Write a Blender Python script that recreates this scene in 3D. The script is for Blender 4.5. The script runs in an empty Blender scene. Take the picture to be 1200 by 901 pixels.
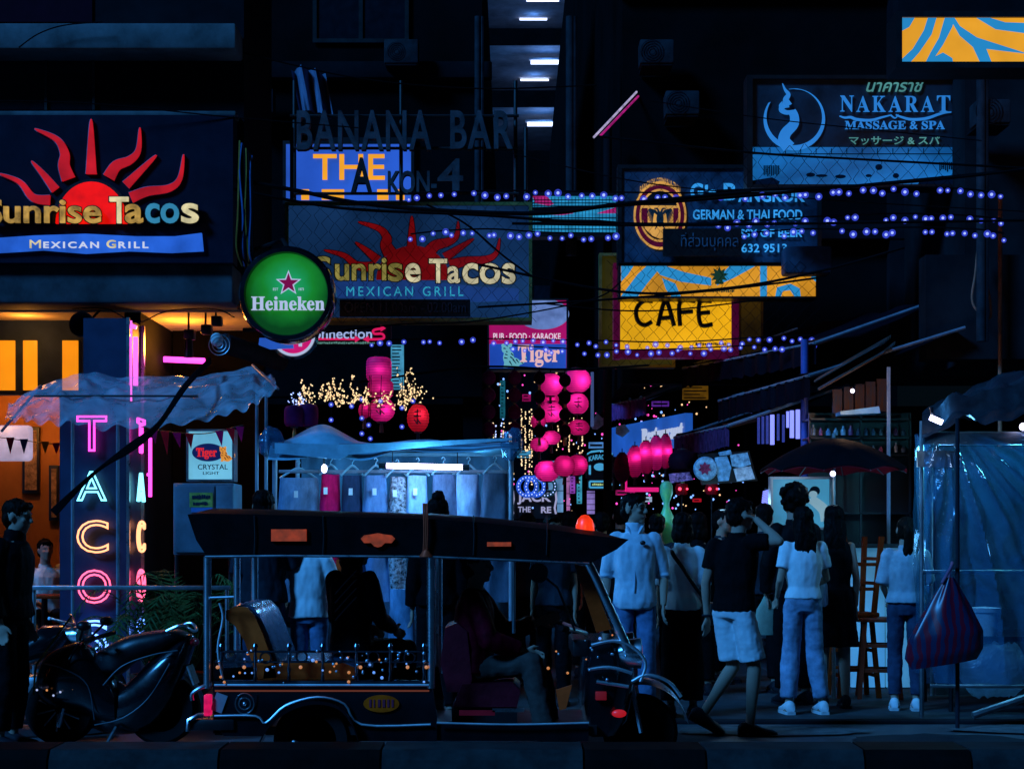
import bpy, bmesh, math, random
from mathutils import Vector, Matrix, noise
from math import sin, cos, pi, radians

SC = bpy.context.scene
COL = SC.collection
R = random.Random(7)

# ------------------------------------------------------------------ camera, world, sun, exposure
GZ = 0.02                                          # street level of the paved strip
CZ, F, HX, HY = 1.45, 2000.0, 600.0, 630.0        # eye height, focal length and vanishing point in photo pixels
cam_d = bpy.data.cameras.new('camera')
cam = bpy.data.objects.new('camera', cam_d)
COL.objects.link(cam)
cam.location = (0, 0, CZ)
cam.rotation_euler = (radians(90), 0, 0)
cam_d.sensor_width = 36
cam_d.lens = 36 * F / 1200
cam_d.shift_y = (HY - 450.5) / 1200
cam_d.clip_start = 0.1
cam_d.clip_end = 2000
SC.camera = cam

SUN_EL, SUN_AZ = radians(36), radians(50)          # soft street light from behind the camera, from the left
world = bpy.data.worlds.new('World')
SC.world = world
world.use_nodes = True
wn = world.node_tree
sky = wn.nodes.new('ShaderNodeTexSky')
sky.sky_type = 'NISHITA'
sky.sun_disc = False
sky.sun_elevation = SUN_EL
sky.sun_rotation = pi + SUN_AZ
tint = wn.nodes.new('ShaderNodeMix')
tint.data_type = 'RGBA'; tint.blend_type = 'MULTIPLY'
tint.inputs[0].default_value = 1.0
tint.inputs[7].default_value = (0.25, 0.6, 1.0, 1)
wn.links.new(sky.outputs[0], tint.inputs[6])
bg = wn.nodes['Background']
wn.links.new(tint.outputs[2], bg.inputs[0])
bg.inputs[1].default_value = 0.0007

sun_d = bpy.data.lights.new('sun', 'SUN')
sun_d.energy = 3.2
sun_d.color = (0.05, 0.35, 1.0)
sun_d.angle = radians(12)
sun = bpy.data.objects.new('sun', sun_d)
COL.objects.link(sun)
_dir = Vector((sin(SUN_AZ) * cos(SUN_EL), cos(SUN_AZ) * cos(SUN_EL), -sin(SUN_EL)))
sun.rotation_euler = _dir.to_track_quat('-Z', 'Y').to_euler()

SC.view_settings.view_transform = 'Standard'
SC.view_settings.look = 'None'
SC.view_settings.exposure = 0
SC.view_settings.gamma = 1
SC.render.engine = 'CYCLES'
SC.cycles.use_denoising = True
SC.cycles.max_bounces = 6
SC.cycles.transparent_max_bounces = 12
SC.cycles.sample_clamp_indirect = 2.0
SC.cycles.light_sampling_threshold = 0.003
SC.cycles.caustics_reflective = False
SC.cycles.caustics_refractive = False

# ------------------------------------------------------------------ helpers
def P(px, py, d):
    """the real place of something seen at photo pixel (px, py), d metres away along the street"""
    return Vector(((px - HX) / F * d, d, CZ + (HY - py) / F * d))

def lin(c):
    return tuple(((v / 255) / 12.92 if v / 255 <= 0.04045 else ((v / 255 + 0.055) / 1.055) ** 2.4) for v in c)

_M = {}
def nodes_of(m):
    m.use_nodes = True
    return m.node_tree, m.node_tree.nodes, m.node_tree.links

def M(name, col, rough=0.6, metal=0.0, var=0.3, scale=6.0, bump=0.0, coat=0.0, stretch=(1, 1, 1), col2=None):
    """plain surface: base colour with a second tone in worn noise patches, uneven gloss, optional bump"""
    if name in _M: return _M[name]
    m = bpy.data.materials.new(name); _M[name] = m
    t, n, l = nodes_of(m)
    b = n['Principled BSDF']
    tc = n.new('ShaderNodeTexCoord'); mp = n.new('ShaderNodeMapping')
    mp.inputs['Scale'].default_value = stretch
    l.new(tc.outputs['Object'], mp.inputs[0])
    nz = n.new('ShaderNodeTexNoise'); nz.inputs['Scale'].default_value = scale
    nz.inputs['Detail'].default_value = 6; nz.inputs['Roughness'].default_value = 0.65
    l.new(mp.outputs[0], nz.inputs['Vector'])
    rp = n.new('ShaderNodeValToRGB')
    c2 = col2 if col2 else tuple(c * (1 - var) for c in col)
    c1 = col if col2 else tuple(min(1, c * (1 + var * 0.6)) for c in col)
    rp.color_ramp.elements[0].position = 0.35; rp.color_ramp.elements[1].position = 0.68
    rp.color_ramp.elements[0].color = (*c2, 1); rp.color_ramp.elements[1].color = (*c1, 1)
    l.new(nz.outputs['Fac'], rp.inputs[0]); l.new(rp.outputs[0], b.inputs['Base Color'])
    mr = n.new('ShaderNodeMapRange')
    mr.inputs['To Min'].default_value = max(0.03, rough - 0.12); mr.inputs['To Max'].default_value = min(1, rough + 0.15)
    l.new(nz.outputs['Fac'], mr.inputs[0]); l.new(mr.outputs[0], b.inputs['Roughness'])
    b.inputs['Metallic'].default_value = metal
    b.inputs['Specular IOR Level'].default_value = 0.5 if rough < 0.5 else 0.04
    b.inputs['Coat Weight'].default_value = coat
    b.inputs['Coat Roughness'].default_value = 0.08
    if bump:
        bp = n.new('ShaderNodeBump'); bp.inputs['Strength'].default_value = bump; bp.inputs['Distance'].default_value = 0.02
        l.new(nz.outputs['Fac'], bp.inputs['Height']); l.new(bp.outputs[0], b.inputs['Normal'])
    return m

def E(name, col, strength=1.0, var=0.0, scale=3.0, base=None, rough=0.35, sample=True, stretch=(1, 1, 1)):
    """something that gives off light: neon glass, a lamp, a backlit panel with uneven tubes and dirt behind its face"""
    if name in _M: return _M[name]
    m = bpy.data.materials.new(name); _M[name] = m
    t, n, l = nodes_of(m)
    b = n['Principled BSDF']
    b.inputs['Base Color'].default_value = (*(base or tuple(c * 0.15 for c in col)), 1)
    b.inputs['Roughness'].default_value = rough
    b.inputs['Emission Color'].default_value = (*col, 1)
    b.inputs['Emission Strength'].default_value = strength
    if var:
        tc = n.new('ShaderNodeTexCoord'); mp = n.new('ShaderNodeMapping'); mp.inputs['Scale'].default_value = stretch
        l.new(tc.outputs['Object'], mp.inputs[0])
        nz = n.new('ShaderNodeTexNoise'); nz.inputs['Scale'].default_value = scale; nz.inputs['Detail'].default_value = 5
        l.new(mp.outputs[0], nz.inputs['Vector'])
        mr = n.new('ShaderNodeMapRange'); mr.inputs['From Min'].default_value = 0.3; mr.inputs['From Max'].default_value = 0.7
        mr.inputs['To Min'].default_value = strength * (1 - var); mr.inputs['To Max'].default_value = strength * (1 + var)
        l.new(nz.outputs['Fac'], mr.inputs[0]); l.new(mr.outputs[0], b.inputs['Emission Strength'])
    if not sample:
        try: m.cycles.emission_sampling = 'NONE'
        except Exception: pass
    return m

def film(name, col, clear=0.6, rough=0.15, scale=6.0, milk=0.35, crease=0.6):
    """thin see-through plastic: part clear, part milky, glossy, with fine crumples"""
    if name in _M: return _M[name]
    m = bpy.data.materials.new(name); _M[name] = m
    t, n, l = nodes_of(m)
    b = n['Principled BSDF']; out = n['Material Output']
    b.inputs['Base Color'].default_value = (*col, 1); b.inputs['Roughness'].default_value = rough
    b.inputs['Specular IOR Level'].default_value = 1.0
    tc = n.new('ShaderNodeTexCoord')
    nz = n.new('ShaderNodeTexNoise'); nz.inputs['Scale'].default_value = scale; nz.inputs['Detail'].default_value = 4
    nz.inputs['Distortion'].default_value = 1.2
    l.new(tc.outputs['Object'], nz.inputs['Vector'])
    bp = n.new('ShaderNodeBump'); bp.inputs['Strength'].default_value = crease; bp.inputs['Distance'].default_value = 0.04
    l.new(nz.outputs['Fac'], bp.inputs['Height']); l.new(bp.outputs[0], b.inputs['Normal'])
    tl = n.new('ShaderNodeBsdfTranslucent'); tl.inputs['Color'].default_value = (*col, 1)
    m0 = n.new('ShaderNodeMixShader'); m0.inputs[0].default_value = milk
    l.new(b.outputs[0], m0.inputs[1]); l.new(tl.outputs[0], m0.inputs[2])
    tr = n.new('ShaderNodeBsdfTransparent')
    mx = n.new('ShaderNodeMixShader')
    mr = n.new('ShaderNodeMapRange'); mr.inputs['From Min'].default_value = 0.3; mr.inputs['From Max'].default_value = 0.7
    mr.inputs['To Min'].default_value = 1 - min(1, clear + 0.15); mr.inputs['To Max'].default_value = 1 - max(0, clear - 0.2)
    l.new(nz.outputs['Fac'], mr.inputs[0]); l.new(mr.outputs[0], mx.inputs[0])
    l.new(tr.outputs[0], mx.inputs[1]); l.new(m0.outputs[0], mx.inputs[2]); l.new(mx.outputs[0], out.inputs[0])
    return m

def paper(name, col, glow=0.05):
    """lantern paper lit by the bulb inside it"""
    if name in _M: return _M[name]
    m = bpy.data.materials.new(name); _M[name] = m
    t, n, l = nodes_of(m)
    b = n['Principled BSDF']; out = n['Material Output']
    b.inputs['Base Color'].default_value = (*col, 1); b.inputs['Roughness'].default_value = 0.45
    tl = n.new('ShaderNodeBsdfTranslucent')
    tc = n.new('ShaderNodeTexCoord'); nz = n.new('ShaderNodeTexNoise'); nz.inputs['Scale'].default_value = 9
    l.new(tc.outputs['Object'], nz.inputs['Vector'])
    mixc = n.new('ShaderNodeMix'); mixc.data_type = 'RGBA'
    mixc.inputs[6].default_value = (*tuple(c * 0.28 for c in col), 1); mixc.inputs[7].default_value = (*col, 1)
    wv = n.new('ShaderNodeTexWave'); wv.bands_direction = 'Z'; wv.inputs['Scale'].default_value = 13; wv.inputs['Distortion'].default_value = 0.6
    l.new(tc.outputs['Object'], wv.inputs[0]); ml = n.new('ShaderNodeMath'); ml.operation = 'MULTIPLY_ADD'; ml.inputs[1].default_value = 0.6; ml.use_clamp = True
    l.new(wv.outputs['Fac'], ml.inputs[0]); l.new(nz.outputs['Fac'], ml.inputs[2]); l.new(ml.outputs[0], mixc.inputs[0]); l.new(mixc.outputs[2], tl.inputs['Color'])
    mx = n.new('ShaderNodeMixShader'); mx.inputs[0].default_value = 0.7
    l.new(b.outputs[0], mx.inputs[1]); l.new(tl.outputs[0], mx.inputs[2]); l.new(mx.outputs[0], out.inputs[0])
    return m

def wl(o):
    v = Vector((0, 0, 0))
    while o is not None:
        v = v + o.location; o = o.parent
    return v

def ortho(t):
    a = Vector((0, 0, 1)) if abs(t.z) < 0.9 else Vector((0, 1, 0))
    u = t.cross(a).normalized()
    return u, t.cross(u).normalized()

class G:
    """collects shapes in world coordinates; done() links them as ONE mesh object"""
    def __init__(s): s.bm = bmesh.new(); s.mi = 0
    def _f(s, vs):
        try:
            f = s.bm.faces.new(vs); f.material_index = s.mi; return f
        except ValueError: return None
    def box(s, c, size, rot=None, bev=0.0):
        n0 = set(s.bm.faces)
        r = bmesh.ops.create_cube(s.bm, size=1.0)
        vs = r['verts']
        for v in vs: v.co = Vector((v.co.x * size[0], v.co.y * size[1], v.co.z * size[2]))
        if bev:
            es = list({e for v in vs for e in v.link_edges})
            bmesh.ops.bevel(s.bm, geom=es, offset=bev, segments=2, affect='EDGES', profile=0.5)
        nf = [f for f in s.bm.faces if f not in n0]
        vv = {v for f in nf for v in f.verts}
        for v in vv:
            if rot is not None: v.co = rot @ v.co
            v.co = v.co + Vector(c)
        for f in nf: f.material_index = s.mi
        return s
    def span(s, x0, x1, y0, y1, z0, z1, bev=0.0):
        return s.box(((x0 + x1) / 2, (y0 + y1) / 2, (z0 + z1) / 2), (abs(x1 - x0), abs(y1 - y0), abs(z1 - z0)), None, bev)
    def pbox(s, x0, y0, x1, y1, d, t=0.06, bev=0.0):
        """box whose front face fills the photo rectangle at distance d"""
        a, b = P(x0, y1, d), P(x1, y0, d)
        return s.span(a.x, b.x, d, d + t, a.z, b.z, bev)
    def loft(s, rings, cap=True, closed=True):
        rv = [[s.bm.verts.new(p) for p in r] for r in rings]
        n = len(rv[0])
        for a, b in zip(rv, rv[1:]):
            for i in range(n if closed else n - 1):
                j = (i + 1) % n
                s._f((a[i], a[j], b[j], b[i]))
        if cap:
            s._f(rv[0][::-1]); s._f(rv[-1])
        return s
    def tube(s, pts, r, n=8, cap=True, flat=1.0):
        pts = [Vector(p) for p in pts]
        rings = []; u = None
        for i, p in enumerate(pts):
            t = (pts[min(i + 1, len(pts) - 1)] - pts[max(i - 1, 0)])
            t = t.normalized() if t.length > 1e-9 else Vector((0, 0, 1))
            if u is None: u, w = ortho(t)
            else:
                u = u - t * u.dot(t)
                if u.length < 1e-6: u, w = ortho(t)
                else: u.normalize(); w = t.cross(u)
            rr = r[i] if isinstance(r, (list, tuple)) else r
            rings.append([p + u * (rr * cos(2 * pi * k / n)) + w * (rr * flat * sin(2 * pi * k / n)) for k in range(n)])
        return s.loft(rings, cap)
    def ring(s, c, rad, r, axis='Y', n=32, m=8, sx=1.0, sz=1.0, a0=0, a1=2 * pi):
        full = abs(a1 - a0 - 2 * pi) < 1e-6
        rings = []
        for k in range(n if full else n + 1):
            a = a0 + (a1 - a0) * k / n
            if axis == 'Y': cen = Vector((cos(a) * rad * sx, 0, sin(a) * rad * sz)); out = Vector((cos(a), 0, sin(a))); ax = Vector((0, 1, 0))
            elif axis == 'Z': cen = Vector((cos(a) * rad * sx, sin(a) * rad * sz, 0)); out = Vector((cos(a), sin(a), 0)); ax = Vector((0, 0, 1))
            else: cen = Vector((0, cos(a) * rad * sx, sin(a) * rad * sz)); out = Vector((0, cos(a), sin(a))); ax = Vector((1, 0, 0))
            rings.append([Vector(c) + cen + out * (r * cos(2 * pi * q / m)) + ax * (r * sin(2 * pi * q / m)) for q in range(m)])
        if full: rings.append(rings[0])
        return s.loft(rings, not full)
    def ball(s, c, r, u=20, v=12, rot=None):
        r = (r, r, r) if isinstance(r, (int, float)) else r
        res = bmesh.ops.create_uvsphere(s.bm, u_segments=u, v_segments=v, radius=1.0)
        for vv in res['verts']:
            q = Vector((vv.co.x * r[0], vv.co.y * r[1], vv.co.z * r[2]))
            if rot is not None: q = rot @ q
            vv.co = q + Vector(c)
        for vv in res['verts']:
            for f in vv.link_faces: f.material_index = s.mi
        return s
    def lathe(s, c, prof, n=24, axis='Z'):
        """prof: (radius, height) pairs"""
        rings = []
        for (rr, h) in prof:
            ring = []
            for k in range(n):
                a = 2 * pi * k / n
                q = {'Z': Vector((rr * cos(a), rr * sin(a), h)), 'Y': Vector((rr * cos(a), h, rr * sin(a))), 'X': Vector((h, rr * cos(a), rr * sin(a)))}[axis]
                ring.append(Vector(c) + q)
            rings.append(ring)
        return s.loft(rings)
    def prism(s, poly, y0, y1):
        """closed outline of (x, z) points, extruded between depths y0 and y1"""
        a = [s.bm.verts.new((p[0], y0, p[1])) for p in poly]
        b = [s.bm.verts.new((p[0], y1, p[1])) for p in poly]
        n = len(a)
        fa = s._f(a); fb = s._f(b[::-1])
        for i in range(n): s._f((a[i], b[i], b[(i + 1) % n], a[(i + 1) % n]))
        s.bm.normal_update()
        bmesh.ops.triangulate(s.bm, faces=[f for f in (fa, fb) if f and len(f.verts) > 4])
        return s
    def pprism(s, pts, d, t=0.02):
        """outline given in photo pixels, built as a slab t thick whose front is d metres away"""
        q = [P(x, y, d) for x, y in pts]
        return s.prism([(v.x, v.z) for v in q], d, d + t)
    def grid(s, f, nu, nv):
        vs = [[s.bm.verts.new(f(i / nu, j / nv)) for j in range(nv + 1)] for i in range(nu + 1)]
        for i in range(nu):
            for j in range(nv): s._f((vs[i][j], vs[i + 1][j], vs[i + 1][j + 1], vs[i][j + 1]))
        return s
    def mesh(s, mesh, mat4=None):
        """take a whole mesh in"""
        n0 = len(s.bm.verts)
        s.bm.from_mesh(mesh)
        s.bm.verts.ensure_lookup_table()
        if mat4 is not None:
            for v in s.bm.verts[n0:]: v.co = mat4 @ v.co
        return s
    def done(s, name, mat, parent=None, smooth=True, angle=40, origin=None):
        bm = s.bm
        base = wl(parent) if parent is not None else Vector(origin if origin is not None else (0, 0, 0))
        if origin is None and parent is None and len(bm.verts):
            xs = [v.co for v in bm.verts]
            base = Vector((sum(v.x for v in xs) / len(xs), sum(v.y for v in xs) / len(xs), min(v.z for v in xs)))
        for v in bm.verts: v.co = v.co - base
        bmesh.ops.recalc_face_normals(bm, faces=bm.faces)
        me = bpy.data.meshes.new(name)
        if smooth:
            lim = radians(angle)
            for f in bm.faces: f.smooth = True
            for e in bm.edges:
                if len(e.link_faces) == 2 and e.calc_face_angle(0) > lim: e.smooth = False
        bm.to_mesh(me); bm.free()
        for mm in (mat if isinstance(mat, (list, tuple)) else [mat]): me.materials.append(mm)
        o = bpy.data.objects.new(name, me)
        COL.objects.link(o)
        if parent is not None: o.parent = parent
        else: o.location = base
        return o

def tag(o, label=None, cat=None, group=None, kind=None):
    if label: o['label'] = label
    if cat: o['category'] = cat
    if group: o['group'] = group
    if kind: o['kind'] = kind
    return o

def thing(name, label, cat, loc, group=None):
    o = bpy.data.objects.new(name, None)
    COL.objects.link(o)
    o.location = loc
    o.empty_display_size = 0.1
    return tag(o, label, cat, group)

def dup(o, parent=None):
    c = o.copy(); COL.objects.link(c)
    if parent is not None: c.parent = parent
    for ch in [x for x in o.children]: dup(ch, c)
    return c

def place_point(o, loc): o.location = loc; return o

def point(loc, energy, col, radius=0.03, parent=None):
    ld = bpy.data.lights.new('lamp', 'POINT'); ld.energy = energy; ld.color = col; ld.shadow_soft_size = radius
    o = bpy.data.objects.new('lamp_light', ld); COL.objects.link(o)
    if parent is not None: o.parent = parent; o.location = Vector(loc) - wl(parent)
    else: o.location = loc
    return o

_DG = [None]
def baked(o):
    """the object's evaluated mesh"""
    dg = bpy.context.evaluated_depsgraph_get(); dg.update()
    me = bpy.data.meshes.new_from_object(o.evaluated_get(dg))
    return me

def remesh(g, voxel=0.008, smooth=4):
    """fuse the shapes collected in g into one continuous skin; returns a new G"""
    me = bpy.data.meshes.new('tmp'); bmesh.ops.recalc_face_normals(g.bm, faces=g.bm.faces)
    g.bm.to_mesh(me); g.bm.free()
    o = bpy.data.objects.new('tmp', me); COL.objects.link(o)
    md = o.modifiers.new('r', 'REMESH'); md.mode = 'VOXEL'; md.voxel_size = voxel
    if smooth:
        sm = o.modifiers.new('s', 'SMOOTH'); sm.factor = 0.5; sm.iterations = smooth
    res = baked(o)
    bpy.data.objects.remove(o); bpy.data.meshes.remove(me)
    q = G(); q.bm.from_mesh(res); bpy.data.meshes.remove(res)
    return q

def wrinkle(g, amp, sc=(9, 9, 9), seed=0.0):
    g.bm.normal_update()
    mv = []
    for v in g.bm.verts:
        p = Vector((v.co.x * sc[0] + seed, v.co.y * sc[1], v.co.z * sc[2]))
        mv.append(v.normal * (amp * (noise.noise(p) + 0.5 * noise.noise(p * 2.3))))
    for v, d in zip(g.bm.verts, mv): v.co = v.co + d
    return g

def serif(s):
    out = ''
    for c in s:
        if 'A' <= c <= 'Z': out += chr(0x1D400 + ord(c) - 65)
        elif 'a' <= c <= 'z': out += chr(0x1D41A + ord(c) - 97)
        elif '0' <= c <= '9': out += chr(0x1D7CE + ord(c) - 48)
        else: out += c
    return out

def text_mesh(s, off=0.0, ext=0.0, shear=0.0, space=1.0, tube=0.0):
    cu = bpy.data.curves.new('t', 'FONT'); cu.body = s; cu.size = 1.0; cu.resolution_u = 4
    cu.shear = shear; cu.space_character = space
    if tube: cu.fill_mode = 'NONE'; cu.bevel_depth = tube; cu.bevel_resolution = 2
    else: cu.offset = off; cu.extrude = ext
    o = bpy.data.objects.new('t', cu); COL.objects.link(o)
    me = baked(o)
    bpy.data.objects.remove(o); bpy.data.curves.remove(cu)
    return me

def lettering(s, x0, y0, x1, y1, d, mat, parent, t=0.01, off=0.0, shear=0.0, space=1.0, name='lettering', tube=0.0, arc=None):
    """words standing on a sign's face: their outline fills the photo rectangle at distance d, t thick towards the street"""
    me = text_mesh(s, off, 0.5, shear, space, tube)
    vs = [v.co.copy() for v in me.vertices]
    if not vs: return None
    bx0, bx1 = min(v.x for v in vs), max(v.x for v in vs); by0, by1 = min(v.y for v in vs), max(v.y for v in vs)
    bz0, bz1 = min(v.z for v in vs), max(v.z for v in vs)
    a, b = P(x0, y1, d), P(x1, y0, d)
    for v in me.vertices:
        u = (v.co.x - bx0) / (bx1 - bx0); w = (v.co.y - by0) / (by1 - by0); q = (v.co.z - bz0) / max(1e-6, bz1 - bz0)
        X = a.x + (b.x - a.x) * u; Z = a.z + (b.z - a.z) * w
        if arc: Z += arc * (1 - (2 * u - 1) ** 2)
        v.co = Vector((X, d - t * q, Z))
    g = G(); g.mesh(me); bpy.data.meshes.remove(me)
    for f in g.bm.faces: f.material_index = 0
    return g.done(name, mat, parent, smooth=bool(tube))

def curve_pts(pts, n=6):
    """Catmull-Rom through the points"""
    pts = [Vector(p) for p in pts]; out = []
    for i in range(len(pts) - 1):
        p0, p1, p2, p3 = pts[max(i - 1, 0)], pts[i], pts[i + 1], pts[min(i + 2, len(pts) - 1)]
        for k in range(n):
            t = k / n
            out.append(0.5 * ((2 * p1) + (p2 - p0) * t + (2 * p0 - 5 * p1 + 4 * p2 - p3) * t * t + (3 * p1 - p0 - 3 * p2 + p3) * t ** 3))
    out.append(pts[-1])
    return out

def stroke2(pts, w0, w1=0.0, n=8, wf=None):
    """outline in photo pixels of a tapering brush stroke through pts"""
    c = curve_pts([Vector((p[0], p[1], 0)) for p in pts], n)
    L, Rr = [], []
    for i, p in enumerate(c):
        t = c[min(i + 1, len(c) - 1)] - c[max(i - 1, 0)]
        t.normalize(); nn = Vector((-t.y, t.x, 0))
        u = i / (len(c) - 1)
        w = (wf(u) if wf else w0 + (w1 - w0) * u) / 2
        L.append((p.x + nn.x * w, p.y + nn.y * w)); Rr.append((p.x - nn.x * w, p.y - nn.y * w))
    return L + Rr[::-1]

def smudge(x0, y0, x1, y1, d, mat, parent, t=0.004):
    """small print too worn to read: a row of uneven blocks"""
    rs = random.Random(int(x0 * 7 + y0)); g = G(); x = x0
    while x < x1 - .8:
        w = rs.uniform(.8, 2.2); g.pbox(x, y0 + rs.uniform(0, .35) * (y1 - y0), min(x + w, x1), y1 - rs.uniform(0, .25) * (y1 - y0), d - t, t); x += w + rs.uniform(.25, .8)
    return g.done('worn_print', mat, parent, smooth=False)

# ------------------------------------------------------------------ materials
asphalt = M('asphalt', (0.085, 0.085, 0.09), 0.42, var=0.5, scale=3.5, bump=0.35)
paving = M('paving', (0.06, 0.06, 0.065), 0.6, var=0.45, scale=5, bump=0.25)
concrete = M('concrete', (0.16, 0.16, 0.165), 0.75, var=0.5, scale=2.2, bump=0.2)
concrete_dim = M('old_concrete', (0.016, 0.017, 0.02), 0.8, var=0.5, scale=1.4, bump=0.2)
falloff_dark = M('falloff_dark_wall', (0.0035, 0.0038, 0.0045), 0.85, var=0.6, scale=0.9, bump=0.15)  # near-black: light falling off up the walls is put into this colour
falloff_dark2 = M('dark_render', (0.011, 0.011, 0.014), 0.8, var=0.5, scale=1.5)  # same missing light falloff put into the colour, a little paler
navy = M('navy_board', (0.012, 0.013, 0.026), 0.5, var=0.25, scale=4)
black = M('black_paint', (0.008, 0.008, 0.009), 0.4, var=0.3)
black_matt = M('black_cloth', (0.006, 0.006, 0.008), 0.85, var=0.4, scale=14)
rubber = M('rubber', (0.012, 0.012, 0.012), 0.8)
gloss_black = M('black_enamel', (0.006, 0.006, 0.008), 0.18, coat=0.7)
white_paint = M('white_paint', (0.7, 0.7, 0.7), 0.5, var=0.25, scale=3)
kerb_white = M('kerb_white', (0.03, 0.033, 0.034), 0.8, var=0.5, scale=5, bump=0.3)
kerb_black = M('kerb_black', (0.004, 0.004, 0.004), 0.7, var=0.5, scale=5, bump=0.3)
chrome = M('chrome', (0.8, 0.82, 0.85), 0.28, metal=1.0, var=0.08, scale=10)
steel = M('dull_steel', (0.42, 0.43, 0.45), 0.38, metal=0.9, var=0.25, scale=8)
pole_paint = M('pole_paint', (0.22, 0.24, 0.28), 0.45, var=0.3)
dark_wood = M('dark_wood', (0.25, 0.03, 0.006), 0.5, var=0.4, scale=5, stretch=(6, 6, 1))
orange_wood = M('orange_wood', (0.26, 0.024, 0.004), 0.45, var=0.4, scale=5, stretch=(6, 6, 1))
orange_wall = M('orange_wall', (0.55, 0.2, 0.05), 0.8, var=0.25, scale=2)
glass_dark = M('dark_glass', (0.01, 0.012, 0.018), 0.12, coat=0.4)
maroon = M('maroon', (0.09, 0.008, 0.03), 0.7, var=0.3)
cable_m = M('cable_black', (0.004, 0.004, 0.005), 0.7)

cool_tube = E('fluorescent_tube', lin((205, 205, 255)), 7.0)
blue_tube = E('far_tube', (0.55, 0.65, 1.0), 3.5)
neon_pink = E('neon_pink', (1.0, 0.05, 0.6), 3.2)
neon_cyan = E('neon_cyan', (0.2, 0.8, 1.0), 2.6)
neon_orange = E('neon_orange', (1.0, 0.36, 0.16), 2.4)
neon_red = E('neon_red', (1.0, 0.1, 0.22), 2.8)
neon_blue = E('neon_blue', (0.12, 0.3, 1.0), 4.5)

def bulb_glow():  # outer globe: the bulb's glow halo built as a faint blue shell
    m = bpy.data.materials.new('bulb_glow'); t, n, l = nodes_of(m)
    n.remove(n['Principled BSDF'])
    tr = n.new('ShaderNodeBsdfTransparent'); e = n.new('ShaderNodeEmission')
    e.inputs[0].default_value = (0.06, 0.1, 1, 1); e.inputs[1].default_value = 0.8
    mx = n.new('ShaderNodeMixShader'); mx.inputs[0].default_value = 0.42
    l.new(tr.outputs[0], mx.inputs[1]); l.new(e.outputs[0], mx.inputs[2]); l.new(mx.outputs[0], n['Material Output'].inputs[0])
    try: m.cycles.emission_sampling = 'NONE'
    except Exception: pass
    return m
bulb_halo = bulb_glow()
bulb_core = E('bulb_core', (0.4, 0.5, 1.0), 1.9, sample=False)
warm_core = E('warm_bulb', lin((255, 215, 160)), 1.25, sample=False)
red_core = E('red_bulb', (1.0, 0.05, 0.12), 3.0)

# ------------------------------------------------------------------ setting
def structure(o): return tag(o, kind='structure')
g = G(); g.grid(lambda u, v: Vector((-300 + 600 * u, -60 + 760 * v, 0)), 30, 30)
structure(g.done('ground', asphalt, origin=(0, 0, 0), smooth=False))
g = G(); g.grid(lambda u, v: Vector((-60 + 120 * u, 9.3 + 3.95 * v, 0.004 + 0.02 * sin(pi * v))), 60, 8)
structure(g.done('road', asphalt, origin=(0, 0, 0)))
g = G(); g.span(-60, 60, 13.4, 17.5, 0, GZ)
structure(g.done('pavement', paving, origin=(0, 0, 0)))
g = G(); g.span(-60, 60, 13.25, 13.398, 0, 0.032, 0.008)
structure(g.done('kerb', concrete_dim, origin=(0, 0, 0)))
g = G(); g.span(-2.2, 2.75, 17.502, 78, 0, GZ - 0.004)
structure(g.done('alley_paving', paving, origin=(0, 0, 0)))
# median kerb in front, painted in alternating blocks
g = G()
edges = [-700, -430, -190, 70, 265, 450, 682, 822, 1003, 1125, 1300, 1500, 1750]
for i in range(len(edges) - 1):
    a, b = P(edges[i], 872, 9.0), P(edges[i + 1], 872, 9.0)
    g.mi = i % 2
    x0, x1, h = a.x + 0.006, b.x - 0.006, 0.36
    prof = [(8.72, 0.0), (8.76, h - 0.05), (8.80, h), (9.12, h + 0.002), (9.16, h - 0.04), (9.2, 0.0)]
    g.loft([[Vector((x, y, z)) for y, z in prof] for x in (x0, x1)])
structure(g.done('median_kerb', [kerb_black, kerb_white], origin=(0, 9, 0), angle=25))

# ------------------------------------------------------------------ buildings
def add_part(root, name, mat, fn, **k):
    g = G(); fn(g); return g.done(name, mat, root, **k)

# left: restaurant corner building
rb = thing('restaurant_building', 'dark blue corner restaurant building behind the left sun sign, with concrete ledge and lit soffit', 'building', (-6, 15.4, 0))
def f(g):
    a = P(277, 0, 15)
    g.span(-13, a.x, 15.42, 15.75, P(0, 308, 15).z, 7.4)         # front above the sign band
    g.span(a.x - 0.3, a.x, 15.752, 17.2, 3.75, 7.4)
    g.span(-13, a.x - 0.305, 16.9, 17.2, 3.75, 7.4)                 # side along the alley
    g.span(-3.55, -3.4, 15.63, 18.39, 0.1, 3.6)
add_part(rb, 'wall', falloff_dark2, f)
def f(g):
    g.pbox(-240, 27, 276, 57, 15.0, 0.418, 0.02)
    g.pbox(-240, 130, 276, 136, 15.2, 0.218, 0.01)
add_part(rb, 'ledge', concrete, f)
def f(g):
    g.pbox(-240, 58, 110, 129, 15.405, 0.012)
w = add_part(rb, 'window', glass_dark, f)
def f(g):
    for x in (-100, -20, 52, 108): g.pbox(x, 58, x + 3, 129, 15.38, 0.024)
add_part(w, 'frame', black, f)
def f(g): g.pbox(-240, -60, 108, 26, 15.4, 0.018)
add_part(rb, 'shutter', M('maroon_shutter', (0.03, 0.004, 0.012), 0.7), f)
def f(g): g.pbox(-240, 309, 273, 355, 15.1, 0.5, 0.03)
add_part(rb, 'fascia', M('fascia_concrete', (0.085, 0.09, 0.1), 0.8, var=0.6, scale=1.6, bump=0.2), f)
def f(g):
    z = P(0, 357, 15.1).z
    g.span(-13, P(272, 0, 15.1).x, 15.602, 17.2, z, z + 0.06)
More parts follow.
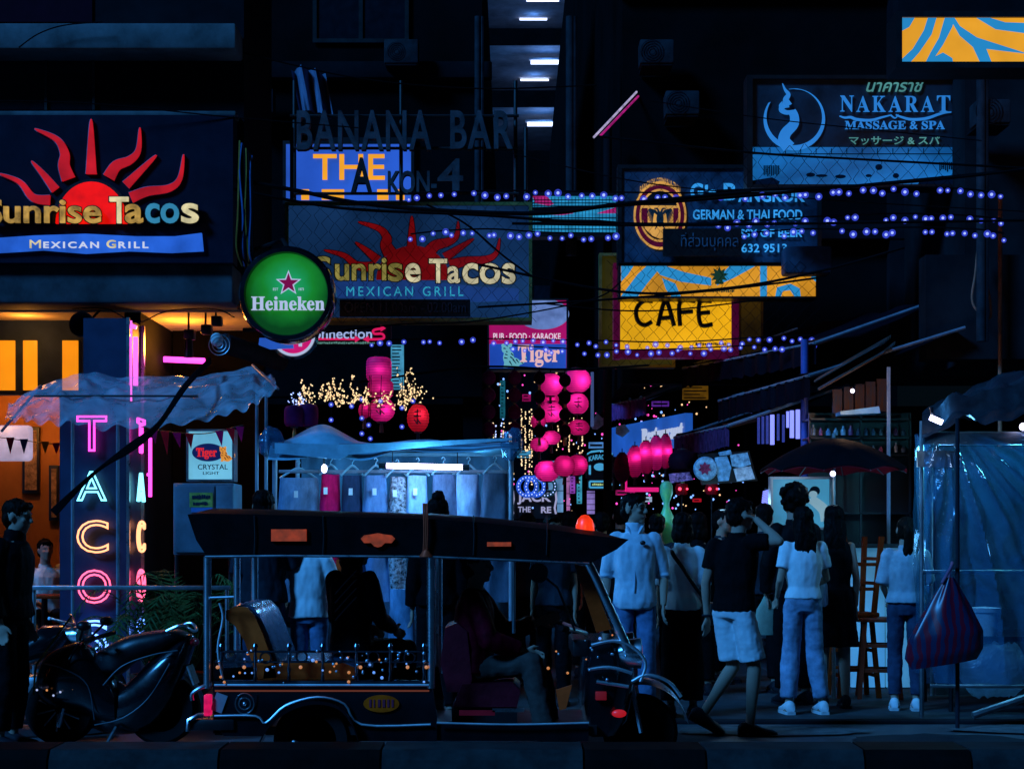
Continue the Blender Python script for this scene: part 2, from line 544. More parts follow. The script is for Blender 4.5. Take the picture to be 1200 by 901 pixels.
add_part(rb, 'soffit', M('soffit_plaster', (0.6, 0.5, 0.36), 0.8, var=0.3, scale=2.0), f)
def f(g):                                                         # navy bulkhead; its yellow stripes glow by themselves
    g.pbox(-300, 372, 150, 462, 16.2, 0.15)
add_part(rb, 'bulkhead', M('bulkhead_navy', (0.02, 0.035, 0.1), 0.6), f)
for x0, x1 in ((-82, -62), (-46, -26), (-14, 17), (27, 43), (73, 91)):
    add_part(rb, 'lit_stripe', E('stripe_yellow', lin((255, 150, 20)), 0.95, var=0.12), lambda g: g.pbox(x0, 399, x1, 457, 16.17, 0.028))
def f(g):
    g.span(-12, P(150, 0, 18.4).x, 18.4, 18.58, 0.12, 3.6)
add_part(rb, 'back_wall', orange_wall, f)
def f(g):
    g.span(-12, -3.0, 15.6, 18.39, 0.12, 0.13)
add_part(rb, 'dining_floor', dark_wood, f)

point(P(40, 430, 17.4), 26, (1.0, 0.42, 0.08), 0.15)
point(P(-20, 470, 17.2), 20, (1.0, 0.4, 0.1), 0.12)
point(P(30, 388, 15.85), 7, (1.0, 0.36, 0.05), 0.06)  # added lamp without a fitting, to make the left soffit strip glow
point(P(212, 404, 16.2), 26, (1.0, 0.34, 0.03), 0.1)

add_part(rb, 'rear_wall', falloff_dark, lambda g: g.span(-3.38, P(272, 0, 15.1).x, 17.0, 17.15, GZ, 3.72))  # near-black wall added to keep the soffit lamp's light from leaking out
# pictures on the orange wall
for i, (x0, y0, x1, y1, lab) in enumerate(((26, 500, 46, 578, 'tall framed picture of small prints on the orange dining room wall'), (57, 545, 69, 610, 'narrow black framed picture on the orange wall beside the neon pillar'))):
    pr = thing('framed_picture', lab, 'picture', P((x0 + x1) / 2, y1, 18.38), 'pictures on the dining room wall')
    add_part(pr, 'frame', black, lambda g: g.pbox(x0, y0, x1, y1, 18.34, 0.058, 0.008))
    add_part(pr, 'print', M('picture_print', (0.5, 0.28, 0.14), 0.5, var=0.7, scale=14), lambda g: g.pbox(x0 + 3, y0 + 4, x1 - 3, y1 - 4, 18.33, 0.012))
g = G(); g.pbox(-30, 498, 36, 540, 17.6, 0.12, 0.04)
t_ = g.done('light_box', E('window_glow', lin((215, 200, 240)), 0.55, var=0.5), origin=P(0, 540, 17.6)); tag(t_, 'glowing pale lightbox hung at the left edge inside the dining room', 'light box')

# neon pillar
pil = thing('neon_pillar', 'navy boxed pillar beside the dining room carrying upright neon letters', 'pillar', P(109, 872, 15))
def f(g):
    a, b = P(70, 0, 15), P(148, 0, 15)
    g.span(a.x, b.x, 15.0, 15.62, GZ, P(0, 462, 15).z)
    g.span(P(96, 0, 15).x, b.x, 15.05, 15.62, P(0, 461.9, 15).z, P(0, 372, 15).z)
add_part(pil, 'shaft', M('pillar_navy', (0.011, 0.024, 0.07), 0.45, var=0.2), f)
def f(g):
    b = P(148, 0, 15).x
    g.span(b + 0.002, b + 0.03, 15.58, 15.63, GZ, P(0, 372, 15).z)
    g.span(b + 0.002, b + 0.03, 14.99, 15.02, GZ, P(0, 372, 15).z)
add_part(pil, 'corner_trim', chrome, f)
sg = thing('neon_sign', 'upright TACOS neon lettering in five colours on the front of the navy pillar', 'neon sign', P(109, 740, 14.97))
sg2 = thing('neon_sign', 'the narrow edge-on neon letters on the side face of the navy pillar', 'neon sign', P(156, 740, 15.3))
for ch, x0, y0, x1, y1, mm in (('T', 90, 487, 126, 529, neon_pink), ('A', 90, 552, 126, 587, neon_cyan), ('C', 90, 609, 128, 648, neon_orange), ('O', 91, 667, 131, 707, neon_red), ('S', 92, 726, 128, 766, neon_blue)):
    o = lettering(ch, x0, y0, x1, y1, 14.95, mm, sg, t=0.03, name='letter', tube=0.021)
    c = o.copy(); COL.objects.link(c); c.parent = sg2
    c.name = 'letter'
    mid = P((x0 + x1) / 2, (y0 + y1) / 2, 14.95) - sg.location
    c.matrix_parent_inverse = Matrix()
    c.rotation_euler = (0, 0, radians(90))
    q = Matrix.Rotation(radians(90), 3, 'Z') @ mid
    want = Vector((P(148, 0, 15).x + 0.05, 15.3, P(0, (y0 + y1) / 2, 14.95).z)) - sg2.location
    c.location = want - q
g = G()
for (x, y0, y1) in ((152, 376, 470), (159, 395, 452)):
    g.tube([P(x, y0, 15.1), P(x, y1, 15.1)], 0.022)
g.tube([P(150, 380, 15.1), P(160, 384, 15.1)], 0.018)
tag(g.done('neon_tube', E('neon_magenta_soft', (1, 0.12, 0.75), 1.8)), 'upright pink and white neon tubing at the top corner of the pillar', 'neon tube')
g = G(); g.tube([P(192, 421, 16.6), P(240, 423, 16.6)], 0.028); tag(g.done('neon_tube', neon_pink), 'level magenta neon tube under the orange lit soffit', 'neon tube')
g = G(); g.tube([P(176, 513, 15.9), P(176, 582, 15.9)], 0.017); g.tube([P(168, 556, 15.9), P(176, 556, 15.9)], 0.014); tag(g.done('neon_tube', neon_pink), 'thin upright pink neon tube right of the navy pillar', 'neon tube')
g = G(); g.tube([P(696, 161, 19), P(746, 108, 20.5)], 0.013); g.mi = 1; g.tube([P(703, 160, 19), P(748, 113, 20.5)], 0.013)
tag(g.done('neon_tube', [E('neon_pale_edge', lin((205, 195, 235)), 0.6, var=0.5, scale=9), E('neon_far_pink', (0.55, 0.015, 0.25), 0.6, var=0.5, scale=9)]), 'slanting pink and white neon strip high above the alley', 'neon tube')

# gallery of slats behind the pillar, their yellow light put in as the slats' own glow
sl = thing('slat_screen', 'yellow glowing row of upright slats receding beneath the orange soffit', 'screen', P(172, 440, 16.4))
def f(g):
    for i in range(9):
        g.pbox(160 + i * 3.1, 397 + i * 3.2, 161.9 + i * 3.1, 442, 16.2 + i * .06, .05)
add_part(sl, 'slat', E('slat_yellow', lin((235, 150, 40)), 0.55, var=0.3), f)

# second building: dark shophouse in the middle
mb = thing('shophouse', 'dark grey shophouse facade behind the hanging bar letters, left of the alley', 'building', (-3.5, 26, 0))
X1 = P(565, 0, 26).x
def f(g):
    g.span(-9, X1, 26, 26.3, 3.6, 11.5)
    g.span(X1 - 0.3, X1, 26.302, 60, 0.1, 11.5)
    g.span(-9, X1 - 0.302, 27.5, 27.8, 0.1, 3.6)
add_part(mb, 'wall', falloff_dark, f)
def f(g):
    for zz in (5.2, 8.4, 11.2): g.span(-9, X1 + 0.15, 25.8, 25.998, zz, zz + 0.25, 0.02)
add_part(mb, 'ledge', falloff_dark2, f)
for (x0, x1, zz) in ((-3.0, -1.6, 9.0), (-5.4, -3.8, 9.0), (-2.9, -1.5, 5.9), (-5.2, -3.8, 5.9)):
    w = add_part(mb, 'window', glass_dark, lambda g: g.span(x0, x1, 25.97, 25.996, zz, zz + 1.6))
    def f(g):
        for xx in (x0, (x0 + x1) / 2, x1): g.span(xx - .03, xx + .03, 25.94, 25.968, zz, zz + 1.6)
        for z2 in (zz, zz + 1.6): g.span(x0 - .03, x1 + .03, 25.935, 25.968, z2 - .03, z2 + .03)
    add_part(w, 'frame', black, f)
# right side of the alley
rr = thing('shophouse', 'dark shophouse on the right of the alley behind the massage and cafe signs', 'building', (6, 20.5, 0))
def f(g):
    g.span(P(705, 0, 20.5).x + 0.25, 18, 20.5, 20.8, 3.3, 15)
    g.span(P(705, 0, 20.5).x + 0.25, P(705, 0, 20.5).x + 0.55, 20.802, 60, 3.3, 15)
    g.span(3.3, 18, 24, 24.3, 0.1, 3.3)
add_part(rr, 'wall', falloff_dark, f)
def f(g):
    for zz in (5.0, 8.0, 11.0): g.span(1.2, 18, 20.3, 20.498, zz, zz + 0.22, 0.02)
    for xx in (4.5, 7.6): g.span(xx, xx + 0.3, 20.32, 20.498, 3.3, 15)
add_part(rr, 'ledge', falloff_dark2, f)
for (x0, x1, zz) in ((2.0, 3.8, 8.6), (5.2, 7.0, 8.6), (5.2, 7.0, 5.6), (2.0, 3.8, 11.6), (5.2, 7.0, 11.6)):
    w = add_part(rr, 'window', glass_dark, lambda g: g.span(x0, x1, 20.47, 20.496, zz, zz + 1.5))
    def f(g):
        for xx in (x0, (x0 + x1) / 2, x1): g.span(xx - .03, xx + .03, 20.44, 20.468, zz, zz + 1.5)
        for k in range(7): g.span(x0, x1, 20.445, 20.465, zz + k * .25 - .012, zz + k * .25 + .012)
    add_part(w, 'frame', black, f)
# end of the alley and the car park beyond
eb = thing('end_building', 'black building closing the far end of the lantern alley', 'building', (0, 62, 0))
add_part(eb, 'wall', falloff_dark, lambda g: g.span(-9, 14, 62, 66, 0, 15.5))
for i in range(5):
    add_part(eb, 'window', glass_dark, lambda g: g.span(-4 + i * 2.4, -2.6 + i * 2.4, 61.97, 61.998, 9, 10.6))

cp = thing('parking_building', 'far multi-storey car park with strip lights under each dark deck', 'building', (2, 80, 0))
def f(g):
    for z in (18.2, 21.1, 24.0, 27.0): g.span(-14, 11, 80, 92, z + 0.62, z + 1.0)
add_part(cp, 'deck', M('deck_concrete', (0.5, 0.52, 0.56), 0.8, var=0.4, scale=0.8), f)
def f(g):
    for z in (18.2, 21.1, 24.0, 27.0): g.span(-14, 11, 79.8, 79.998, z + 0.5, z + 1.25)
add_part(cp, 'parapet', falloff_dark, f)
def f(g):
    for x in (-13, -7.2, -2.6, 3.2, 7.2): g.span(x, x + 0.5, 80.4, 80.9, 0, 30)
    g.span(-14, 11, 92.002, 92.3, 0, 30)
add_part(cp, 'column', falloff_dark2, f)
sx = P(1, 0, 80).x - P(0, 0, 80).x
for (px0, px1, py, d) in ((617, 655, 0, 81.5), (609, 641, 23, 86), (622, 657, 73.5, 81.5), (610, 643, 94, 86), (618, 653, 146, 81.5), (414, 428, 0, 81.5)):
    a, b = P(px0, py, d), P(px1, py, d)
    ft = thing('strip_light', 'far strip light under a car park deck', 'light', (a + b) / 2, 'car park strip lights')
    labs = {0: 'strip light nearest the top edge of the view in the far car park' if px0 > 500 else 'short lone strip light at the top edge left of the other car park lights', 23: 'thin dim strip light deep under the top car park deck', 73.5: 'bright strip light under the middle car park deck', 94: 'thin dim strip light deep under the middle car park deck', 146: 'strip light under the lowest car park deck, right of the bar letters'}
    ft['label'] = labs[py]
    add_part(ft, 'tube', blue_tube, lambda g: g.tube([a, b], 0.09 if d < 84 else 0.05, n=10))
    point((a + b) / 2 - Vector((0, .6, .25)), 26 if d < 84 else 12, (.12, .35, 1), .1, ft)
    add_part(ft, 'housing', white_paint, lambda g: g.span(a.x - .1, b.x + .1, d - .12, d + .12, a.z + .1, a.z + .2, 0.02))

# right wall return at the far right and low parapet
nb = thing('annex_building', 'unlit black building at the right edge behind the plastic wrapped stall', 'building', (9, 17, 0))
def f(g):
    g.span(P(1085, 0, 17.2).x, 14, 17.2, 17.5, 3.25, 4.3)
    g.span(P(1140, 0, 17.2).x, 14, 17.502, 20.2, 3.25, 12)
add_part(nb, 'wall', concrete_dim, f)

# worn patches in the asphalt and a few bits of litter on it
def patch(x0, x1, y0, y1, m):
    g = G()
    n = 28; cx_, cy_ = (x0 + x1) / 2, (y0 + y1) / 2
    ring = [Vector((cx_ + (x1 - x0) / 2 * cos(2 * pi * i / n) * (1 + .25 * noise.noise(Vector((i, x0, 0)))), cy_ + (y1 - y0) / 2 * sin(2 * pi * i / n) * (1 + .25 * noise.noise(Vector((i, y0, 5)))), .03)) for i in range(n)]
    f_ = g.bm.faces.new([g.bm.verts.new(v) for v in ring])
    structure(g.done('road_patch', m, smooth=False))
pd = M('patch_dark', (.03, .03, .033), .5, var=.5, scale=9, bump=.4); pp = M('patch_pale', (.15, .15, .15), .6, var=.5, scale=8, bump=.4)
for a in ((1.2, 2.6, 12.3, 12.9, pp), (2.4, 3.6, 11.4, 12.4, pd), (3.3, 4.5, 12.4, 13.0, pp), (-4.4, -3.0, 12.2, 12.9, pd), (.2, 1.0, 11.7, 12.3, pd)): patch(*a)

# ------------------------------------------------------------------ signs
def board(name, label, cat, x0, y0, x1, y1, d, face, frame=None, t=0.18, fr=0.04, group=None, facename='face'):
    r = thing(name, label, cat, P((x0 + x1) / 2, y1, d + t), group)
    add_part(r, facename, face, lambda g: g.pbox(x0, y0, x1, y1, d, t))
    if frame is not None:
        a, b = P(x0, y1, d), P(x1, y0, d)
        def f(g):
            y0_, y1_ = d - 0.03, d + t + 0.01
            g.span(a.x - fr, a.x + 0.003, y0_, y1_, a.z - fr, b.z + fr)
            g.span(b.x - 0.003, b.x + fr, y0_, y1_, a.z - fr, b.z + fr)
            g.span(a.x + 0.0035, b.x - 0.0035, y0_, y1_, a.z - fr, a.z + 0.003)
            g.span(a.x + 0.0035, b.x - 0.0035, y0_, y1_, b.z - 0.003, b.z + fr)
        add_part(r, 'frame', frame, f)
    return r

def mk_rays(root, ox, oy, sx, sy, d, mat, rim):
    T = lambda pts: [(ox + (x - 107) * sx, oy + (y - 262) * sy) for x, y in pts]
    Z = lambda pts: [(x / 2.73, y / 2.73) for x, y in pts]
    rays = [(Z([(218, 572), (204, 530), (206, 490), (180, 445), (110, 412)]), 17),
            (Z([(291, 556), (291, 470), (291, 381)]), 13),
            (Z([(176, 606), (140, 560), (100, 515)]), 11),
            (Z([(158, 640), (105, 632), (62, 582), (-5, 555)]), 12),
            (Z([(347, 568), (372, 530), (415, 512), (442, 480), (447, 408)]), 15),
            (Z([(402, 592), (450, 545), (500, 496)]), 11),
            (Z([(418, 632), (470, 612), (540, 602), (575, 570), (587, 494)]), 13)]
    for pts, w in rays:
        wf = (lambda u, w=w: w * (1 - u) ** 0.7 * 0.9 + 0.6)
        g = G(); g.pprism(stroke2(T(pts), 0, 0, 6, wf), d - 0.035, 0.034); g.done('ray', mat, root, smooth=False)
        g = G(); g.pprism(stroke2(T([(x, y + 0.3) for x, y in pts]), 0, 0, 6, lambda u, w=w: w * (1 - u) ** 0.7 * 0.9 + 2.4), d - 0.012, 0.010); g.done('ray_backing', rim, root, smooth=False)

def half_disc(cx, cy, rx, ry, n=28):
    return [(cx + rx * cos(pi - pi * k / n), cy - ry * sin(pi * k / n)) for k in range(n + 1)]

sun_red = E('sun_red', lin((255, 16, 8)), 0.8, var=0.3, scale=5)  # sun and rays glow themselves in place of light falling on the sign
ray_red = E('ray_red', lin((200, 22, 34)), 0.75, var=0.35, scale=4)
ray_rim = M('ray_rim', (0.35, 0.4, 0.55), 0.3, metal=0.6)
gold = E('letter_gold', lin((205, 160, 75)), 0.68, var=0.6, scale=11)
cream = E('letter_cream', lin((240, 225, 170)), 0.72, var=0.4, scale=9)
teal = E('letter_teal', lin((60, 150, 190)), 0.7, var=0.2)
r = board('restaurant_sign', 'big navy sign with red sun, curling rays and gold lettering on the corner building', 'sign', -70, 135, 273, 308, 15.0, navy, None, t=0.24)
g = G(); g.pprism(half_disc(107, 262, 47, 52), 14.975, 0.024); g.done('sun_rim', black, r, smooth=False)
g = G(); g.pprism(half_disc(107, 262, 42, 49), 14.95, 0.03); g.done('sun_disc', sun_red, r, smooth=False)
mk_rays(r, 107, 262, 1, 1, 15.0, ray_red, ray_rim)
def word(root, s, x0, y0, x1, y1, d, m, off=0.016):
    lettering(s, x0, y0, x1, y1, d, m, root, t=0.03, off=off)
    lettering(s, x0 - 1.5, y0 - 1.2, x1 + 1.5, y1 + 1.2, d + 0.034, black, root, t=0.02, off=off + 0.03, name='letter_backing')
for s, x0, y0, x1, y1, m in (('S', -16, 233, 3, 263, gold), ('unrise', 5, 235, 119, 262, gold), ('T', 129, 231.5, 151, 262, cream), ('a', 147, 240, 168, 262, gold), ('co', 171, 239, 210, 262, teal), ('s', 213, 239, 233, 262, cream)):
    word(r, s, x0, y0, x1, y1, 14.92, m)
rib = [(-75, 277), (-20, 280), (40, 276), (100, 274), (160, 277), (205, 277), (236, 273), (238, 294), (200, 296), (150, 294), (100, 297), (50, 293), (0, 296), (-75, 298)]
g = G(); g.pprism(rib, 14.96, 0.038); g.done('ribbon', E('ribbon_blue', lin((40, 100, 215)), 0.8, var=0.3, scale=4), r, smooth=False)
lettering('M', 35, 281.5, 48, 291, 14.95, cream, r, t=0.01)
lettering('EXICAN', 51, 283.5, 116, 291, 14.95, E('letter_white', lin((215, 222, 240)), 0.85), r, t=0.01, off=0.02, space=1.35)
lettering('G', 125, 281.5, 136, 291, 14.95, cream, r, t=0.01, off=0.02)
lettering('RILL', 139, 283.5, 174, 291, 14.95, _M['letter_white'], r, t=0.01, off=0.02, space=1.35)

# second sun sign: a hanging lightbox
olive = M('olive_frame', (0.18, 0.16, 0.05), 0.5, var=0.4)
r = board('restaurant_sign', 'dim hanging lightbox with dark red sun and gold lettering behind the round green sign', 'sign', 338, 241, 620, 373, 17.0, E('lightbox_navy', (0.006, 0.03, 0.1), 0.75, var=0.6, scale=1.1), olive, t=0.3, fr=0.03)
g = G(); g.pprism([(386, 330), (430, 326), (500, 329), (560, 336), (608, 338), (608, 352), (560, 354), (500, 350), (386, 349)], 16.985, 0.013); g.done('ribbon', E('ribbon_dull', lin((30, 68, 140)), 0.6, var=0.25), r, smooth=False)
dim_red = E('sun_dim', lin((125, 8, 14)), 0.65, var=0.4, scale=2)
g = G(); g.pprism(half_disc(484, 328, 43, 40), 16.98, 0.018); g.done('sun_disc', dim_red, r, smooth=False)
mk_rays(r, 483, 330, 0.95, 0.63, 17.0, dim_red, navy)
lg2 = E('letter_gold_dim', lin((150, 140, 70)), 0.62, var=0.5, scale=6)
lc2 = E('letter_cream_dim', lin((215, 205, 165)), 0.72, var=0.4, scale=5)
for s, x0, y0, x1, y1, m in (('S', 368, 301, 388, 330, lg2), ('unri', 393, 303, 453, 329, lg2), ('s', 455, 309, 472, 330, lg2), ('e', 475, 309, 493, 331, lc2), ('Ta', 503, 304, 539, 332, lc2), ('cos', 542, 309, 604, 333, lc2)):
    word(r, s, x0, y0, x1, y1, 16.95, m)
lettering('MEXICAN GRILL', 406, 336, 543, 347, 16.97, E('letter_cyan', lin((50, 170, 205)), 0.7, var=0.2), r, space=1.4)
g = G(); g.pbox(398, 351, 551, 371, 16.95, 0.048); g.done('hours_strip', black, r)
lettering('OPEN 11.00am - 02.00am', 404, 354, 546, 366, 16.94, M('letter_dark', (0.05, 0.06, 0.08), 0.5), r, t=0.006)
add_part(r, 'hanger', black, lambda g: [g.tube([P(x, 240, 17.1), P(x, 150, 17.1)], 0.02) for x in (342, 616)])

# round beer sign on its arm
r = thing('beer_sign', 'round green backlit beer sign with a red star, on a black drum', 'sign', P(336, 400, 14.6))
c = P(336, 345, 14.5)
def f(g):
    g.lathe(c, [(0.0, 0.22), (0.37, 0.22), (0.405, 0.2), (0.41, 0.0), (0.39, -0.045), (0.355, -0.05), (0.345, -0.02), (0.345, 0.02)], 64, 'Y')
add_part(r, 'drum', gloss_black, f)
def disc_mat():
    m = E('beer_green', lin((22, 135, 52)), 0.9)
    t, n, l = nodes_of(m); b = n['Principled BSDF']
    tc = n.new('ShaderNodeTexCoord'); mp = n.new('ShaderNodeMapping'); mp.inputs['Location'].default_value = (-0.03, 0, -0.47)
    mp.inputs['Scale'].default_value = (1, 0.2, 1)
    l.new(tc.outputs['Object'], mp.inputs[0])
    nz = n.new('ShaderNodeTexNoise'); nz.inputs['Scale'].default_value = 9; nz.inputs['Detail'].default_value = 6
    l.new(tc.outputs['Object'], nz.inputs[0])
    ln = n.new('ShaderNodeVectorMath'); ln.operation = 'LENGTH'; l.new(mp.outputs[0], ln.inputs[0])
    ad = n.new('ShaderNodeMath'); ad.operation = 'MULTIPLY_ADD'; ad.inputs[1].default_value = 0.09
    l.new(nz.outputs['Fac'], ad.inputs[0]); l.new(ln.outputs['Value'], ad.inputs[2])
    rp = n.new('ShaderNodeValToRGB')
    e = rp.color_ramp.elements
    e[0].position = 0.08; e[0].color = (*lin((30, 165, 110)), 1)
    e[1].position = 0.42; e[1].color = (*lin((8, 62, 14)), 1)
    e2 = rp.color_ramp.elements.new(0.26); e2.color = (*lin((22, 130, 40)), 1)
    l.new(ad.outputs[0], rp.inputs[0]); l.new(rp.outputs[0], b.inputs['Emission Color'])
    return m
add_part(r, 'face', disc_mat(), lambda g: g.lathe(c, [(0.0, -0.012), (0.346, -0.008), (0.346, 0.015), (0, 0.015)], 64, 'Y'))
def star(cx, cy, ro, ri, n=5):
    return [(cx + (ro if k % 2 == 0 else ri) * sin(pi * k / n), cy - (ro if k % 2 == 0 else ri) * cos(pi * k / n)) for k in range(2 * n)]
pale = E('letter_pale', lin((185, 200, 235)), 0.85)
g = G(); g.pprism(star(338, 332, 15.5, 6.6), 14.478, 0.008); g.done('star_edge', pale, r, smooth=False)
g = G(); g.pprism(star(338, 332, 12.3, 4.9), 14.470, 0.007); g.done('star', E('star_red', lin((120, 10, 70)), 0.9), r, smooth=False)
lettering(serif('Heineken'), 294.5, 347.5, 380.5, 364, 14.47, pale, r, t=0.01, off=0.008)
lettering('EST', 320, 337.5, 326, 340.5, 14.478, pale, r, t=0.005)
lettering('1873', 350, 337.5, 356, 340.5, 14.478, pale, r, t=0.005)
def f(g):
    g.tube([c + Vector((0, 0.2, 0)), c + Vector((0, 0.5, 0)), c + Vector((-0.45, 0.6, 0)), Vector((-2.44, 15.3, c.z))], 0.03)
    g.tube([c + Vector((0, 0.2, .4)), c + Vector((-0.1, 0.5, .55)), Vector((-2.44, 15.45, c.z + .5))], 0.02)
add_part(r, 'bracket', black, f)

# the half hidden second round sign below it
r = thing('round_sign', 'small round pink and blue sign peeping out beneath the green beer sign', 'sign', P(342, 420, 15.1))
c = P(344, 392, 15.0)
add_part(r, 'drum', gloss_black, lambda g: g.lathe(c, [(0, 0.18), (0.2, 0.18), (0.22, 0), (0.2, -0.02), (0.19, -0.01)], 48, 'Y'))
add_part(r, 'rim', pale, lambda g: g.ring(c + Vector((0, -0.015, 0)), 0.18, 0.012, 'Y', 48))
add_part(r, 'face', E('sign_magenta', lin((205, 25, 115)), 0.8, var=0.2), lambda g: g.lathe(c, [(0, -0.012), (0.182, -0.01), (0.182, 0.01), (0, 0.01)], 48, 'Y'))
g = G(); g.pprism([(315, 396), (342, 396), (344, 408), (316, 409), (303, 404), (304, 396)], 14.93, 0.035); g.done('banner', E('banner_blue', lin((40, 90, 190)), 0.8, var=0.2), r, smooth=False)
lettering('1', 350, 396, 354, 406, 14.97, pale, r, off=0.03)
add_part(r, 'bracket', black, lambda g: g.tube([c + Vector((0, .15, 0)), c + Vector((-.1, .4, .1)), Vector((-2.44, 15.5, c.z + .1))], 0.02))

# connections sign
r = board('shop_sign', 'black shop sign with thin pale lettering and a pink arrow shaped S', 'sign', 330, 379, 458, 405, 19.0, black, None, t=0.12)
lettering('connection', 360, 386, 436, 397, 18.98, E('letter_lilac', lin((165, 185, 235)), 0.9), r, off=0.01)
pk = E('arrow_pink', lin((225, 25, 95)), 0.9)
g = G(); g.pprism(stroke2([(447, 385), (440, 386), (437, 388), (439, 391), (447, 391), (450, 394), (447, 397), (430, 397.5)], 2.6, 2.6), 18.97, 0.02)
g.pprism([(446, 380.5), (452, 384.5), (446, 388.5)], 18.965, 0.02); g.pprism([(432, 393.5), (425, 397.5), (432, 401)], 18.965, 0.02)
g.pbox(362, 396, 418, 398.4, 18.972, 0.02); g.pprism([(416, 393), (422, 397.2), (416, 401)], 18.96, 0.02)
g.done('arrow', pk, r, smooth=False)
smudge(368, 400.2, 440, 403.2, 18.98, E('letter_smallteal', lin((110, 170, 160)), 0.6), r)

# THE sign
r = board('bar_sign', 'bright blue lightbox reading THE in yellow capitals, above the dim sun lightbox', 'sign', 335, 169, 482, 236, 24.0, E('lightbox_blue', lin((42, 92, 205)), 0.85, var=0.25, scale=1.2), black, t=0.3)
yel = E('letter_yellow', lin((255, 170, 40)), 0.9, var=0.1)
lettering('THE', 367, 181, 451, 211, 23.96, yel, r, off=0.012)
g = G()
for (x0, x1) in ((353, 362), (377, 403), (442, 455), (464, 474)): g.pbox(x0, 222, x1, 234, 23.96, 0.035)
g.done('lower_lettering', yel, r)

# hanging bar letters in front of it
r = thing('bar_letters', 'big dark standing letters reading BANANA BAR hung in front of the blue lightbox', 'sign letters', P(475, 230, 22))
dl = M('letter_slate', (0.06, 0.065, 0.075), 0.6, var=0.5, scale=5)
lettering('BANANA', 349, 132, 506, 178, 22, dl, r, t=0.12, off=0.02, space=1.12)
lettering('BAR', 528, 132, 601, 177, 22, dl, r, t=0.12, off=0.02, space=1.12)
lettering('A', 412, 187, 437, 228, 22, black, r, t=0.12, off=0.02)
lettering('KON-', 455, 202, 512, 229, 22, dl, r, t=0.1, off=0.02)
lettering('4', 513, 188, 543, 226, 22, dl, r, t=0.1, off=0.02)
def f(g):
    for y in (136, 174, 227): g.tube([P(340, y, 22.04), P(608, y, 22.04)], 0.02)
    for x in (345, 470, 604): g.tube([P(x, 95, 22.08), P(x, 236, 22.08)], 0.025)
add_part(r, 'rack', black, f)

# drape
g = G()
def drape(u, v):
    x = 341 + 40 * u + 10 * v; y = 82 + 52 * v - 3 * sin(u * 5)
    p = P(x, y, 24.5); p.y += 0.12 * sin(u * 15 + v) + 0.05 * sin(u * 31)
    return p
g.grid(drape, 36, 14)
tag(g.done('drape', M('drape_blue', (0.16, 0.2, 0.3), 0.8, var=0.3, scale=3, stretch=(4, 1, 1))), 'pale blue cloth hanging above the blue lightbox', 'cloth')

# bright tiled sign
r = board('lit_sign', 'small cyan and pink backlit sign between the two light strings', 'sign', 624, 230, 722, 274, 20.0, E('lit_cyan', lin((42, 150, 205)), 0.75, var=0.5, scale=5, stretch=(1, 1, 3)), black, t=0.2)
pkk = E('lit_pink', lin((190, 40, 130)), 0.7, var=0.5, scale=5)
g = G(); g.pprism([(624, 230), (641, 230), (649, 239), (643, 241), (627, 238)], 19.985, 0.014); g.pprism([(627, 248), (660, 246), (672, 250), (660, 252), (627, 252)], 19.985, 0.014); g.pprism([(700, 250), (722, 243), (722, 250)], 19.985, 0.014)
g.done('band', pkk, r, smooth=False)
g = G()
for k, y in enumerate((234, 237.5, 241, 255, 260, 268)): g.pbox(624, y, 722, y + (0.9 if k < 3 else 1.2), 19.97, 0.01)
g.pprism([(624, 243), (722, 240), (722, 242), (660, 245), (624, 246.5)], 19.95, 0.012); g.pprism([(624, 256.5), (700, 257.5), (722, 259.5), (722, 261.5), (670, 262), (624, 259)], 19.95, 0.012)
for k in range(24): g.pbox(626 + k * 4, 231, 626.6 + k * 4, 274, 19.978, 0.004)
g.done('grille', cable_m, r)

# G's sign
r = board('pub_sign', "mottled dark blue signboard with a gold oval crest and cyan lettering reading G's Bangkok", 'sign', 728, 198, 958, 308, 19.0, M('mottled_blue', (0.045, 0.075, 0.12), 0.5, var=0.75, scale=2.6), black, t=0.2)
cy = E('letter_sky', lin((50, 150, 225)), 1.0, var=0.3)
gd = E('crest_gold', lin((225, 165, 80)), 0.75, var=0.3, scale=6)
cr = E('crest_maroon', lin((85, 10, 50)), 0.6, var=0.3)
def ell(cx, cy_, rx, ry, n=48): return [(cx + rx * cos(2 * pi * k / n), cy_ + ry * sin(2 * pi * k / n)) for k in range(n)]
for nm, rx, ry, m, dd in (('crest_rim', 31, 40, gd, 18.98), ('crest_band', 28.5, 37, cr, 18.97), ('crest_ring', 24, 31, gd, 18.96), ('crest_field', 22, 28.5, black, 18.95)):
    g = G(); g.pprism(ell(773.5, 252.5, rx, ry), dd, 0.012); g.done(nm, m, r, smooth=False)
g = G(); g.pprism([(752, 241), (795, 241), (796, 254), (791, 268), (783, 276), (774, 280), (764, 276), (756, 268), (752, 254)], 18.94, 0.012); g.done('shield', gd, r, smooth=False)
g = G(); g.pprism([(752, 244), (759, 244), (759, 264), (755, 262), (752, 255)], 18.93, 0.012); g.pprism([(789, 244), (795, 244), (795, 255), (789, 266)], 18.93, 0.012); g.done('shield_band', cr, r, smooth=False)
eb_ = E('eagle_blue', (0.004, 0.02, 0.05), 0.6)
g = G(); g.pprism(ell(773.5, 257, 4.2, 9), 18.925, .012); zz = 0
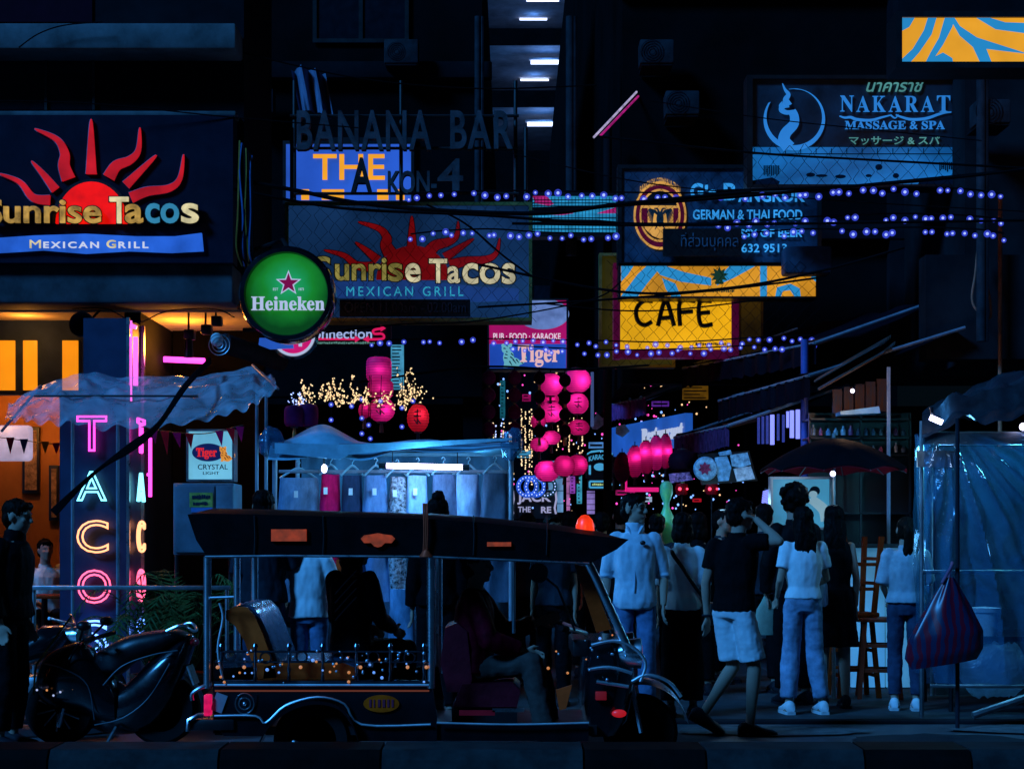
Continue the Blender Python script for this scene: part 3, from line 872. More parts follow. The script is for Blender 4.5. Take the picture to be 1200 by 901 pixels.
for s_ in (-1, 1):
    for k in range(6):
        zz += 1; g.pprism(stroke2([(773.5 + s_ * 3, 251), (773.5 + s_ * (7 + k), 247 - k * .4), (773.5 + s_ * (9.5 + 1.1 * k), 265 - k * 2.8)], 2.4, .8, 4), 18.924 - .0006 * zz, .01)
    zz += 1; g.pprism(stroke2([(773.5 + s_ * 1, 251), (773.5 + s_ * 3, 245), (773.5 + s_ * 7, 244.5)], 3, 1, 5), 18.924 - .0006 * zz, .01)
    zz += 1; g.pprism(stroke2([(773.5 + s_ * 2, 262), (773.5 + s_ * 6, 269)], 2.4, .8, 4), 18.924 - .0006 * zz, .01)
g.done('eagle', eb_, r, smooth=False)
lettering("BANGKOK GERMAN & THAI", 750, 219, 797, 228, 18.955, gd, r, t=0.006, arc=0.1)
lettering("G", 809, 215, 824, 234, 18.97, cy, r, off=0.03); lettering("'s", 826, 217, 839, 234, 18.97, cy, r, off=0.03); lettering('B', 848, 215, 863, 235, 18.97, cy, r, off=0.03)
lettering('ANGKOK', 865, 221, 943, 237, 18.97, cy, r, off=0.02)
lettering('GERMAN & THAI FOOD', 812, 246, 940, 257.5, 18.97, cy, r, off=0.015)
lettering('ASSY OF BEER', 858, 269, 940, 278, 18.97, cy, r, off=0.012)
lettering('632 9513', 869, 286, 922, 296, 18.97, cy, r, off=0.01)
g = G(); g.pbox(777, 268, 869, 300, 18.85, 0.05); g.done('plate', black, r)
lettering('ที่ส่วนบุคคล', 798, 273, 865, 294, 18.84, M('letter_grey', (0.12, 0.15, 0.2), 0.5), r, t=0.006)
g = G(); g.pbox(920, 288, 975, 320, 18.7, 0.3, 0.03); tag(g.done('air_conditioner', M('dusty_metal', (0.05, 0.07, 0.11), 0.6, var=0.4)), "boxy dusty air conditioner below the right end of the G's signboard", 'air conditioner')

# massage sign
r = thing('massage_sign', 'large dark massage and spa signboard with crescent and serpent emblem over a lit blue panel', 'sign', P(1007, 220, 18.2))
add_part(r, 'face', M('massage_dark', (0.016, 0.03, 0.045), 0.45, var=0.75, scale=2.4), lambda g: g.pbox(878, 94, 1137, 172, 18.0, 0.2))
def panel_mat():
    m = E('panel_blue', lin((22, 112, 190)), 0.62, var=0.5, scale=1.7, stretch=(1, 1, 2.2)); return m
add_part(r, 'lit_panel', panel_mat(), lambda g: g.pbox(878, 172.8, 1137, 217, 18.0, 0.2))
def f(g):
    a, b = P(878, 217, 18), P(1137, 94, 18)
    for x in (a.x, b.x): g.span(x - .03, x + .03, 17.95, 18.22, a.z - .04, b.z + .04)
    g.span(a.x + .031, b.x - .031, 17.95, 18.22, b.z, b.z + .04); g.span(a.x + .031, b.x - .031, 17.95, 18.22, a.z - .04, a.z - .002)
add_part(r, 'frame', black, f)
def f(g):
    for (x0, y0, x1, y1) in ((895, 194, 912, 206), (1101, 190, 1119, 200)):
        for k in range(9):
            x = x0 + (x1 - x0) * k / 8; g.pbox(x, y0, x + 1.3, y1 + R.uniform(-2, 2), 17.985, 0.012)
    g.pprism([(880, 212), (905, 208), (914, 213), (912, 217), (880, 217)], 17.98, 0.012); g.pprism([(1080, 210), (1105, 206), (1136, 209), (1136, 217), (1075, 217)], 17.98, 0.012)
    for k in range(14): x = 884 + 18 * k; g.pbox(x, 174, x + 0.9, 180, 17.985, 0.008)
    g.pbox(878, 180, 1137, 181, 17.985, 0.008)
    for (x, y) in ((950, 205), (963, 206), (985, 207), (1018, 206), (1030, 196), (1050, 206)): g.pprism(ell(x, y, R.uniform(3, 7), R.uniform(1.5, 4), 12), 17.986, 0.006)
add_part(r, 'stain', M('panel_dirt', (0.01, 0.02, 0.035), 0.8), f, smooth=False)
nk = E('letter_blue', lin((45, 135, 222)), 0.78, var=0.12)
nt = E('letter_seafoam', lin((95, 170, 165)), 0.6, var=0.3)
crescent = []
for k in range(41):
    a = radians(100 - 312 * k / 40); crescent.append((931 + 36 * cos(a), 140 - 36 * sin(a)))
for k in range(41):
    a = radians(-212 + 312 * k / 40); crescent.append((931 + 33.8 * cos(a) * 0.97, 137.2 - 33.2 * sin(a)))
g = G(); g.pprism(crescent, 17.98, 0.018); g.done('crescent', nk, r, smooth=False)
g = G()
g.pprism(stroke2([(925, 173), (919, 165), (921, 156), (930, 146), (931, 137), (928, 130)], 18, 9, 8, lambda u: 15 - 6 * u), 17.965, 0.012)
g.pprism(stroke2([(930, 131), (922, 132), (916, 129), (918, 124), (924, 122)], 4, 8, 6), 17.962, 0.01)
g.pprism(stroke2([(924, 124), (921, 117), (924, 111), (920, 105), (917, 98)], 9, 0.6, 6), 17.958, 0.01)
g.pprism(stroke2([(918, 128), (914, 124), (917, 119)], 4, 0.8, 6), 17.956, 0.01)
g.done('serpent', nk, r, smooth=False)
lettering('นาคาราช', 1015, 97, 1082, 108, 17.98, nt, r, shear=0.3, off=0.01)
nkr = serif('NAKARAT')
for k, ch in enumerate(nkr):
    x = 984.5 + k * 18.9; lettering(ch, x, 113 if k not in (0, 6) else 112.5, x + (15.5 if k else 16), 131.5, 17.98, nk, r)
g = G(); g.pprism(stroke2([(984, 136), (990, 138), (997, 137.5), (1004, 140), (1020, 141), (1034, 137.5), (1044, 135)], 1, 2.6, 6, lambda u: 1 + 2 * sin(pi * u)), 17.98, 0.015)
g.pprism(stroke2([(1115, 131.5), (1108, 132), (1100, 134), (1085, 139), (1068, 140), (1056, 137), (1050, 134.5)], 1, 2.6, 6, lambda u: 1 + 2 * sin(pi * u)), 17.98, 0.015)
g.pprism(stroke2([(1044, 135), (1049, 138.5), (1053, 134.5)], 1.6, 1, 6), 17.975, 0.012); g.done('flourish', nk, r, smooth=False)
lettering(serif('MASSAGE & SPA'), 990, 142, 1107, 152, 17.98, nk, r, off=0.006)
lettering('マッサージ & スパ', 995, 160, 1101, 170, 17.98, nt, r, off=0.008)

# billboard top right
r = board('billboard', 'bright orange billboard with light blue bands at the top right, in a black frame', 'billboard', 1056, 21, 1290, 74, 15.0, E('board_orange', lin((232, 160, 42)), 0.95, var=0.1), black, t=0.35, fr=0.05)
bb = E('board_band', lin((40, 140, 200)), 0.9, var=0.08)
Q = lambda pts: [(670 + x / 2.264, y / 2.264) for x, y in pts]
g = G()
for pts in ([(873, 48), (910, 48), (896, 72), (873, 84)], [(873, 168), (873, 160), (905, 130), (935, 80), (945, 48), (968, 48), (955, 92), (922, 140), (897, 168)],
            [(938, 168), (952, 140), (975, 100), (990, 48), (1016, 48), (1010, 72), (985, 120), (965, 150), (970, 168)], [(965, 150), (985, 140), (1010, 155), (1012, 168), (940, 168)],
            [(1010, 60), (1016, 48), (1030, 70), (1075, 100), (1200, 140), (1440, 150), (1440, 172), (1200, 142), (1100, 130), (1115, 168), (1085, 168), (1065, 125), (1030, 95)],
            [(1075, 48), (1110, 48), (1150, 60), (1440, 70), (1440, 95), (1200, 88), (1125, 78)]):
    g.pprism(Q(pts), 14.985 - 0.0008 * len(pts), 0.01)
g.done('band', bb, r, smooth=False)
g = G(); g.pbox(1052, -40, 1290, 17, 15.1, 0.2); g.done('upper_panel', falloff_dark2, r)

# cafe signs
r = board('cafe_sign', 'yellow backlit cafe sign with hand drawn black capitals and magenta edges', 'sign', 727, 349, 857, 409, 19.3, E('cafe_yellow', lin((245, 178, 20)), 0.85, var=0.22, scale=1.5), None, t=0.2)
g = G(); g.pbox(719, 308, 727, 420, 19.32, 0.2); g.pbox(857.3, 349, 866, 420, 19.32, 0.2); g.pbox(727.3, 409.5, 857, 419, 19.32, 0.2); g.done('edge', E('cafe_edge', lin((70, 3, 45)), 0.7, var=0.3), r)
def brush(root, strokes, d, m, w):
    g = G()
    for k, s in enumerate(strokes):
        q = [P(x, y, d - 0.002 * k) for x, y in s]
        g.tube(curve_pts(q, 6), w, 8)
    return g.done('lettering', m, root)
brush(r, [[(765, 353), (754, 353), (746, 362), (747, 375), (755, 381), (764, 377)], [(771, 382), (780, 352), (790, 382)], [(774, 373), (788, 372)], [(797, 382), (797, 354), (815, 353)], [(798, 366), (812, 365)], [(834, 353), (820, 355), (821, 380), (835, 380)], [(821, 367), (832, 366)]], 19.28, black, 0.026)
smudge(815, 401, 853, 405, 19.28, black, r)
r = board('cafe_banner', 'orange banner sign with sky blue ribbons and a green emblem above the cafe sign', 'sign', 727, 311, 956, 348, 19.0, E('banner_orange', lin((228, 155, 40)), 0.75, var=0.3, scale=2), black, t=0.25, fr=0.02)
Q = lambda pts: [(670 + x / 2.264, 180 + y / 2.264) for x, y in pts]
g = G()
for k, pts in enumerate(([(131, 297), (165, 297), (150, 320), (131, 340)], [(131, 378), (175, 320), (200, 297), (240, 297), (200, 345), (175, 380), (150, 380)], [(215, 297), (245, 297), (300, 315), (370, 330), (370, 350), (290, 340), (235, 322)],
            [(240, 330), (275, 345), (290, 380), (265, 380), (250, 360)], [(420, 297), (490, 297), (430, 330), (385, 350), (385, 332)], [(500, 297), (518, 297), (518, 381), (500, 381)], [(540, 380), (545, 355), (580, 345), (605, 358), (608, 380), (592, 380), (580, 362), (560, 365), (555, 380)], [(630, 297), (648, 297), (648, 340), (636, 330)])):
    g.pprism(Q(pts), 18.985 - 0.001 * k, 0.012)
g.done('ribbon', bb, r, smooth=False)
g = G(); g.pprism(star(843, 323, 11, 6, 9), 18.965, 0.012); g.pbox(838, 330, 848, 333, 18.965, 0.012); g.done('emblem', E('emblem_green', (0.01, 0.05, 0.03), 0.6), r, smooth=False)
smudge(826, 339, 862, 343, 18.97, _M['emblem_green'], r)
r = board('backing_sign', 'dim olive green panel sign standing behind the cafe sign', 'sign', 705, 300, 788, 428, 19.9, E('olive_panel', lin((40, 38, 6)), 0.7, var=0.5), olive, t=0.15, fr=0.03)
r = board('dim_panel', 'faintly glowing brownish panel hanging right of the cafe sign', 'sign', 868, 351, 892, 432, 19.9, E('brown_panel', lin((34, 26, 6)), 0.7, var=0.5), black, t=0.1, fr=0.02)  # panel carries a faint glow of its own

# pub / tiger sign
r = board('pub_sign', 'pink and blue pub sign with a seated tiger, above the lanterns', 'sign', 573, 352, 664, 432, 21.0, E('pub_magenta', lin((170, 15, 100)), 0.85, var=0.2, scale=2), black, t=0.25, fr=0.02)
g = G(); g.pbox(573.5, 403, 663.5, 431.5, 20.98, 0.018); g.done('lower_panel', E('pub_blue', lin((34, 80, 190)), 0.75, var=0.15), r)
g = G(); g.pprism(ell(636, 368, 31, 18), 20.985, 0.013); g.done('oval', E('oval_grey', lin((110, 140, 205)), 0.7, var=0.4, scale=6), r, smooth=False)
lettering('PUB · FOOD · KARAOKE', 578, 390.5, 657, 398, 20.98, E('letter_rose', lin((240, 215, 235)), 0.85), r, off=0.015)
lettering(serif('Tiger'), 607, 404, 656, 430, 20.96, E('letter_peach', lin((240, 190, 190)), 0.85), r, off=0.015)
def tiger(root, cx, cy, k, d, body, stripe):
    T = lambda pts: [(cx + x * k, cy + y * k) for x, y in pts]
    E_ = lambda x, y, rx, ry: ell(cx + x * k, cy + y * k, rx * k, ry * k, 20)
    g = G()
    g.pprism(stroke2(T([(8, 10), (15, 8), (19, 3), (17, -2)]), 3 * k, 2 * k, 5), d + .004, .01)
    g.pprism(E_(5, 8, 8, 6), d + .003, .01); g.pprism(E_(-1, 2, 6.5, 9), d + .002, .01)
    g.pprism(E_(-3, -8, 6.2, 5.6), d + .001, .01); g.pprism(E_(-7.5, -12, 2, 2.2), d, .01); g.pprism(E_(1.5, -12.5, 2, 2.2), d - .001, .01)
    g.pprism(T([(-6, 6), (-2, 6), (-2, 14), (-7, 14)]), d - .002, .01)
    g.done('tiger_figure', body, root, smooth=False)
    g = G()
    for i, s in enumerate(([(-7, -9), (-4, -8.5)], [(0, -9), (2, -9.5)], [(-4, -5), (-2, -5)], [(-5, -2), (-2, -1)], [(-6, 2), (-2, 3)], [(2, -3), (5, 0)], [(1, 1), (5, 4)], [(4, 4), (8, 9)], [(8, 4), (11, 8)], [(0, 6), (3, 11)], [(-4, -13), (-2, -11)], [(14, 7), (16, 9)], [(17, 3), (20, 4)])):
        g.pprism(stroke2(T(s), 1.7 * k, 0.6 * k, 4), d - 0.012, 0.009)
    g.done('stripe', stripe, root, smooth=False)
tiger(r, 597, 417, 1.0, 20.965, E('tiger_cyan', lin((110, 190, 205)), 0.75), M('tiger_ink', (0.01, 0.02, 0.06), 0.6))

# crystal beer lightbox under the canopy
r = board('beer_lightbox', 'white and cyan beer lightbox hung under the plastic canopy', 'light box', 221, 505, 273, 562, 14.8, E('box_cyan', lin((110, 190, 225)), 0.85, var=0.25, scale=2.5), steel, t=0.15, fr=0.015)
g = G(); g.pprism(ell(244, 530, 19, 10.5), 14.785, 0.013); g.done('oval', E('oval_navy', lin((14, 30, 90)), 0.8), r, smooth=False)
lettering(serif('Tiger'), 230, 524.5, 254, 538, 14.775, E('letter_red', lin((220, 40, 50)), 0.9), r, off=0.02)
tiger(r, 263, 532, 0.62, 14.775, E('tiger_amber', lin((230, 150, 60)), 0.85), _M['tiger_ink'])
ink = M('ink_blue', (0.02, 0.05, 0.09), 0.6)
lettering('CRYSTAL', 232, 544, 267, 550, 14.785, ink, r); lettering('LIGHT', 238, 552.5, 257, 556, 14.785, ink, r)

# restaurant sign along the alley's right side
def angled(name, label, cat, p0, p1, z0, z1, face, t=0.1, words=None, wm=None):
    """sign board standing from ground point p0 (farther) to p1 (nearer)"""
    p0, p1 = Vector((*p0, 0)), Vector((*p1, 0)); dv = (p1 - p0); L = dv.length
    rz = math.atan2(dv.y, dv.x)
    o = thing(name, label, cat, (0, 0, 0))
    g = G(); g.span(0, L, 0, t, z0, z1); g.done('face', face, o)
    if words:
        for (s, u0, u1, w0, w1, ser) in words:
            me = text_mesh(serif(s) if ser else s, 0.01, 0.5)
            vs = [v.co.copy() for v in me.vertices]
            bx0, bx1 = min(v.x for v in vs), max(v.x for v in vs); by0, by1 = min(v.y for v in vs), max(v.y for v in vs)
            for v in me.vertices:
                v.co = Vector((L * (u0 + (u1 - u0) * (v.co.x - bx0) / (bx1 - bx0)), -0.02 * (v.co.z + 0.5), z0 + (z1 - z0) * (w0 + (w1 - w0) * (v.co.y - by0) / (by1 - by0))))
            g = G(); g.mesh(me); g.done('lettering', wm, o, smooth=False)
    o.location = p0; o.rotation_euler = (0, 0, rz)
    return o
a, b = P(714, 500, 24.5), P(803, 480, 21.5)
za, zb = 1.45 + (630 - 527) / 2000 * 22.6, 1.45 + (630 - 491) / 2000 * 22.6
angled('restaurant_board', 'lit blue restaurant fascia running along the right side of the alley', 'sign', (a.x, 24.5), (b.x, 21.5), za, zb, E('fascia_blue', lin((32, 90, 190)), 0.75, var=0.3, scale=2), words=[('Restaurant', 0.47, 0.98, 0.25, 0.75, True)], wm=pale)
g = G(); g.tube([P(756, 505, 22.4) + Vector((0, -.05, 0)), P(756, 505, 22.4) + Vector((0, -0.12, 0))], 0.1, 24)

# karaoke arrow sign and theatre sign
r = board('karaoke_sign', 'black karaoke sign with cyan arched lettering beside the lanterns', 'sign', 687, 532, 719, 560, 22.0, black, None, t=0.2)
kc = E('karaoke_cyan', lin((70, 165, 215)), 0.85)
lettering('KARAOKE', 690, 535, 716, 541, 21.98, kc, r, off=0.02, arc=0.03)
g = G(); g.pprism(ell(703, 547, 7, 4.4), 21.98, 0.015); g.pbox(690, 545, 692.5, 556, 21.98, 0.015); g.pbox(713.5, 545, 716, 556, 21.98, 0.015); g.done('emblem', kc, r, smooth=False)
g = G(); g.pprism([(688, 533), (692, 530.5), (703, 529), (714, 530.5), (718, 533), (718, 531), (712, 528), (703, 527), (693, 528), (688, 531)], 21.98, 0.03); g.done('crest', kc, r, smooth=False)
r = board('arrow_sign', 'small black sign with a cyan arrow pointing right under the karaoke sign', 'sign', 689, 561, 720, 574, 22.0, black, None, t=0.15)
g = G()
ar = [(691, 564), (711, 564), (711, 562), (717, 567.5), (711, 573), (711, 571), (691, 571)]
for i in range(len(ar)): g.tube([P(*ar[i], 21.97), P(*ar[(i + 1) % len(ar)], 21.97)], 0.012)
g.done('arrow', kc, r); smudge(694, 566, 709, 569, 21.98, E('letter_lime', lin((190, 215, 140)), 0.8), r)
r = board('bar_board', 'black board with pale lilac lettering reading JACK below the blue ring lights', 'sign', 599, 574, 653, 607, 24.0, black, None, t=0.15)
lil = E('letter_soft', lin((175, 175, 215)), 0.75)
lettering('JACK', 606, 577, 646, 591, 23.97, lil, r, off=0.03)
lettering('THE', 607, 593.5, 622, 600, 23.97, lil, r, off=0.02); lettering('RE', 634, 593.5, 646, 601, 23.97, lil, r, off=0.03)
g = G()
for x in (601, 651): g.tube([P(x, 575, 23.95), P(x + 1, 585, 23.95), P(x - 1, 595, 23.95), P(x + 0.5, 602, 23.95)], 0.014)
g.done('edge_lights', lil, r)
# menu poster under the umbrella
r = board('massage_poster', 'glowing pale blue massage poster with a reclining dark haired figure, under the umbrella', 'poster', 905, 561, 972, 618, 15.9, E('poster_blue', lin((70, 160, 205)), 0.62, var=0.35, scale=2.2), steel, t=0.1, fr=0.02)
g = G(); g.pprism(ell(955, 575, 6, 5.5, 20), 15.885, 0.012); g.pprism(stroke2([(952, 574), (946, 580), (948, 584)], 4, 1, 5), 15.88, 0.012); g.done('hair', M('poster_ink', (0.01, 0.03, 0.05), 0.6), r, smooth=False)
g = G(); g.pprism(ell(953, 579, 5, 4, 20), 15.878, 0.01); g.pprism(stroke2([(950, 584), (958, 590), (966, 598), (969, 610)], 10, 14, 5), 15.88, 0.012); g.pprism(stroke2([(948, 585), (938, 588), (929, 587)], 5, 3, 5), 15.876, 0.01); g.done('figure', E('poster_skin', lin((150, 195, 215)), 0.6, var=0.2), r, smooth=False)
r['label'] = 'glowing pale blue massage poster showing a dark haired woman, under the umbrella'

# ------------------------------------------------------------------ light strings, lanterns
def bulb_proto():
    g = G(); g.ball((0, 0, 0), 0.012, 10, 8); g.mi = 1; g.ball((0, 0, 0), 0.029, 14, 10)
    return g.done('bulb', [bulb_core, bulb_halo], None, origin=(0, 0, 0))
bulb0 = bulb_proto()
bulb_used = []
def light_string(label, pts, n, d, skip=()):
    r = thing('light_string', label, 'string lights', P(pts[0][0], pts[0][1], d), 'strings of blue bulbs over the alley')
    c = curve_pts([P(x, y, d) for x, y in pts], 12)
    cum = [0]
    for a, b in zip(c, c[1:]): cum.append(cum[-1] + (b - a).length)
    def at(s):
        for i in range(len(c) - 1):
            if cum[i + 1] >= s: return c[i].lerp(c[i + 1], (s - cum[i]) / max(1e-6, cum[i + 1] - cum[i]))
        return c[-1]
    g = G(); g.tube([p + Vector((0, 0.01, 0.03)) for p in c], 0.008, 6); g.done('wire', cable_m, r)
    for k in range(n):
        u = (k + R.uniform(-0.3, 0.3)) / (n - 1)
        if any(a <= u <= b for a, b in skip): continue
        if R.random() < .05: continue                           # a dead bulb
        q = at(max(0, min(1, u)) * cum[-1]) + Vector((0, R.uniform(-.02, .02), R.uniform(-0.035, 0.015)))
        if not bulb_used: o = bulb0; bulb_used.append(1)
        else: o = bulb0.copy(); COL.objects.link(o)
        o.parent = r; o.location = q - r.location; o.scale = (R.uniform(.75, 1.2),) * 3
light_string('longest and topmost string of blue bulbs, just under the massage sign', [(478, 230), (600, 227), (720, 229), (860, 230), (960, 228), (1060, 223), (1130, 225), (1175, 231)], 56, 15.5)
light_string('short string of blue bulbs crossing the dim sun lightbox', [(481, 278), (520, 274), (575, 272), (640, 276), (722, 277)], 20, 15.7, skip=((0.62, 0.66),))
light_string("upper of two short bulb strings right of the G's signboard", [(842, 264), (945, 258), (1010, 255), (1070, 254), (1130, 256), (1174, 260)], 30, 15.6, skip=((0.34, 0.36), (0.5, 0.56)))
light_string("lower of two short bulb strings right of the G's signboard", [(872, 277), (945, 272), (1010, 273), (1060, 270), (1140, 272), (1177, 277)], 27, 15.4, skip=((0.3, 0.33), (0.62, 0.65)))
light_string('level bulb string between the green sign and the cafe sign', [(434, 404), (470, 401), (572, 400), (690, 402), (790, 404), (880, 399), (952, 396)], 44, 18.2)
light_string('lower bulb string dipping across the bottom of the cafe sign', [(600, 408), (700, 413), (790, 412), (880, 408), (957, 406)], 30, 18.0)

def fairy(label, seed, x0, x1, y0, y1, n, d, mat, r0=0.0095):
    rr = random.Random(seed)
    r = thing('fairy_lights', label, 'fairy lights', P((x0 + x1) / 2, y0, d), 'clumps of fairy lights over the stall')
    g = G(); pts = []
    wisps = [(rr.uniform(x0, x1), rr.uniform(0, .45), rr.uniform(0, 6)) for _ in range(3)]
    for k in range(n):
        if rr.random() < .5:                                     # loose wisps hanging from above
            wx, top_, ph = wisps[rr.randrange(3)]
            v = top_ + (1 - top_) * rr.random(); px = wx + 2.2 * sin(v * 7 + ph) + rr.gauss(0, .9); py = y0 + (y1 - y0) * v
        else:                                                    # tangled clump at the bottom
            px = (x0 + x1) / 2 + rr.gauss(0, .3) * (x1 - x0); py = y1 - abs(rr.gauss(0, .2)) * (y1 - y0) + 3 * sin(px * .4)
        p = P(px, py, d + rr.uniform(-.15, .15)); pts.append(p)
        q = rr.uniform(.45, 1.05) * r0
        g.ball(p, q, 6, 4)
    o = g.done('bulb', mat, r); o['kind'] = 'stuff'
    g = G(); pts.sort(key=lambda p: -p.z)
    for i in range(0, len(pts) - 6, 6): g.tube([pts[i], pts[i + 3], pts[i + 6]], 0.0025, 4)
    g.done('wire', cable_m, r)
blue_core = E('cool_bulb', (0.35, 0.45, 1.0), 2.2, sample=False)
for k, (lab, a) in enumerate((('clump of blue fairy lights at the left end of the row over the stall', (339, 356, 455, 476, 60, blue_core)),
    ('tall thin warm fairy light clump next to the blue clump', (350, 372, 436, 474, 70, warm_core)), ('second warm fairy light clump from the blue one', (376, 388, 440, 468, 60, warm_core)),
    ('narrow warm fairy light clump with a tall upper strand', (388, 408, 432, 474, 85, warm_core)), ('warm fairy light clump just left of the pink drum lanterns', (410, 428, 438, 472, 75, warm_core)),
    ('warm fairy lights draped over the pink drum lanterns', (430, 458, 450, 474, 90, warm_core)), ('warm fairy light clump right of the pink drum lanterns', (462, 484, 428, 478, 90, warm_core)),
    ('rightmost warm fairy light clump, reaching highest above the stall', (476, 500, 424, 470, 80, warm_core)))):
    x0, x1, y0, y1, n, m = a; fairy(lab, k, x0, x1, y0, y1, n, 15.4, m)
def curtain(label, x0, x1, y0, y1, n, d, seed):
    rr = random.Random(seed)
    r = thing('light_curtain', label, 'light curtain', P(x0, y0, d), 'golden light curtains in the alley')
    for k in range(n):
        x = x0 + (x1 - x0) * (k + rr.uniform(-.3, .3)) / n; yb = y1 - rr.uniform(0, (y1 - y0) * .3)
        g = G(); y = y0
        while y < yb:
            if rr.random() < .8: g.ball(P(x + rr.uniform(-.6, .6), y, d), rr.uniform(.008, .014), 6, 4)
            y += rr.uniform(1.8, 3.6)
        o = g.done('strand', warm_core if rr.random() < .8 else bulb_core, r); o['kind'] = 'stuff'
curtain('golden light curtain hanging between the stall and the pink lanterns', 612, 628, 480, 572, 4, 23, 1)
curtain('low golden light curtain under the small dark lantern strands', 577, 610, 496, 520, 7, 23, 2)
curtain('golden light curtain behind the right hand pink lanterns', 655, 690, 490, 532, 6, 23.5, 3)
curtain('two short gold light strands high under the cafe sign', 757, 768, 428, 446, 2, 23, 4)

pinks = {'bright': paper('lantern_pink', (0.95, 0.03, 0.42)), 'red': paper('lantern_red', (0.98, 0.03, 0.07)), 'dim': M('lantern_dark', (0.16, 0.008, 0.07), 0.55, var=0.4), 'dark': M('lantern_black', (0.02, 0.004, 0.012), 0.6), 'mid': paper('lantern_mid', (0.8, 0.02, 0.3))}
cap_m = M('lantern_cap', (0.05, 0.02, 0.03), 0.4)
gold_trim = M('lantern_gold', (0.4, 0.25, 0.08), 0.4, metal=0.6)
def lantern(label, px, py, rx, ry, d, kind, shape='round', watt=7.0, group='lanterns in the alley', mark=False):
    c = P(px, py, d); s = d / F
    a, h = rx * s, ry * s
    r = thing('paper_lantern', label, 'lantern', c - Vector((0, 0, h)), group)
    g = G()
    nr = 14 if shape == 'round' else 18
    prof = []
    for k in range(nr + 1):
        t = -1 + 2 * k / nr
        if shape == 'round': rr = (max(0, 1 - (t * 0.93) ** 2)) ** 0.5 * a * (1 + 0.025 * (1 if k % 2 else -1))
        else: rr = a * (1 - 0.25 * abs(t) ** 6) * (1 + 0.02 * (1 if k % 2 else -1))
        prof.append((max(rr, 0.12 * a), t * h))
    rings = []
    n = 28
    for rr, z in prof: rings.append([c + Vector((rr * cos(2 * pi * q / n), rr * sin(2 * pi * q / n), z)) for q in range(n)])
    g.loft(rings, cap=False)
    g.done('shade', pinks[kind], r, angle=80)
    for sg_ in (-1, 1):
        g = G(); g.lathe(c + Vector((0, 0, sg_ * h)), [(0, -0.012), (0.36 * a, -0.012), (0.36 * a, 0.012), (0, 0.012)], 20); g.done('cap', cap_m, r)
    g = G(); g.tube([c + Vector((0, 0, h)), c + Vector((0, 0, h + 0.06))], 0.006, 6); g.done('cord', cable_m, r)
    g = G(); g.tube([c - Vector((0, 0, h + 0.1)), c - Vector((0, 0, h))], [0.022, 0.012], 8); g.done('tassel', gold_trim if kind in ('dim', 'dark') else cap_m, r)
    if mark:
        g = G()
        for (x0, z0, x1, z1) in ((-.3, .4, .3, .45), (0, .6, 0, -.5), (-.35, .1, .35, .12), (-.3, -.15, -.05, -.45), (.05, -.2, .3, -.45)):
            g.tube([c + Vector((x0 * a, -a * 1.01 * (1 - (x0 * .8) ** 2 - (z0 * .6) ** 2) ** .5, z0 * h)), c + Vector((x1 * a, -a * 1.01 * (1 - (x1 * .8) ** 2 - (z1 * .6) ** 2) ** .5, z1 * h))], 0.006, 6)
        g.done('character', cap_m, r)
    if kind in ('bright', 'red', 'mid'):
        point(c + Vector((R.uniform(-.2, .3) * a, -0.6 * a, R.uniform(-.1, .3) * h)), watt * (a * h / 0.0225), (1, 0.55, 0.75), 0.02, r)
    return r
W = 0.33
lantern('squarish pink drum lantern, uppermost of the stack over the stall', 444, 433, 15, 14, 15.6, 'bright', 'drum', W)
lantern('middle pink drum lantern of the stack over the stall, behind fairy lights', 446, 456, 15, 10, 15.6, 'bright', 'drum', W)
lantern('lowest pink drum lantern of the stack over the stall', 447, 480, 16, 14, 15.6, 'bright', 'round', W, mark=True)
lantern('tiny pink lantern tucked left of the lowest drum lantern', 427, 481, 7, 9, 15.7, 'mid', 'round', W)
lantern('red glowing lantern right of the drum lantern stack', 490, 490, 13, 16, 15.5, 'red', 'round', W * 1.1, mark=True)
lantern('unlit maroon lantern, left one of the pair above the stall tarp', 345, 488, 12, 12, 15.2, 'dim', 'drum')
lantern('unlit maroon lantern, right one of the pair above the stall tarp', 361, 487, 12, 13, 15.25, 'dim', 'drum')
for j, x in enumerate((573, 603)):
    for k, y in enumerate((443, 463, 483, 503)):
        lantern('%s small unlit lantern of the %s dark strand under the pub sign' % (('top', 'second', 'third', 'bottom')[k], ('left', 'right')[j]), x, y, 8, 8, 20.0, 'dim', 'round', group='small dark lantern strands')
for lab, x, y, rx, ry, kind, mk in (('round pink lantern with a gleam right under the pub sign', 645, 451, 15, 13, 'bright', 0), ('largest pink lantern at the top right of the cluster', 676, 446, 17, 14, 'bright', 0),
    ('pink lantern third row of the cluster, behind a dark one', 641, 468, 14, 9, 'mid', 0), ('pink lantern with dark characters in the middle of the cluster', 646, 483, 14, 12, 'bright', 1), ('pink lantern with characters on the right of the cluster', 677, 473, 13, 12, 'bright', 1),
    ('small pink lantern at the left edge of the cluster', 631, 494, 9, 9, 'mid', 1), ('flat pink lantern low on the right of the cluster', 678, 501, 13, 9, 'mid', 1), ('flat pink lantern at the bottom of the cluster', 646, 513, 11, 8, 'bright', 0), ('small bright pink lantern lowest of the cluster', 632, 521, 11, 8, 'bright', 0),
    ('big pink ribbed lantern above the theatre board', 641, 552, 15, 12, 'bright', 0), ('pink ribbed lantern, middle of the three in a level row', 661, 546, 13, 12, 'mid', 0), ('pink ribbed lantern touching the karaoke sign', 677, 545, 12, 12, 'mid', 0)):
    lantern(lab, x, y, rx, ry, 20.5 + R.uniform(-.25, .25), kind, 'round', 0.62 if kind == 'bright' else 0.4, mark=bool(mk))
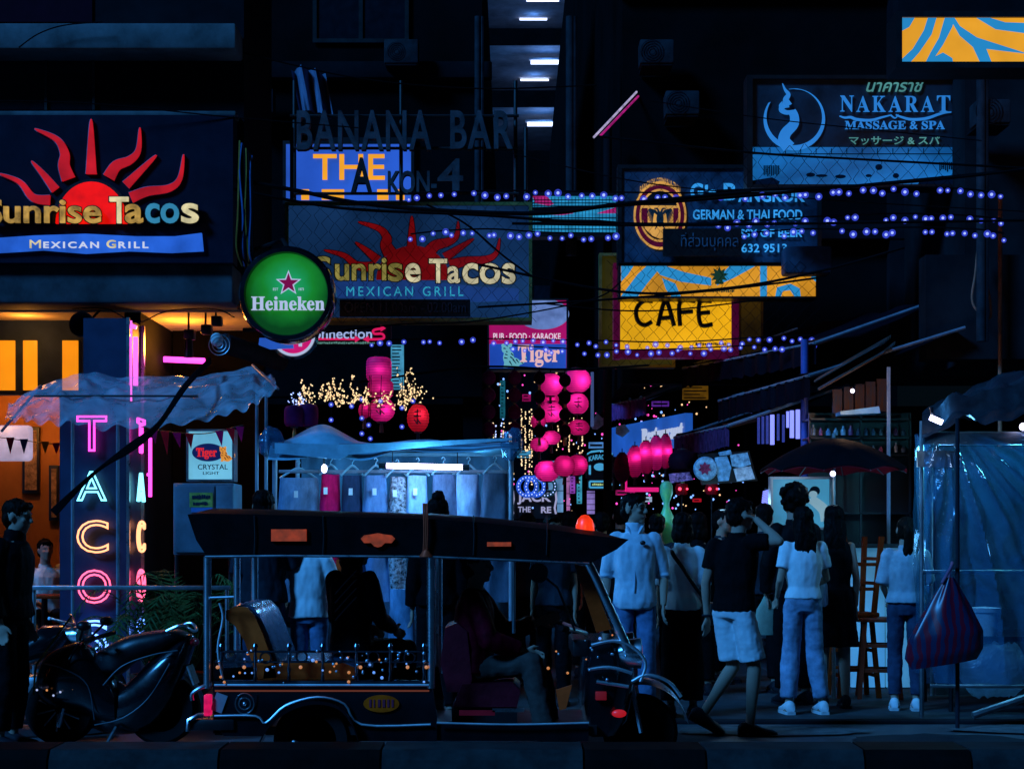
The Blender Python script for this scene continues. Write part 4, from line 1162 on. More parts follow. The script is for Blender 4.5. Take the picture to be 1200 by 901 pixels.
for k, (x, y) in enumerate(((632, 443), (662, 446), (632, 465), (662, 466), (632, 485), (662, 486), (632, 505), (662, 505))):
    lantern('%s small black lantern of the %s strand in the pink cluster' % (('top', 'second', 'third', 'bottom')[k // 2], ('left', 'right')[k % 2]), x, y, 7, 7, 20.0, 'dark', 'round', group='small black lanterns in the cluster')
for lab, x, y, rx, ry, kind in (('dull pink lantern nearest the karaoke sign, below the restaurant fascia', 729, 548, 10, 17, 'dim'), ('second pink lantern below the restaurant fascia', 744, 541, 10, 18, 'mid'), ('tall pink lantern in the middle below the restaurant fascia', 757, 536, 10, 19, 'mid'), ('tall bright pink lantern fourth below the restaurant fascia', 769, 531, 9, 20, 'bright'), ('last tall pink lantern under the small awning', 780, 529, 8, 20, 'mid')):
    lantern(lab, x, y, rx, ry, 21.2, kind, 'round', 0.5, group='tall lanterns under the fascia')
lantern('big black unlit lantern hanging before the shirt display', 800, 541, 17, 14, 17.8, 'dark', 'round')
# blue ring lights
ringm = E('ring_blue', lin((40, 90, 215)), 0.9, var=0.5, scale=14)
for k, (x, lab, m) in enumerate(((618, 'leftmost glittering blue ring light above the theatre board', ringm), (627, 'middle glittering blue ring light above the theatre board', ringm), (640, 'dim teal ring light, right of the two blue ones', E('ring_teal', lin((20, 60, 80)), 0.7, var=0.6, scale=14)))):
    r = thing('ring_light', lab, 'ring light', P(x, 581, 21.8), 'ring lights above the theatre board')
    add_part(r, 'ring', m, lambda g: g.ring(P(x, 570, 21.6 + k * .05), 0.115, 0.028, 'Y', 32, 8))
    def f(g):
        for q in range(18):
            a = 2 * pi * q / 18; g.ball(P(x, 570, 21.6 + k * .05) + Vector((.115 * cos(a), -.03, .115 * sin(a))), 0.009, 6, 4)
    o = add_part(r, 'bulb', bulb_core, f); o['kind'] = 'stuff'
# glowing doorways deep in the alley
for lab, x0, y0, x1, y1, c in (('tall glowing blue white shop front deep in the alley', 641, 540, 660, 600, (110, 165, 220)), ('slim glowing lilac shop front right of the blue one', 664, 545, 668, 602, (190, 120, 190)), ('lilac glowing strip beneath the arrow sign', 688, 575, 697, 602, (150, 130, 215)), ('cyan glowing strip right of the arrow sign', 712, 575, 715, 598, (70, 130, 200))):
    r = thing('lit_shop', lab, 'shop front', P((x0 + x1) / 2, 0, 30.05) * 1.0); r.location.z = 0.1
    add_part(r, 'lit_panel', E('front_' + lab[:12], lin(c), 0.7, var=0.55, scale=3, stretch=(2, 1, 1)), lambda g: g.pbox(x0, y0, x1, y1, 30, 0.05))
    def f(g):
        a, b = P(x0, y1, 30), P(x1, y0, 30); g.span(a.x, b.x, 30, 30.05, 0.1, a.z - .002)
        for k in range(4): g.pbox(x0, y0 + (y1 - y0) * (k + .3) / 4, x1, y0 + (y1 - y0) * (k + .3) / 4 + .8, 29.97, 0.025)
    add_part(r, 'frame', black, f)
g = G(); g.pbox(733, 571, 772, 576, 21.6, 0.08); g.pbox(733, 562, 735, 576, 21.6, 0.08); tag(g.done('neon_strip', E('strip_pink', lin((215, 25, 120)), 1.0)), 'level bright pink light bar under the tall lanterns', 'light bar')
for lab, x in (('left red glowing table lamp beneath the shirt display', 799), ('right red glowing table lamp beneath the shirt display', 834)):
    r = thing('red_lamp', lab, 'lamp', P(x, 582, 18.5), 'red lamps beneath the shirt display')
    c = P(x, 573, 18.5)
    add_part(r, 'shade', paper('shade_red', (0.7, 0.02, 0.05)), lambda g: g.lathe(c, [(0.06, -.06), (0.075, 0), (0.06, .06)], 16))
    for ox, br in ((-.03, .018), (.05, .012)): add_part(r, 'bulb', red_core, lambda g: g.ball(c + Vector((ox, -.075, 0)), br, 8, 6))
    add_part(r, 'stem', black, lambda g: g.tube([c - Vector((0, 0, .06)), c - Vector((0, 0, .55))], 0.01))
# barber style spiral light
r = thing('spiral_light', 'twisted blue and red spiral light beside the massage poster', 'light', P(896, 614, 16.2))
def spiral(y0, y1, ph):
    g = G()
    n = int((y1 - y0) / 2)
    for k in range(n):
        y = y0 + 2 * k; x = 896 - (y - 590) * 0.12
        g.tube([P(x - 3.5, y + 1.2, 16.2), P(x + 3.5, y - 1.2, 16.15)], 0.006, 6)
    return g
spiral(575, 602, 0).done('blue_coil', E('coil_blue', lin((130, 140, 255)), 1.5), r); spiral(603, 615, 0).done('red_coil', E('coil_red', lin((240, 60, 120)), 1.4), r)
add_part(r, 'core', black, lambda g: g.tube([P(893, 616, 16.25), P(898, 572, 16.25)], 0.02))

# ------------------------------------------------------------------ awnings and clutter on the right side of the alley
awn = M('awning_dark', (0.006, 0.005, 0.009), 0.5, var=0.4, scale=3)
def awning(label, x0, y0, x1, y1, d0, d1, drop, depth, val_m, posts=True):
    """fabric roof along the right of the alley: far end at photo (x0,y0,d0), near end (x1,y1,d1); slopes down towards the alley"""
    a, b = P(x0, y0, d0), P(x1, y1, d1)
    r = thing('awning', label, 'awning', (a + b) / 2)
    out = Vector((-1, -0.15, 0)) * depth
    def top(u, v):
        p = a.lerp(b, u) + out * (v - 1) * 1.0
        p.z += (1 - v) * drop + 0.05 * sin(u * 23) * (v - .2) - .06 * sin(pi * v) + .03 * noise.noise(Vector((u * 9, v * 4, x0)))
        return p
    g = G(); g.grid(top, 20, 6); g.done('roof_sheet', awn, r)
    n = 40
    def val(u, v):
        p = a.lerp(b, u); p.z -= v * 0.24; p.x += 0.02 * sin(u * 70); p.y += 0.02 * cos(u * 57)
        if v > .9: p.z += 0.03 * abs(sin(u * 40))
        return p
    g = G(); g.grid(val, 90, 6); g.done('valance', val_m, r)
    g = G(); g.tube([a, b], 0.014); g.tube([a - out + Vector((0, 0, drop)), a], 0.018); g.tube([b - out + Vector((0, 0, drop)), b], 0.018); g.done('rail', pole_paint, r)
    return r
valm = M('valance_plum', (0.22, 0.05, 0.2), 0.7, var=0.6, scale=10, stretch=(5, 5, 1))
awning('small awning with a striped plum valance beside the restaurant fascia', 712, 475, 756, 466, 23.5, 21.2, 0.5, 1.2, valm)
awning('dark awning with plum valance over the tall pink lanterns', 790, 513, 853, 499, 19.5, 17.8, 0.45, 1.3, M('valance_dark', (0.1, 0.03, 0.09), 0.7, var=0.6, scale=10, stretch=(5, 5, 1)))
awning('long black awning with a pale edge rail left of the blue pole', 842, 470, 948, 440, 19.2, 16.8, 0.5, 1.6, awn)
awning('high black awning reaching the end of the bulb strings at the blue pole', 800, 432, 955, 402, 20.3, 17.6, 0.5, 1.4, awn)
def pole(label, x, y0, y1, d, r=0.03, m=None, name='pole'):
    g = G(); a = P(x, y0, d); b = P(x, y1, d); g.tube([a, b], r, 12); g.lathe(b, [(0, 0), (r * 2.2, 0), (r * 2.0, 0.02), (r, 0.03), (0, 0.03)], 16)
    return tag(g.done(name, m or pole_paint), label, 'pole')
pole('blue painted pole at the end of the bulb strings', 943, 398, 630 + 1.43 / 17.6 * 2000, 17.6, 0.04, M('pole_blue', (0.07, 0.11, 0.4), 0.4))
pole('thin rust orange pole at the far right end of the bulb strings', 1172, 230, 630 + 1.43 / 17.1 * 2000, 17.1, 0.022, M('rust_pole', (0.5, 0.2, 0.12), 0.6, var=0.4))
g = G(); g.tube(curve_pts([P(1146, 288, 17.0), P(1143, 320, 17.0), P(1139, 350, 17.0), P(1146, 365, 17.0), P(1160, 373, 17.0), P(1160, 350, 17.0), P(1152, 315, 17.0), P(1146, 288, 17.0)], 6), 0.012)
tag(g.done('cable_loop', M('cable_copper', (0.35, 0.14, 0.09), 0.5)), 'loop of copper coloured cable hanging beside the rust pole', 'cable')
pole('dark drainpipe standing left of the G sign', 712, 150, 640, 20.2, 0.05, falloff_dark2, 'drainpipe')
g = G(); g.tube([P(694, 436, 21), P(694, 500, 21)], 0.02); tag(g.done('neon_tube', E('tube_dull', lin((60, 80, 130)), 0.8)), 'dim upright tube right of the lantern cluster', 'neon tube')
# led tubes
for k, (x, y0, y1) in enumerate(((889, 489, 520), (894, 488, 520), (899, 487, 520), (905, 486, 521), (912, 485, 516), (918, 486, 518), (923, 482, 501), (928, 481, 513), (935, 480, 514))):
    g = G(); g.tube([P(x, y0, 17.3), P(x, y1, 17.3)], 0.014 if k not in (3, 7, 8) else 0.022, 10)
    tag(g.done('led_tube', E('led_strong', lin((125, 135, 255)), 1.5) if k in (3, 6, 7, 8) else E('led_weak', lin((45, 60, 150)), 0.8, var=0.5)), 'upright blue led tube, %s in the row left of the blue pole' % ('leftmost', 'second', 'third', 'fourth and bright', 'fifth', 'sixth', 'short seventh', 'bright eighth', 'rightmost bright one')[k], 'led tube', 'led tubes beside the blue pole')
# shirt display boards
sb = thing('shirt_display', 'tilted board of folded blue and white shirts and a round badge above the red lamps', 'display', P(850, 565, 17.5))
add_part(sb, 'board', black, lambda g: g.pprism([(818, 532), (878, 528), (888, 563), (822, 568)], 17.5, 0.05))
shirt_blue = E('shirt_print', lin((35, 110, 185)), 0.55, var=0.7, scale=7)
shm = [M('shirt_cyan', (0.25, 0.5, 0.7), 0.8, var=0.5, scale=16), M('shirt_sky', (0.35, 0.6, 0.85), 0.8, var=0.6, scale=20), M('shirt_white', (0.75, 0.75, 0.8), 0.8, var=0.5, scale=18)]
for k, pts in enumerate(([(838, 536), (852, 534), (857, 548), (854, 563), (842, 564), (839, 550)], [(856, 533), (876, 530), (880, 544), (868, 548), (858, 546)], [(860, 549), (880, 546), (885, 561), (864, 564)], [(842, 530), (856, 527), (858, 532), (844, 534)])):
    g = G(); g.pprism(pts, 17.45 - k * .004, 0.045); wrinkle_src = g; g.done('shirt', shm[k % 3], sb)
g = G(); g.lathe(P(827, 549, 17.44), [(0, -0.02), (0.11, -0.015), (0.125, 0.02), (0, 0.02)], 30, 'Y'); g.done('badge', shm[1], sb)
g = G(); g.pprism(star(826, 549, 8, 5, 7), 17.41, 0.01); g.done('badge_print', M('print_plum', (0.4, 0.05, 0.12), 0.7, var=0.6, scale=25), sb)
point(P(850, 590, 16.9), 7, (0.3, 0.65, 1), 0.05)
g = G(); g.pprism([(784, 555), (808, 553), (812, 562), (786, 566)], 17.6, 0.05); tag(g.done('patterned_cloth', M('cloth_pattern', (0.7, 0.25, 0.5), 0.8, var=0.95, scale=26)), 'small pink and white patterned cloth left of the shirt display', 'cloth')
# mannequin
mq = G(); c = P(781, 578, 16.8)
mq.loft([[Vector((c.x + .95 * w * cos(2 * pi * k / 16), c.y + w * 0.75 * sin(2 * pi * k / 16), c.z + z)) for k in range(16)] for z, w in ((.12, .02), (.11, .045), (.07, .066), (.0, .068), (-.05, .05), (-.085, .032), (-.13, .032), (-.17, .045), (-.22, .07), (-.28, .1), (-.36, .11), (-.5, .09), (-.56, .09))])
tag(mq.done('mannequin', M('mannequin_green', (0.25, 0.62, 0.12), 0.35, var=0.35, scale=3, col2=(0.06, 0.4, 0.35))), 'glossy green mannequin bust above the crowd under the pink lanterns', 'mannequin')
point(P(776, 592, 16.55), 0.7, (0.35, 1.0, 0.3), 0.05)

# tin roofed shack
sh = thing('tin_shack', 'tin roofed kiosk with orange and blue lit boards and a bare bulb, right of the blue pole', 'kiosk', P(1000, 486, 16.6))
def tin(u, v):
    p = P(958 + 78 * u, 457 - 44 * u, 16.2 + 1.4 * v); p.z += 0.02 * sin(v * 40) + 0.1 * v; p.x += 0.12 * v; return p
tinm = M('tin_sheet', (0.3, 0.26, 0.28), 0.35, metal=0.8, var=0.5, scale=5, col2=(0.3, 0.12, 0.05))
for dz in (0, 0.09):
    g = G(); g.grid(lambda u, v: tin(u, v) + Vector((0, 0.2 * (dz > 0), dz)), 10, 40); g.done('roof_sheet', tinm, sh)
def f(g):
    for k in range(5):
        x = 976 + k * 13; g.pbox(x, 456 - k * 3, x + 11, 484, 16.7, 0.04)
add_part(sh, 'board_wall', M('light_streak_board', (0.12, 0.05, 0.025), 0.7, var=0.6, scale=5, stretch=(6, 6, 1), col2=(0.05, 0.06, 0.1)), f)  # orange and blue light on the boards is put into their colour
add_part(sh, 'bulb', cool_tube, lambda g: g.ball(P(999, 458, 16.1), 0.02, 12, 8))
add_part(sh, 'post', pole_paint, lambda g: g.span(P(1040, 0, 16.2).x, P(1043.5, 0, 16.2).x, 16.2, 16.23, GZ, P(0, 430, 16.2).z))
add_part(sh, 'tray', M('tray_blue', (0.2, 0.4, 0.55), 0.4), lambda g: g.pprism([(985, 482), (1030, 476), (1032, 484), (985, 486)], 16.4, 0.25))
point(P(999, 462, 16.0), 7, (1.0, 0.62, 0.4), 0.02)
# shelf of small goods below the shack
sf = thing('goods_shelf', 'dark market shelf with rows of small glinting goods behind the dark umbrella', 'shelf', P(1010, 660, 17.2))
def f(g):
    for y in (490, 512, 532, 600): g.pbox(948, y, 1068, y + 2.2, 17.0, 0.4)
    for x in (948, 1008, 1066): g.pbox(x, 484, x + 2, 660, 17.0, 0.04)
    g.pbox(948, 484, 1068, 660, 17.41, 0.03)
add_part(sf, 'rack', black, f)
gm = [M('goods_a', (0.3, 0.4, 0.6), 0.3, var=0.6, scale=20), M('goods_b', (0.5, 0.1, 0.2), 0.3, var=0.6, scale=20), M('goods_c', (0.5, 0.5, 0.55), 0.25, var=0.6, scale=20), M('goods_d', (0.08, 0.1, 0.14), 0.4)]
for k in range(26):
    row = k // 13; x = 953 + (k % 13) * 8.8; y = (510, 530)[row]; h = R.uniform(7, 13)
    c = P(x, y, 17.05); hh = h * 17 / F; rr = R.uniform(.016, .026)
    g = G(); g.lathe(c, [(0, 0), (rr, 0), (rr * 1.05, hh * .55), (rr * .5, hh * .75), (rr * .45, hh), (0, hh)], 12)
    tag(g.done('bottle', gm[R.randrange(4)]), 'small dark bottle on the %s of the market shelf' % ('upper row', 'lower row')[row], 'bottle', 'bottles on the %s of the market shelf' % ('upper row', 'lower row')[row])
for k, (x, y, col) in enumerate(((1008, 497, 0), (1035, 495, 0), (1050, 496, 1), (1062, 497, 1), (1020, 520, 0), (1048, 515, 0), (1048, 523, 2))):
    pass

# dark sunshade with lamp
um = thing('sunshade', 'dark market umbrella with a red lining edge shading the massage poster', 'umbrella', (P(976, 0, 15.2).x, 15.2, GZ))
cx = P(977, 0, 15.2).x
zt, zr = P(0, 513, 15.2).z, P(0, 553, 15.2).z
N8 = 10
def canopy(off, rs=1.0):
    g = G(); rings = []
    for i in range(9):
        t = i / 8
        rad = 0.66 * t * rs
        z = zt + (zr - zt) * (t ** 1.7) + off
        ring = []
        for k in range(60):
            a = 2 * pi * k / 60
            lob = abs(sin(a * N8 / 2))
            ring.append(Vector((cx + rad * cos(a) * (1 - .03 * lob * t), 15.2 + rad * sin(a) * (1 - .03 * lob * t), z + 0.035 * lob * t * t)))
        rings.append(ring)
    g.loft(rings, cap=False); return g
canopy(0).done('canopy', M('umbrella_black', (0.004, 0.004, 0.006), 0.7, var=0.3), um, angle=70)
canopy(-0.012, .99).done('lining', M('umbrella_red', (0.35, 0.02, 0.04), 0.7), um, angle=70)
for k in range(N8):
    a = 2 * pi * k / N8
    g = G(); g.tube([Vector((cx, 15.2, zt - .03)), Vector((cx + .4 * cos(a), 15.2 + .4 * sin(a), zt - .03 + (zr - zt) * .42)), Vector((cx + .65 * cos(a), 15.2 + .65 * sin(a), zr - .01))], 0.005, 6); g.done('rib', steel, um)
add_part(um, 'pole', steel, lambda g: g.tube([Vector((cx, 15.2, GZ)), Vector((cx, 15.2, zt + .04))], 0.018))
lp = thing('bare_lamp', 'small bare white lamp under the front edge of the dark umbrella', 'lamp', P(976, 560, 14.8))
add_part(lp, 'bulb', cool_tube, lambda g: g.ball(P(976, 555, 14.8), 0.024, 12, 8))
add_part(lp, 'cord', cable_m, lambda g: g.tube([P(976, 553, 14.8), P(976, 545, 14.9)], 0.005))
point(P(976, 558, 14.7), 5, (0.45, 0.75, 1), 0.03)

# counter with white panels, bar chairs
ct = thing('stall_counter', 'white panelled stall counter behind the stacked wooden bar stools', 'counter', (P(1040, 0, 16.3).x, 16.3, GZ))
def f(g):
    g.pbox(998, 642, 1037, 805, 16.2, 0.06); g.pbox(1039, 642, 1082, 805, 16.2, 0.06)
add_part(ct, 'front_panel', E('panel_white_glow', lin((70, 150, 200)), 0.34, var=0.25, base=(0.7, 0.7, 0.7)), f)  # glow put into the panels in place of light falling on them
add_part(ct, 'top', black, lambda g: g.pbox(994, 637, 1084, 641.5, 16.1, 0.7))

# small lit signs, lamps and hung goods packed into the depth of the alley
far = [('far cyan shop sign low in the alley left of the big pink lanterns', 606, 528, 622, 536, 30, (60, 150, 200)), ('far magenta sign under the blue restaurant fascia', 722, 574, 744, 580, 27, (190, 20, 110)), ('far pale blue sign above the arrow sign', 690, 518, 712, 525, 28, (80, 140, 210)),
       ('far upright violet sign between lantern row and karaoke sign', 668, 558, 674, 578, 29, (150, 70, 190)), ('far upright cyan sign beside the lilac shop front', 676, 556, 682, 590, 31, (60, 160, 190)), ('far small white sign left of the mannequin', 752, 582, 764, 588, 26, (170, 190, 220)),
       ('far red sign beyond the crowd under the shirt display', 812, 584, 822, 588, 27, (190, 20, 40)), ('far blue sign at the alley end below the pub sign', 560, 452, 568, 470, 34, (40, 80, 170)), ('far teal banner behind the small dark lantern strands', 586, 446, 592, 490, 33, (20, 90, 110)),
       ('far pale cyan upright banner right of the drum lanterns', 458, 404, 473, 456, 25, (70, 150, 185)), ('far pink sign behind the dark lantern strands', 612, 462, 622, 470, 33, (150, 15, 90)), ('far amber sign low behind the crowd', 724, 592, 732, 597, 28, (220, 130, 40)),
       ('far amber sign high under the cafe sign', 800, 452, 830, 468, 25, (90, 60, 8)), ('far violet sign between the two awnings', 764, 470, 784, 476, 24.4, (90, 40, 150)), ('far blue sign over the led tubes', 868, 476, 882, 484, 23, (50, 90, 190))]
for k, (lab, x0, y0, x1, y1, d, c) in enumerate(far):
    r = thing('small_sign', lab, 'sign', P((x0 + x1) / 2, y1, d), 'small lit signs deep in the alley')
    add_part(r, 'face', E('far_sign_%d' % k, lin(c), .8, var=.55, scale=6), lambda g: g.pbox(x0, y0, x1, y1, d, .06))
    def f(g):
        n = max(1, int((y1 - y0) / 4))
        for i in range(n):
            y = y0 + (y1 - y0) * (i + .35) / n; g.pbox(x0 + 1.5, y, x1 - 1.5 - R.uniform(0, (x1 - x0) * .3), y + (y1 - y0) / n * .35, d - .01, .008)
    add_part(r, 'band', black, f)
rr = random.Random(11)
g = G(); pts = []
for k in range(330):
    px, py = (rr.uniform(560, 780), rr.uniform(432, 600)) if k < 190 else (rr.uniform(700, 905), rr.uniform(470, 600))
    d = rr.uniform(23.0, 40)
    g.mi = rr.choice((0, 0, 0, 1, 1, 2)); g.ball(P(px, py, d), rr.uniform(.006, .02) * d / 24, 6, 4)
    g.mi = 3; g.tube([P(px, py, d), P(px, py, d) + Vector((0, 0, rr.uniform(.1, .5)))], .004, 4)
tag(g.done('far_lamps', [E('speck_blue', (.2, .4, 1), 1.6, sample=False), E('speck_pink', (1, .08, .5), 1.3, sample=False), E('speck_warm', (1, .6, .3), 1.3, sample=False), cable_m]), kind='stuff')
# loose bulbs hanging in front of the drum lanterns
for k, (x, y) in enumerate(((388, 474), (424, 490), (446, 470), (424, 468), (432, 498), (424, 508), (434, 514), (412, 476), (471, 478), (484, 470), (388, 492), (471, 500))):
    r = thing('hanging_bulb', 'one of the loose blue bulbs hanging on cords before the drum lanterns', 'bulb', P(x, y, 15.3), 'loose blue bulbs before the drum lanterns')
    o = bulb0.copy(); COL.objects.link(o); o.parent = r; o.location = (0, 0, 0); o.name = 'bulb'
    add_part(r, 'cord', cable_m, lambda g: g.tube([P(x, y, 15.3), P(x + 1, 440, 15.35)], .003, 4))
# folded sunshade cloths and pale rags catching light beside the cluster
for k, (lab, pts) in enumerate((('crumpled pale plastic bag snagged on the awning right of the pink cluster', [(694, 494), (700, 484), (706, 490), (712, 486), (708, 497), (700, 503), (694, 502)]), ('second pale rag hanging under the small awning', [(722, 500), (732, 497), (738, 505), (730, 512), (722, 508)]))):
    g = G(); g.pprism(pts, 21.0, .06); tag(g.done('plastic_bag', M('bag_pale', (.4, .55, .65), .4, var=.5, scale=14)), lab, 'bag', 'pale bags on the awnings')

# dusty units and pipes on the dark upper walls
dusty = M('unit_grey', (.03, .033, .04), .6, var=.5, scale=5)
for lab, x, y, d in (('boxy air conditioner high on the dark wall left of the bar letters', 300, 118, 25.5), ('air conditioner on the dark shophouse wall near the top edge, above the bar letters', 470, 60, 25.5), ('air conditioner on the dark wall between the slanting neon strip and the massage sign', 800, 120, 20.0), ('air conditioner on the dark wall above the pub crest signboard', 770, 60, 20.0), ('air conditioner at the right edge below the billboard', 1165, 130, 16.9)):
    r = thing('air_conditioner', lab, 'air conditioner', P(x, y + 14, d), 'air conditioners on the dark walls')
    add_part(r, 'case', dusty, lambda g: g.pbox(x - 20, y - 14, x + 20, y + 14, d, .3, .02))
    def f(g):
        for rr_ in (.04, .07, .1, .13): g.ring(P(x - 6, y, d - .012), rr_, .004, 'Y', 24, 5)
    add_part(r, 'fan_guard', falloff_dark2, f)
    add_part(r, 'bracket', falloff_dark2, lambda g: g.pbox(x - 18, y + 14.2, x + 18, y + 17, d + .02, .45))
for lab, x, y0, y1, d in (('grey pipe running up the dark wall left of the slanting neon strip', 668, 20, 300, 20.2), ('grey pipe on the dark wall right of the massage sign', 1150, 90, 400, 16.9), ('pair of thin pipes on the dark shophouse behind the bar letters', 560, 20, 300, 25.6)):
    g = G(); g.tube([P(x, y0, d), P(x, y1, d)], .05, 10); g.tube([P(x + 5, y0, d), P(x + 5, y1, d)], .03, 8); tag(g.done('wall_pipe', dusty), lab, 'pipe')

# ------------------------------------------------------------------ bar stools
def bar_stool(label, x, y, z, flip, rz, m):
    r = thing('bar_stool', label, 'stool', (0, 0, 0), 'stacked wooden bar stools')
    g = G(); g.box((0, 0, .7), (.34, .34, .04), None, .012); g.done('seat', m, r)
    for sx_ in (-1, 1):
        for sy in (-1, 1):
            g = G(); a, b = Vector((sx_ * .13, sy * .13, .68)), Vector((sx_ * .18, sy * .18, 0.0))
            g.loft([[p + Vector((dx * .02, dy * .02, 0)) for dx, dy in ((-1, -1), (1, -1), (1, 1), (-1, 1))] for p in (b, a)]); g.done('leg', m, r)
    for h in (.2, .42):
        for ax in (0, 1):
            for s in (-1, 1):
                w = .16 if h < .3 else .145
                g = G()
                if ax: g.box((s * w, 0, h), (.022, 2 * w, .03))
                else: g.box((0, s * w, h + .05), (2 * w, .022, .03))
                g.done('stretcher', m, r)
    r.location = (x, y, z + (.72 if flip else 0)); r.rotation_euler = (pi if flip else 0, 0, rz)
    return r
q = P(1000, 0, 15.4).x
bar_stool('brown wooden bar stool standing left before the white counter', q, 15.4, GZ, False, .1, dark_wood)
bar_stool('orange toned wooden bar stool standing right beside the brown one', P(1030, 0, 15.3).x, 15.3, GZ, False, -.15, orange_wood)
bar_stool('upturned wooden bar stool stacked on the brown one', q + .01, 15.4, GZ + .722, True, .22, dark_wood)

# ------------------------------------------------------------------ plastic wrapped stall on the right
Dn = 13.6
st = thing('wrapped_stall', 'night stall wrapped in blue lit plastic sheeting with a lumpy dark tarpaulin roof', 'stall', (P(1200, 0, Dn).x, Dn, GZ))
xl = P(1080, 0, Dn).x; xr = xl + 2.4; zt = P(0, 508, Dn).z
for (x, y) in ((xl, Dn), (xr, Dn), (xl + .55, Dn + 1.9), (xr, Dn + 1.9)):
    add_part(st, 'post', steel, lambda g: g.tube([Vector((x, y, GZ)), Vector((x, y, zt + .1))], .018, 10))
def f(g):
    for z in (zt, zt - 1.1): g.tube([Vector((xl, Dn - .02, z)), Vector((xr, Dn - .02, z))], .016)
    g.tube([Vector((xl, Dn, zt)), Vector((xl + .55, Dn + 1.9, zt))], .016)
    g.box((xl + .7, Dn - .03, P(0, 514, Dn).z), (1.4, .04, .1)); g.box((xl + .12, Dn - .06, P(0, 538, Dn).z), (.34, .03, .13))
add_part(st, 'beam', steel, f)
def tarp(u, v):
    x = xl - .06 + (xr - xl + .1) * u + .6 * v * (1 - u); y = Dn - .25 + 2.3 * v
    z = zt + .06 + .62 * sin(pi * min(1, u * .62 + .08)) * (0.25 + .75 * sin(pi * (v * .75 + .12))) + .1 * noise.noise(Vector((x * 3, y * 3, 1))) + .07 * noise.noise(Vector((x * 7, y * 7, 4)))
    if v < .08: z -= .16
    return Vector((x, y, z))
g = G(); g.grid(tarp, 60, 40); g.done('tarpaulin', M('tarp_dark', (0.02, 0.023, 0.03), 0.32, var=0.5, scale=5, bump=0.3), st)
apex = Vector((P(1118, 0, Dn).x, 0, zt))
def sheet(u, v):
    x = xl + (xr - xl) * u; z = zt - (zt - .3) * v
    ang = math.atan2(zt + .12 - z, x - apex.x + .05); rad = ((x - apex.x) ** 2 + (zt - z) ** 2) ** .5
    fold = .1 * sin(ang * 15 + 1.5 * noise.noise(Vector((x * 2, z * 2, 0)))) * min(1, rad * 1.5) + .03 * noise.noise(Vector((x * 6, 0, z * 4)))
    fold += (.035 * sin(ang * 37 + 2) + .06 * (1 - abs(sin(ang * 9 + 1.2 * noise.noise(Vector((x * 1.5, z * 1.5, 7)))))) ** 4) * min(1, rad)
    sag = .05 * sin(v * pi * 2)
    return Vector((x, Dn - .06 - abs(fold) * 1.1 - sag * .5, z))
plast = film('stall_plastic', (0.03, 0.15, 0.28), clear=0.52, rough=0.15, scale=2.6, milk=0.2, crease=1.1)
g = G(); g.grid(sheet, 150, 130); g.done('plastic_sheet', plast, st)
def side(u, v):
    y = Dn + 1.9 * u; z = zt - (zt - .35) * v
    return Vector((xl + .55 * u - .03 - .04 * sin(u * 19 + v * 4) - .03 * noise.noise(Vector((0, y * 5, z * 3))), y, z))
g = G(); g.grid(side, 50, 50); g.done('side_sheet', plast, st)
def f(g): g.span(xl + .6, xr, Dn + 1.95, Dn + 2.0, GZ, zt)
add_part(st, 'back_wall', M('stall_back', (0.05, 0.06, 0.07), 0.7, var=0.5), f)
def f(g):
    g.tube([Vector((xl, Dn - .28, P(0, 800, Dn).z)), Vector((xr, Dn - .28, P(0, 802, Dn).z))], .014)
    g.tube([P(1140, 838, Dn - .25), P(1230, 808, Dn - .2)], .03)
add_part(st, 'bottom_rail', steel, f)
sl_ = thing('stall_lamp', 'slanted white strip lamp under the tarpaulin edge of the wrapped stall', 'lamp', P(1097, 492, Dn + .1), 'lamps of the wrapped stall')
add_part(sl_, 'tube', cool_tube, lambda g: g.tube([P(1090, 489, Dn - .32), P(1104, 495, Dn - .32)], .022))
add_part(sl_, 'holder', black, lambda g: g.tube([P(1092, 486, Dn - .3), P(1092, 478, Dn - .1)], .012))
sl_ = thing('stall_lamp', 'white lamp at the right edge under the tarpaulin of the wrapped stall', 'lamp', P(1199, 500, Dn + .3), 'lamps of the wrapped stall')
add_part(sl_, 'bulb', cool_tube, lambda g: g.ball(P(1199, 500, Dn - .15), .03, 12, 8))
point(P(1190, 525, Dn + .35), 26, (0.1, 0.7, 1.0), .06); point(P(1108, 530, Dn + .5), 14, (0.12, 0.5, 1.0), .06); point(P(1150, 640, Dn + .9), 8, (.1, .45, 1), .1)
point(P(1097, 494, Dn - .5), 3.2, (.4, .65, 1), .04)
tb = thing('stall_table', 'dark table inside the wrapped stall carrying a white bucket', 'table', (xl + 1.0, Dn + .8, GZ))
tz = P(0, 745, Dn + .5).z
add_part(tb, 'top', black, lambda g: g.span(xl + .3, xl + 2.2, Dn + .4, Dn + 1.4, tz - .04, tz))
for (x, y) in ((xl + .35, Dn + .45), (xl + 2.1, Dn + .45), (xl + .35, Dn + 1.35), (xl + 2.1, Dn + 1.35)): add_part(tb, 'leg', black, lambda g: g.tube([Vector((x, y, GZ)), Vector((x, y, tz - .04))], .02))
bk = thing('bucket', 'white plastic bucket with a rim standing inside the wrapped stall', 'bucket', P(1154, 745, Dn + .6))
c = P(1154, 745, Dn + .6)
add_part(bk, 'body', white_paint, lambda g: g.lathe(c, [(0, 0), (.095, 0), (.115, .2), (.105, .2), (.0, .02)], 28))
add_part(bk, 'lid', white_paint, lambda g: g.lathe(c, [(0, .2), (.13, .2), (.135, .235), (0, .245)], 28))
g = G()
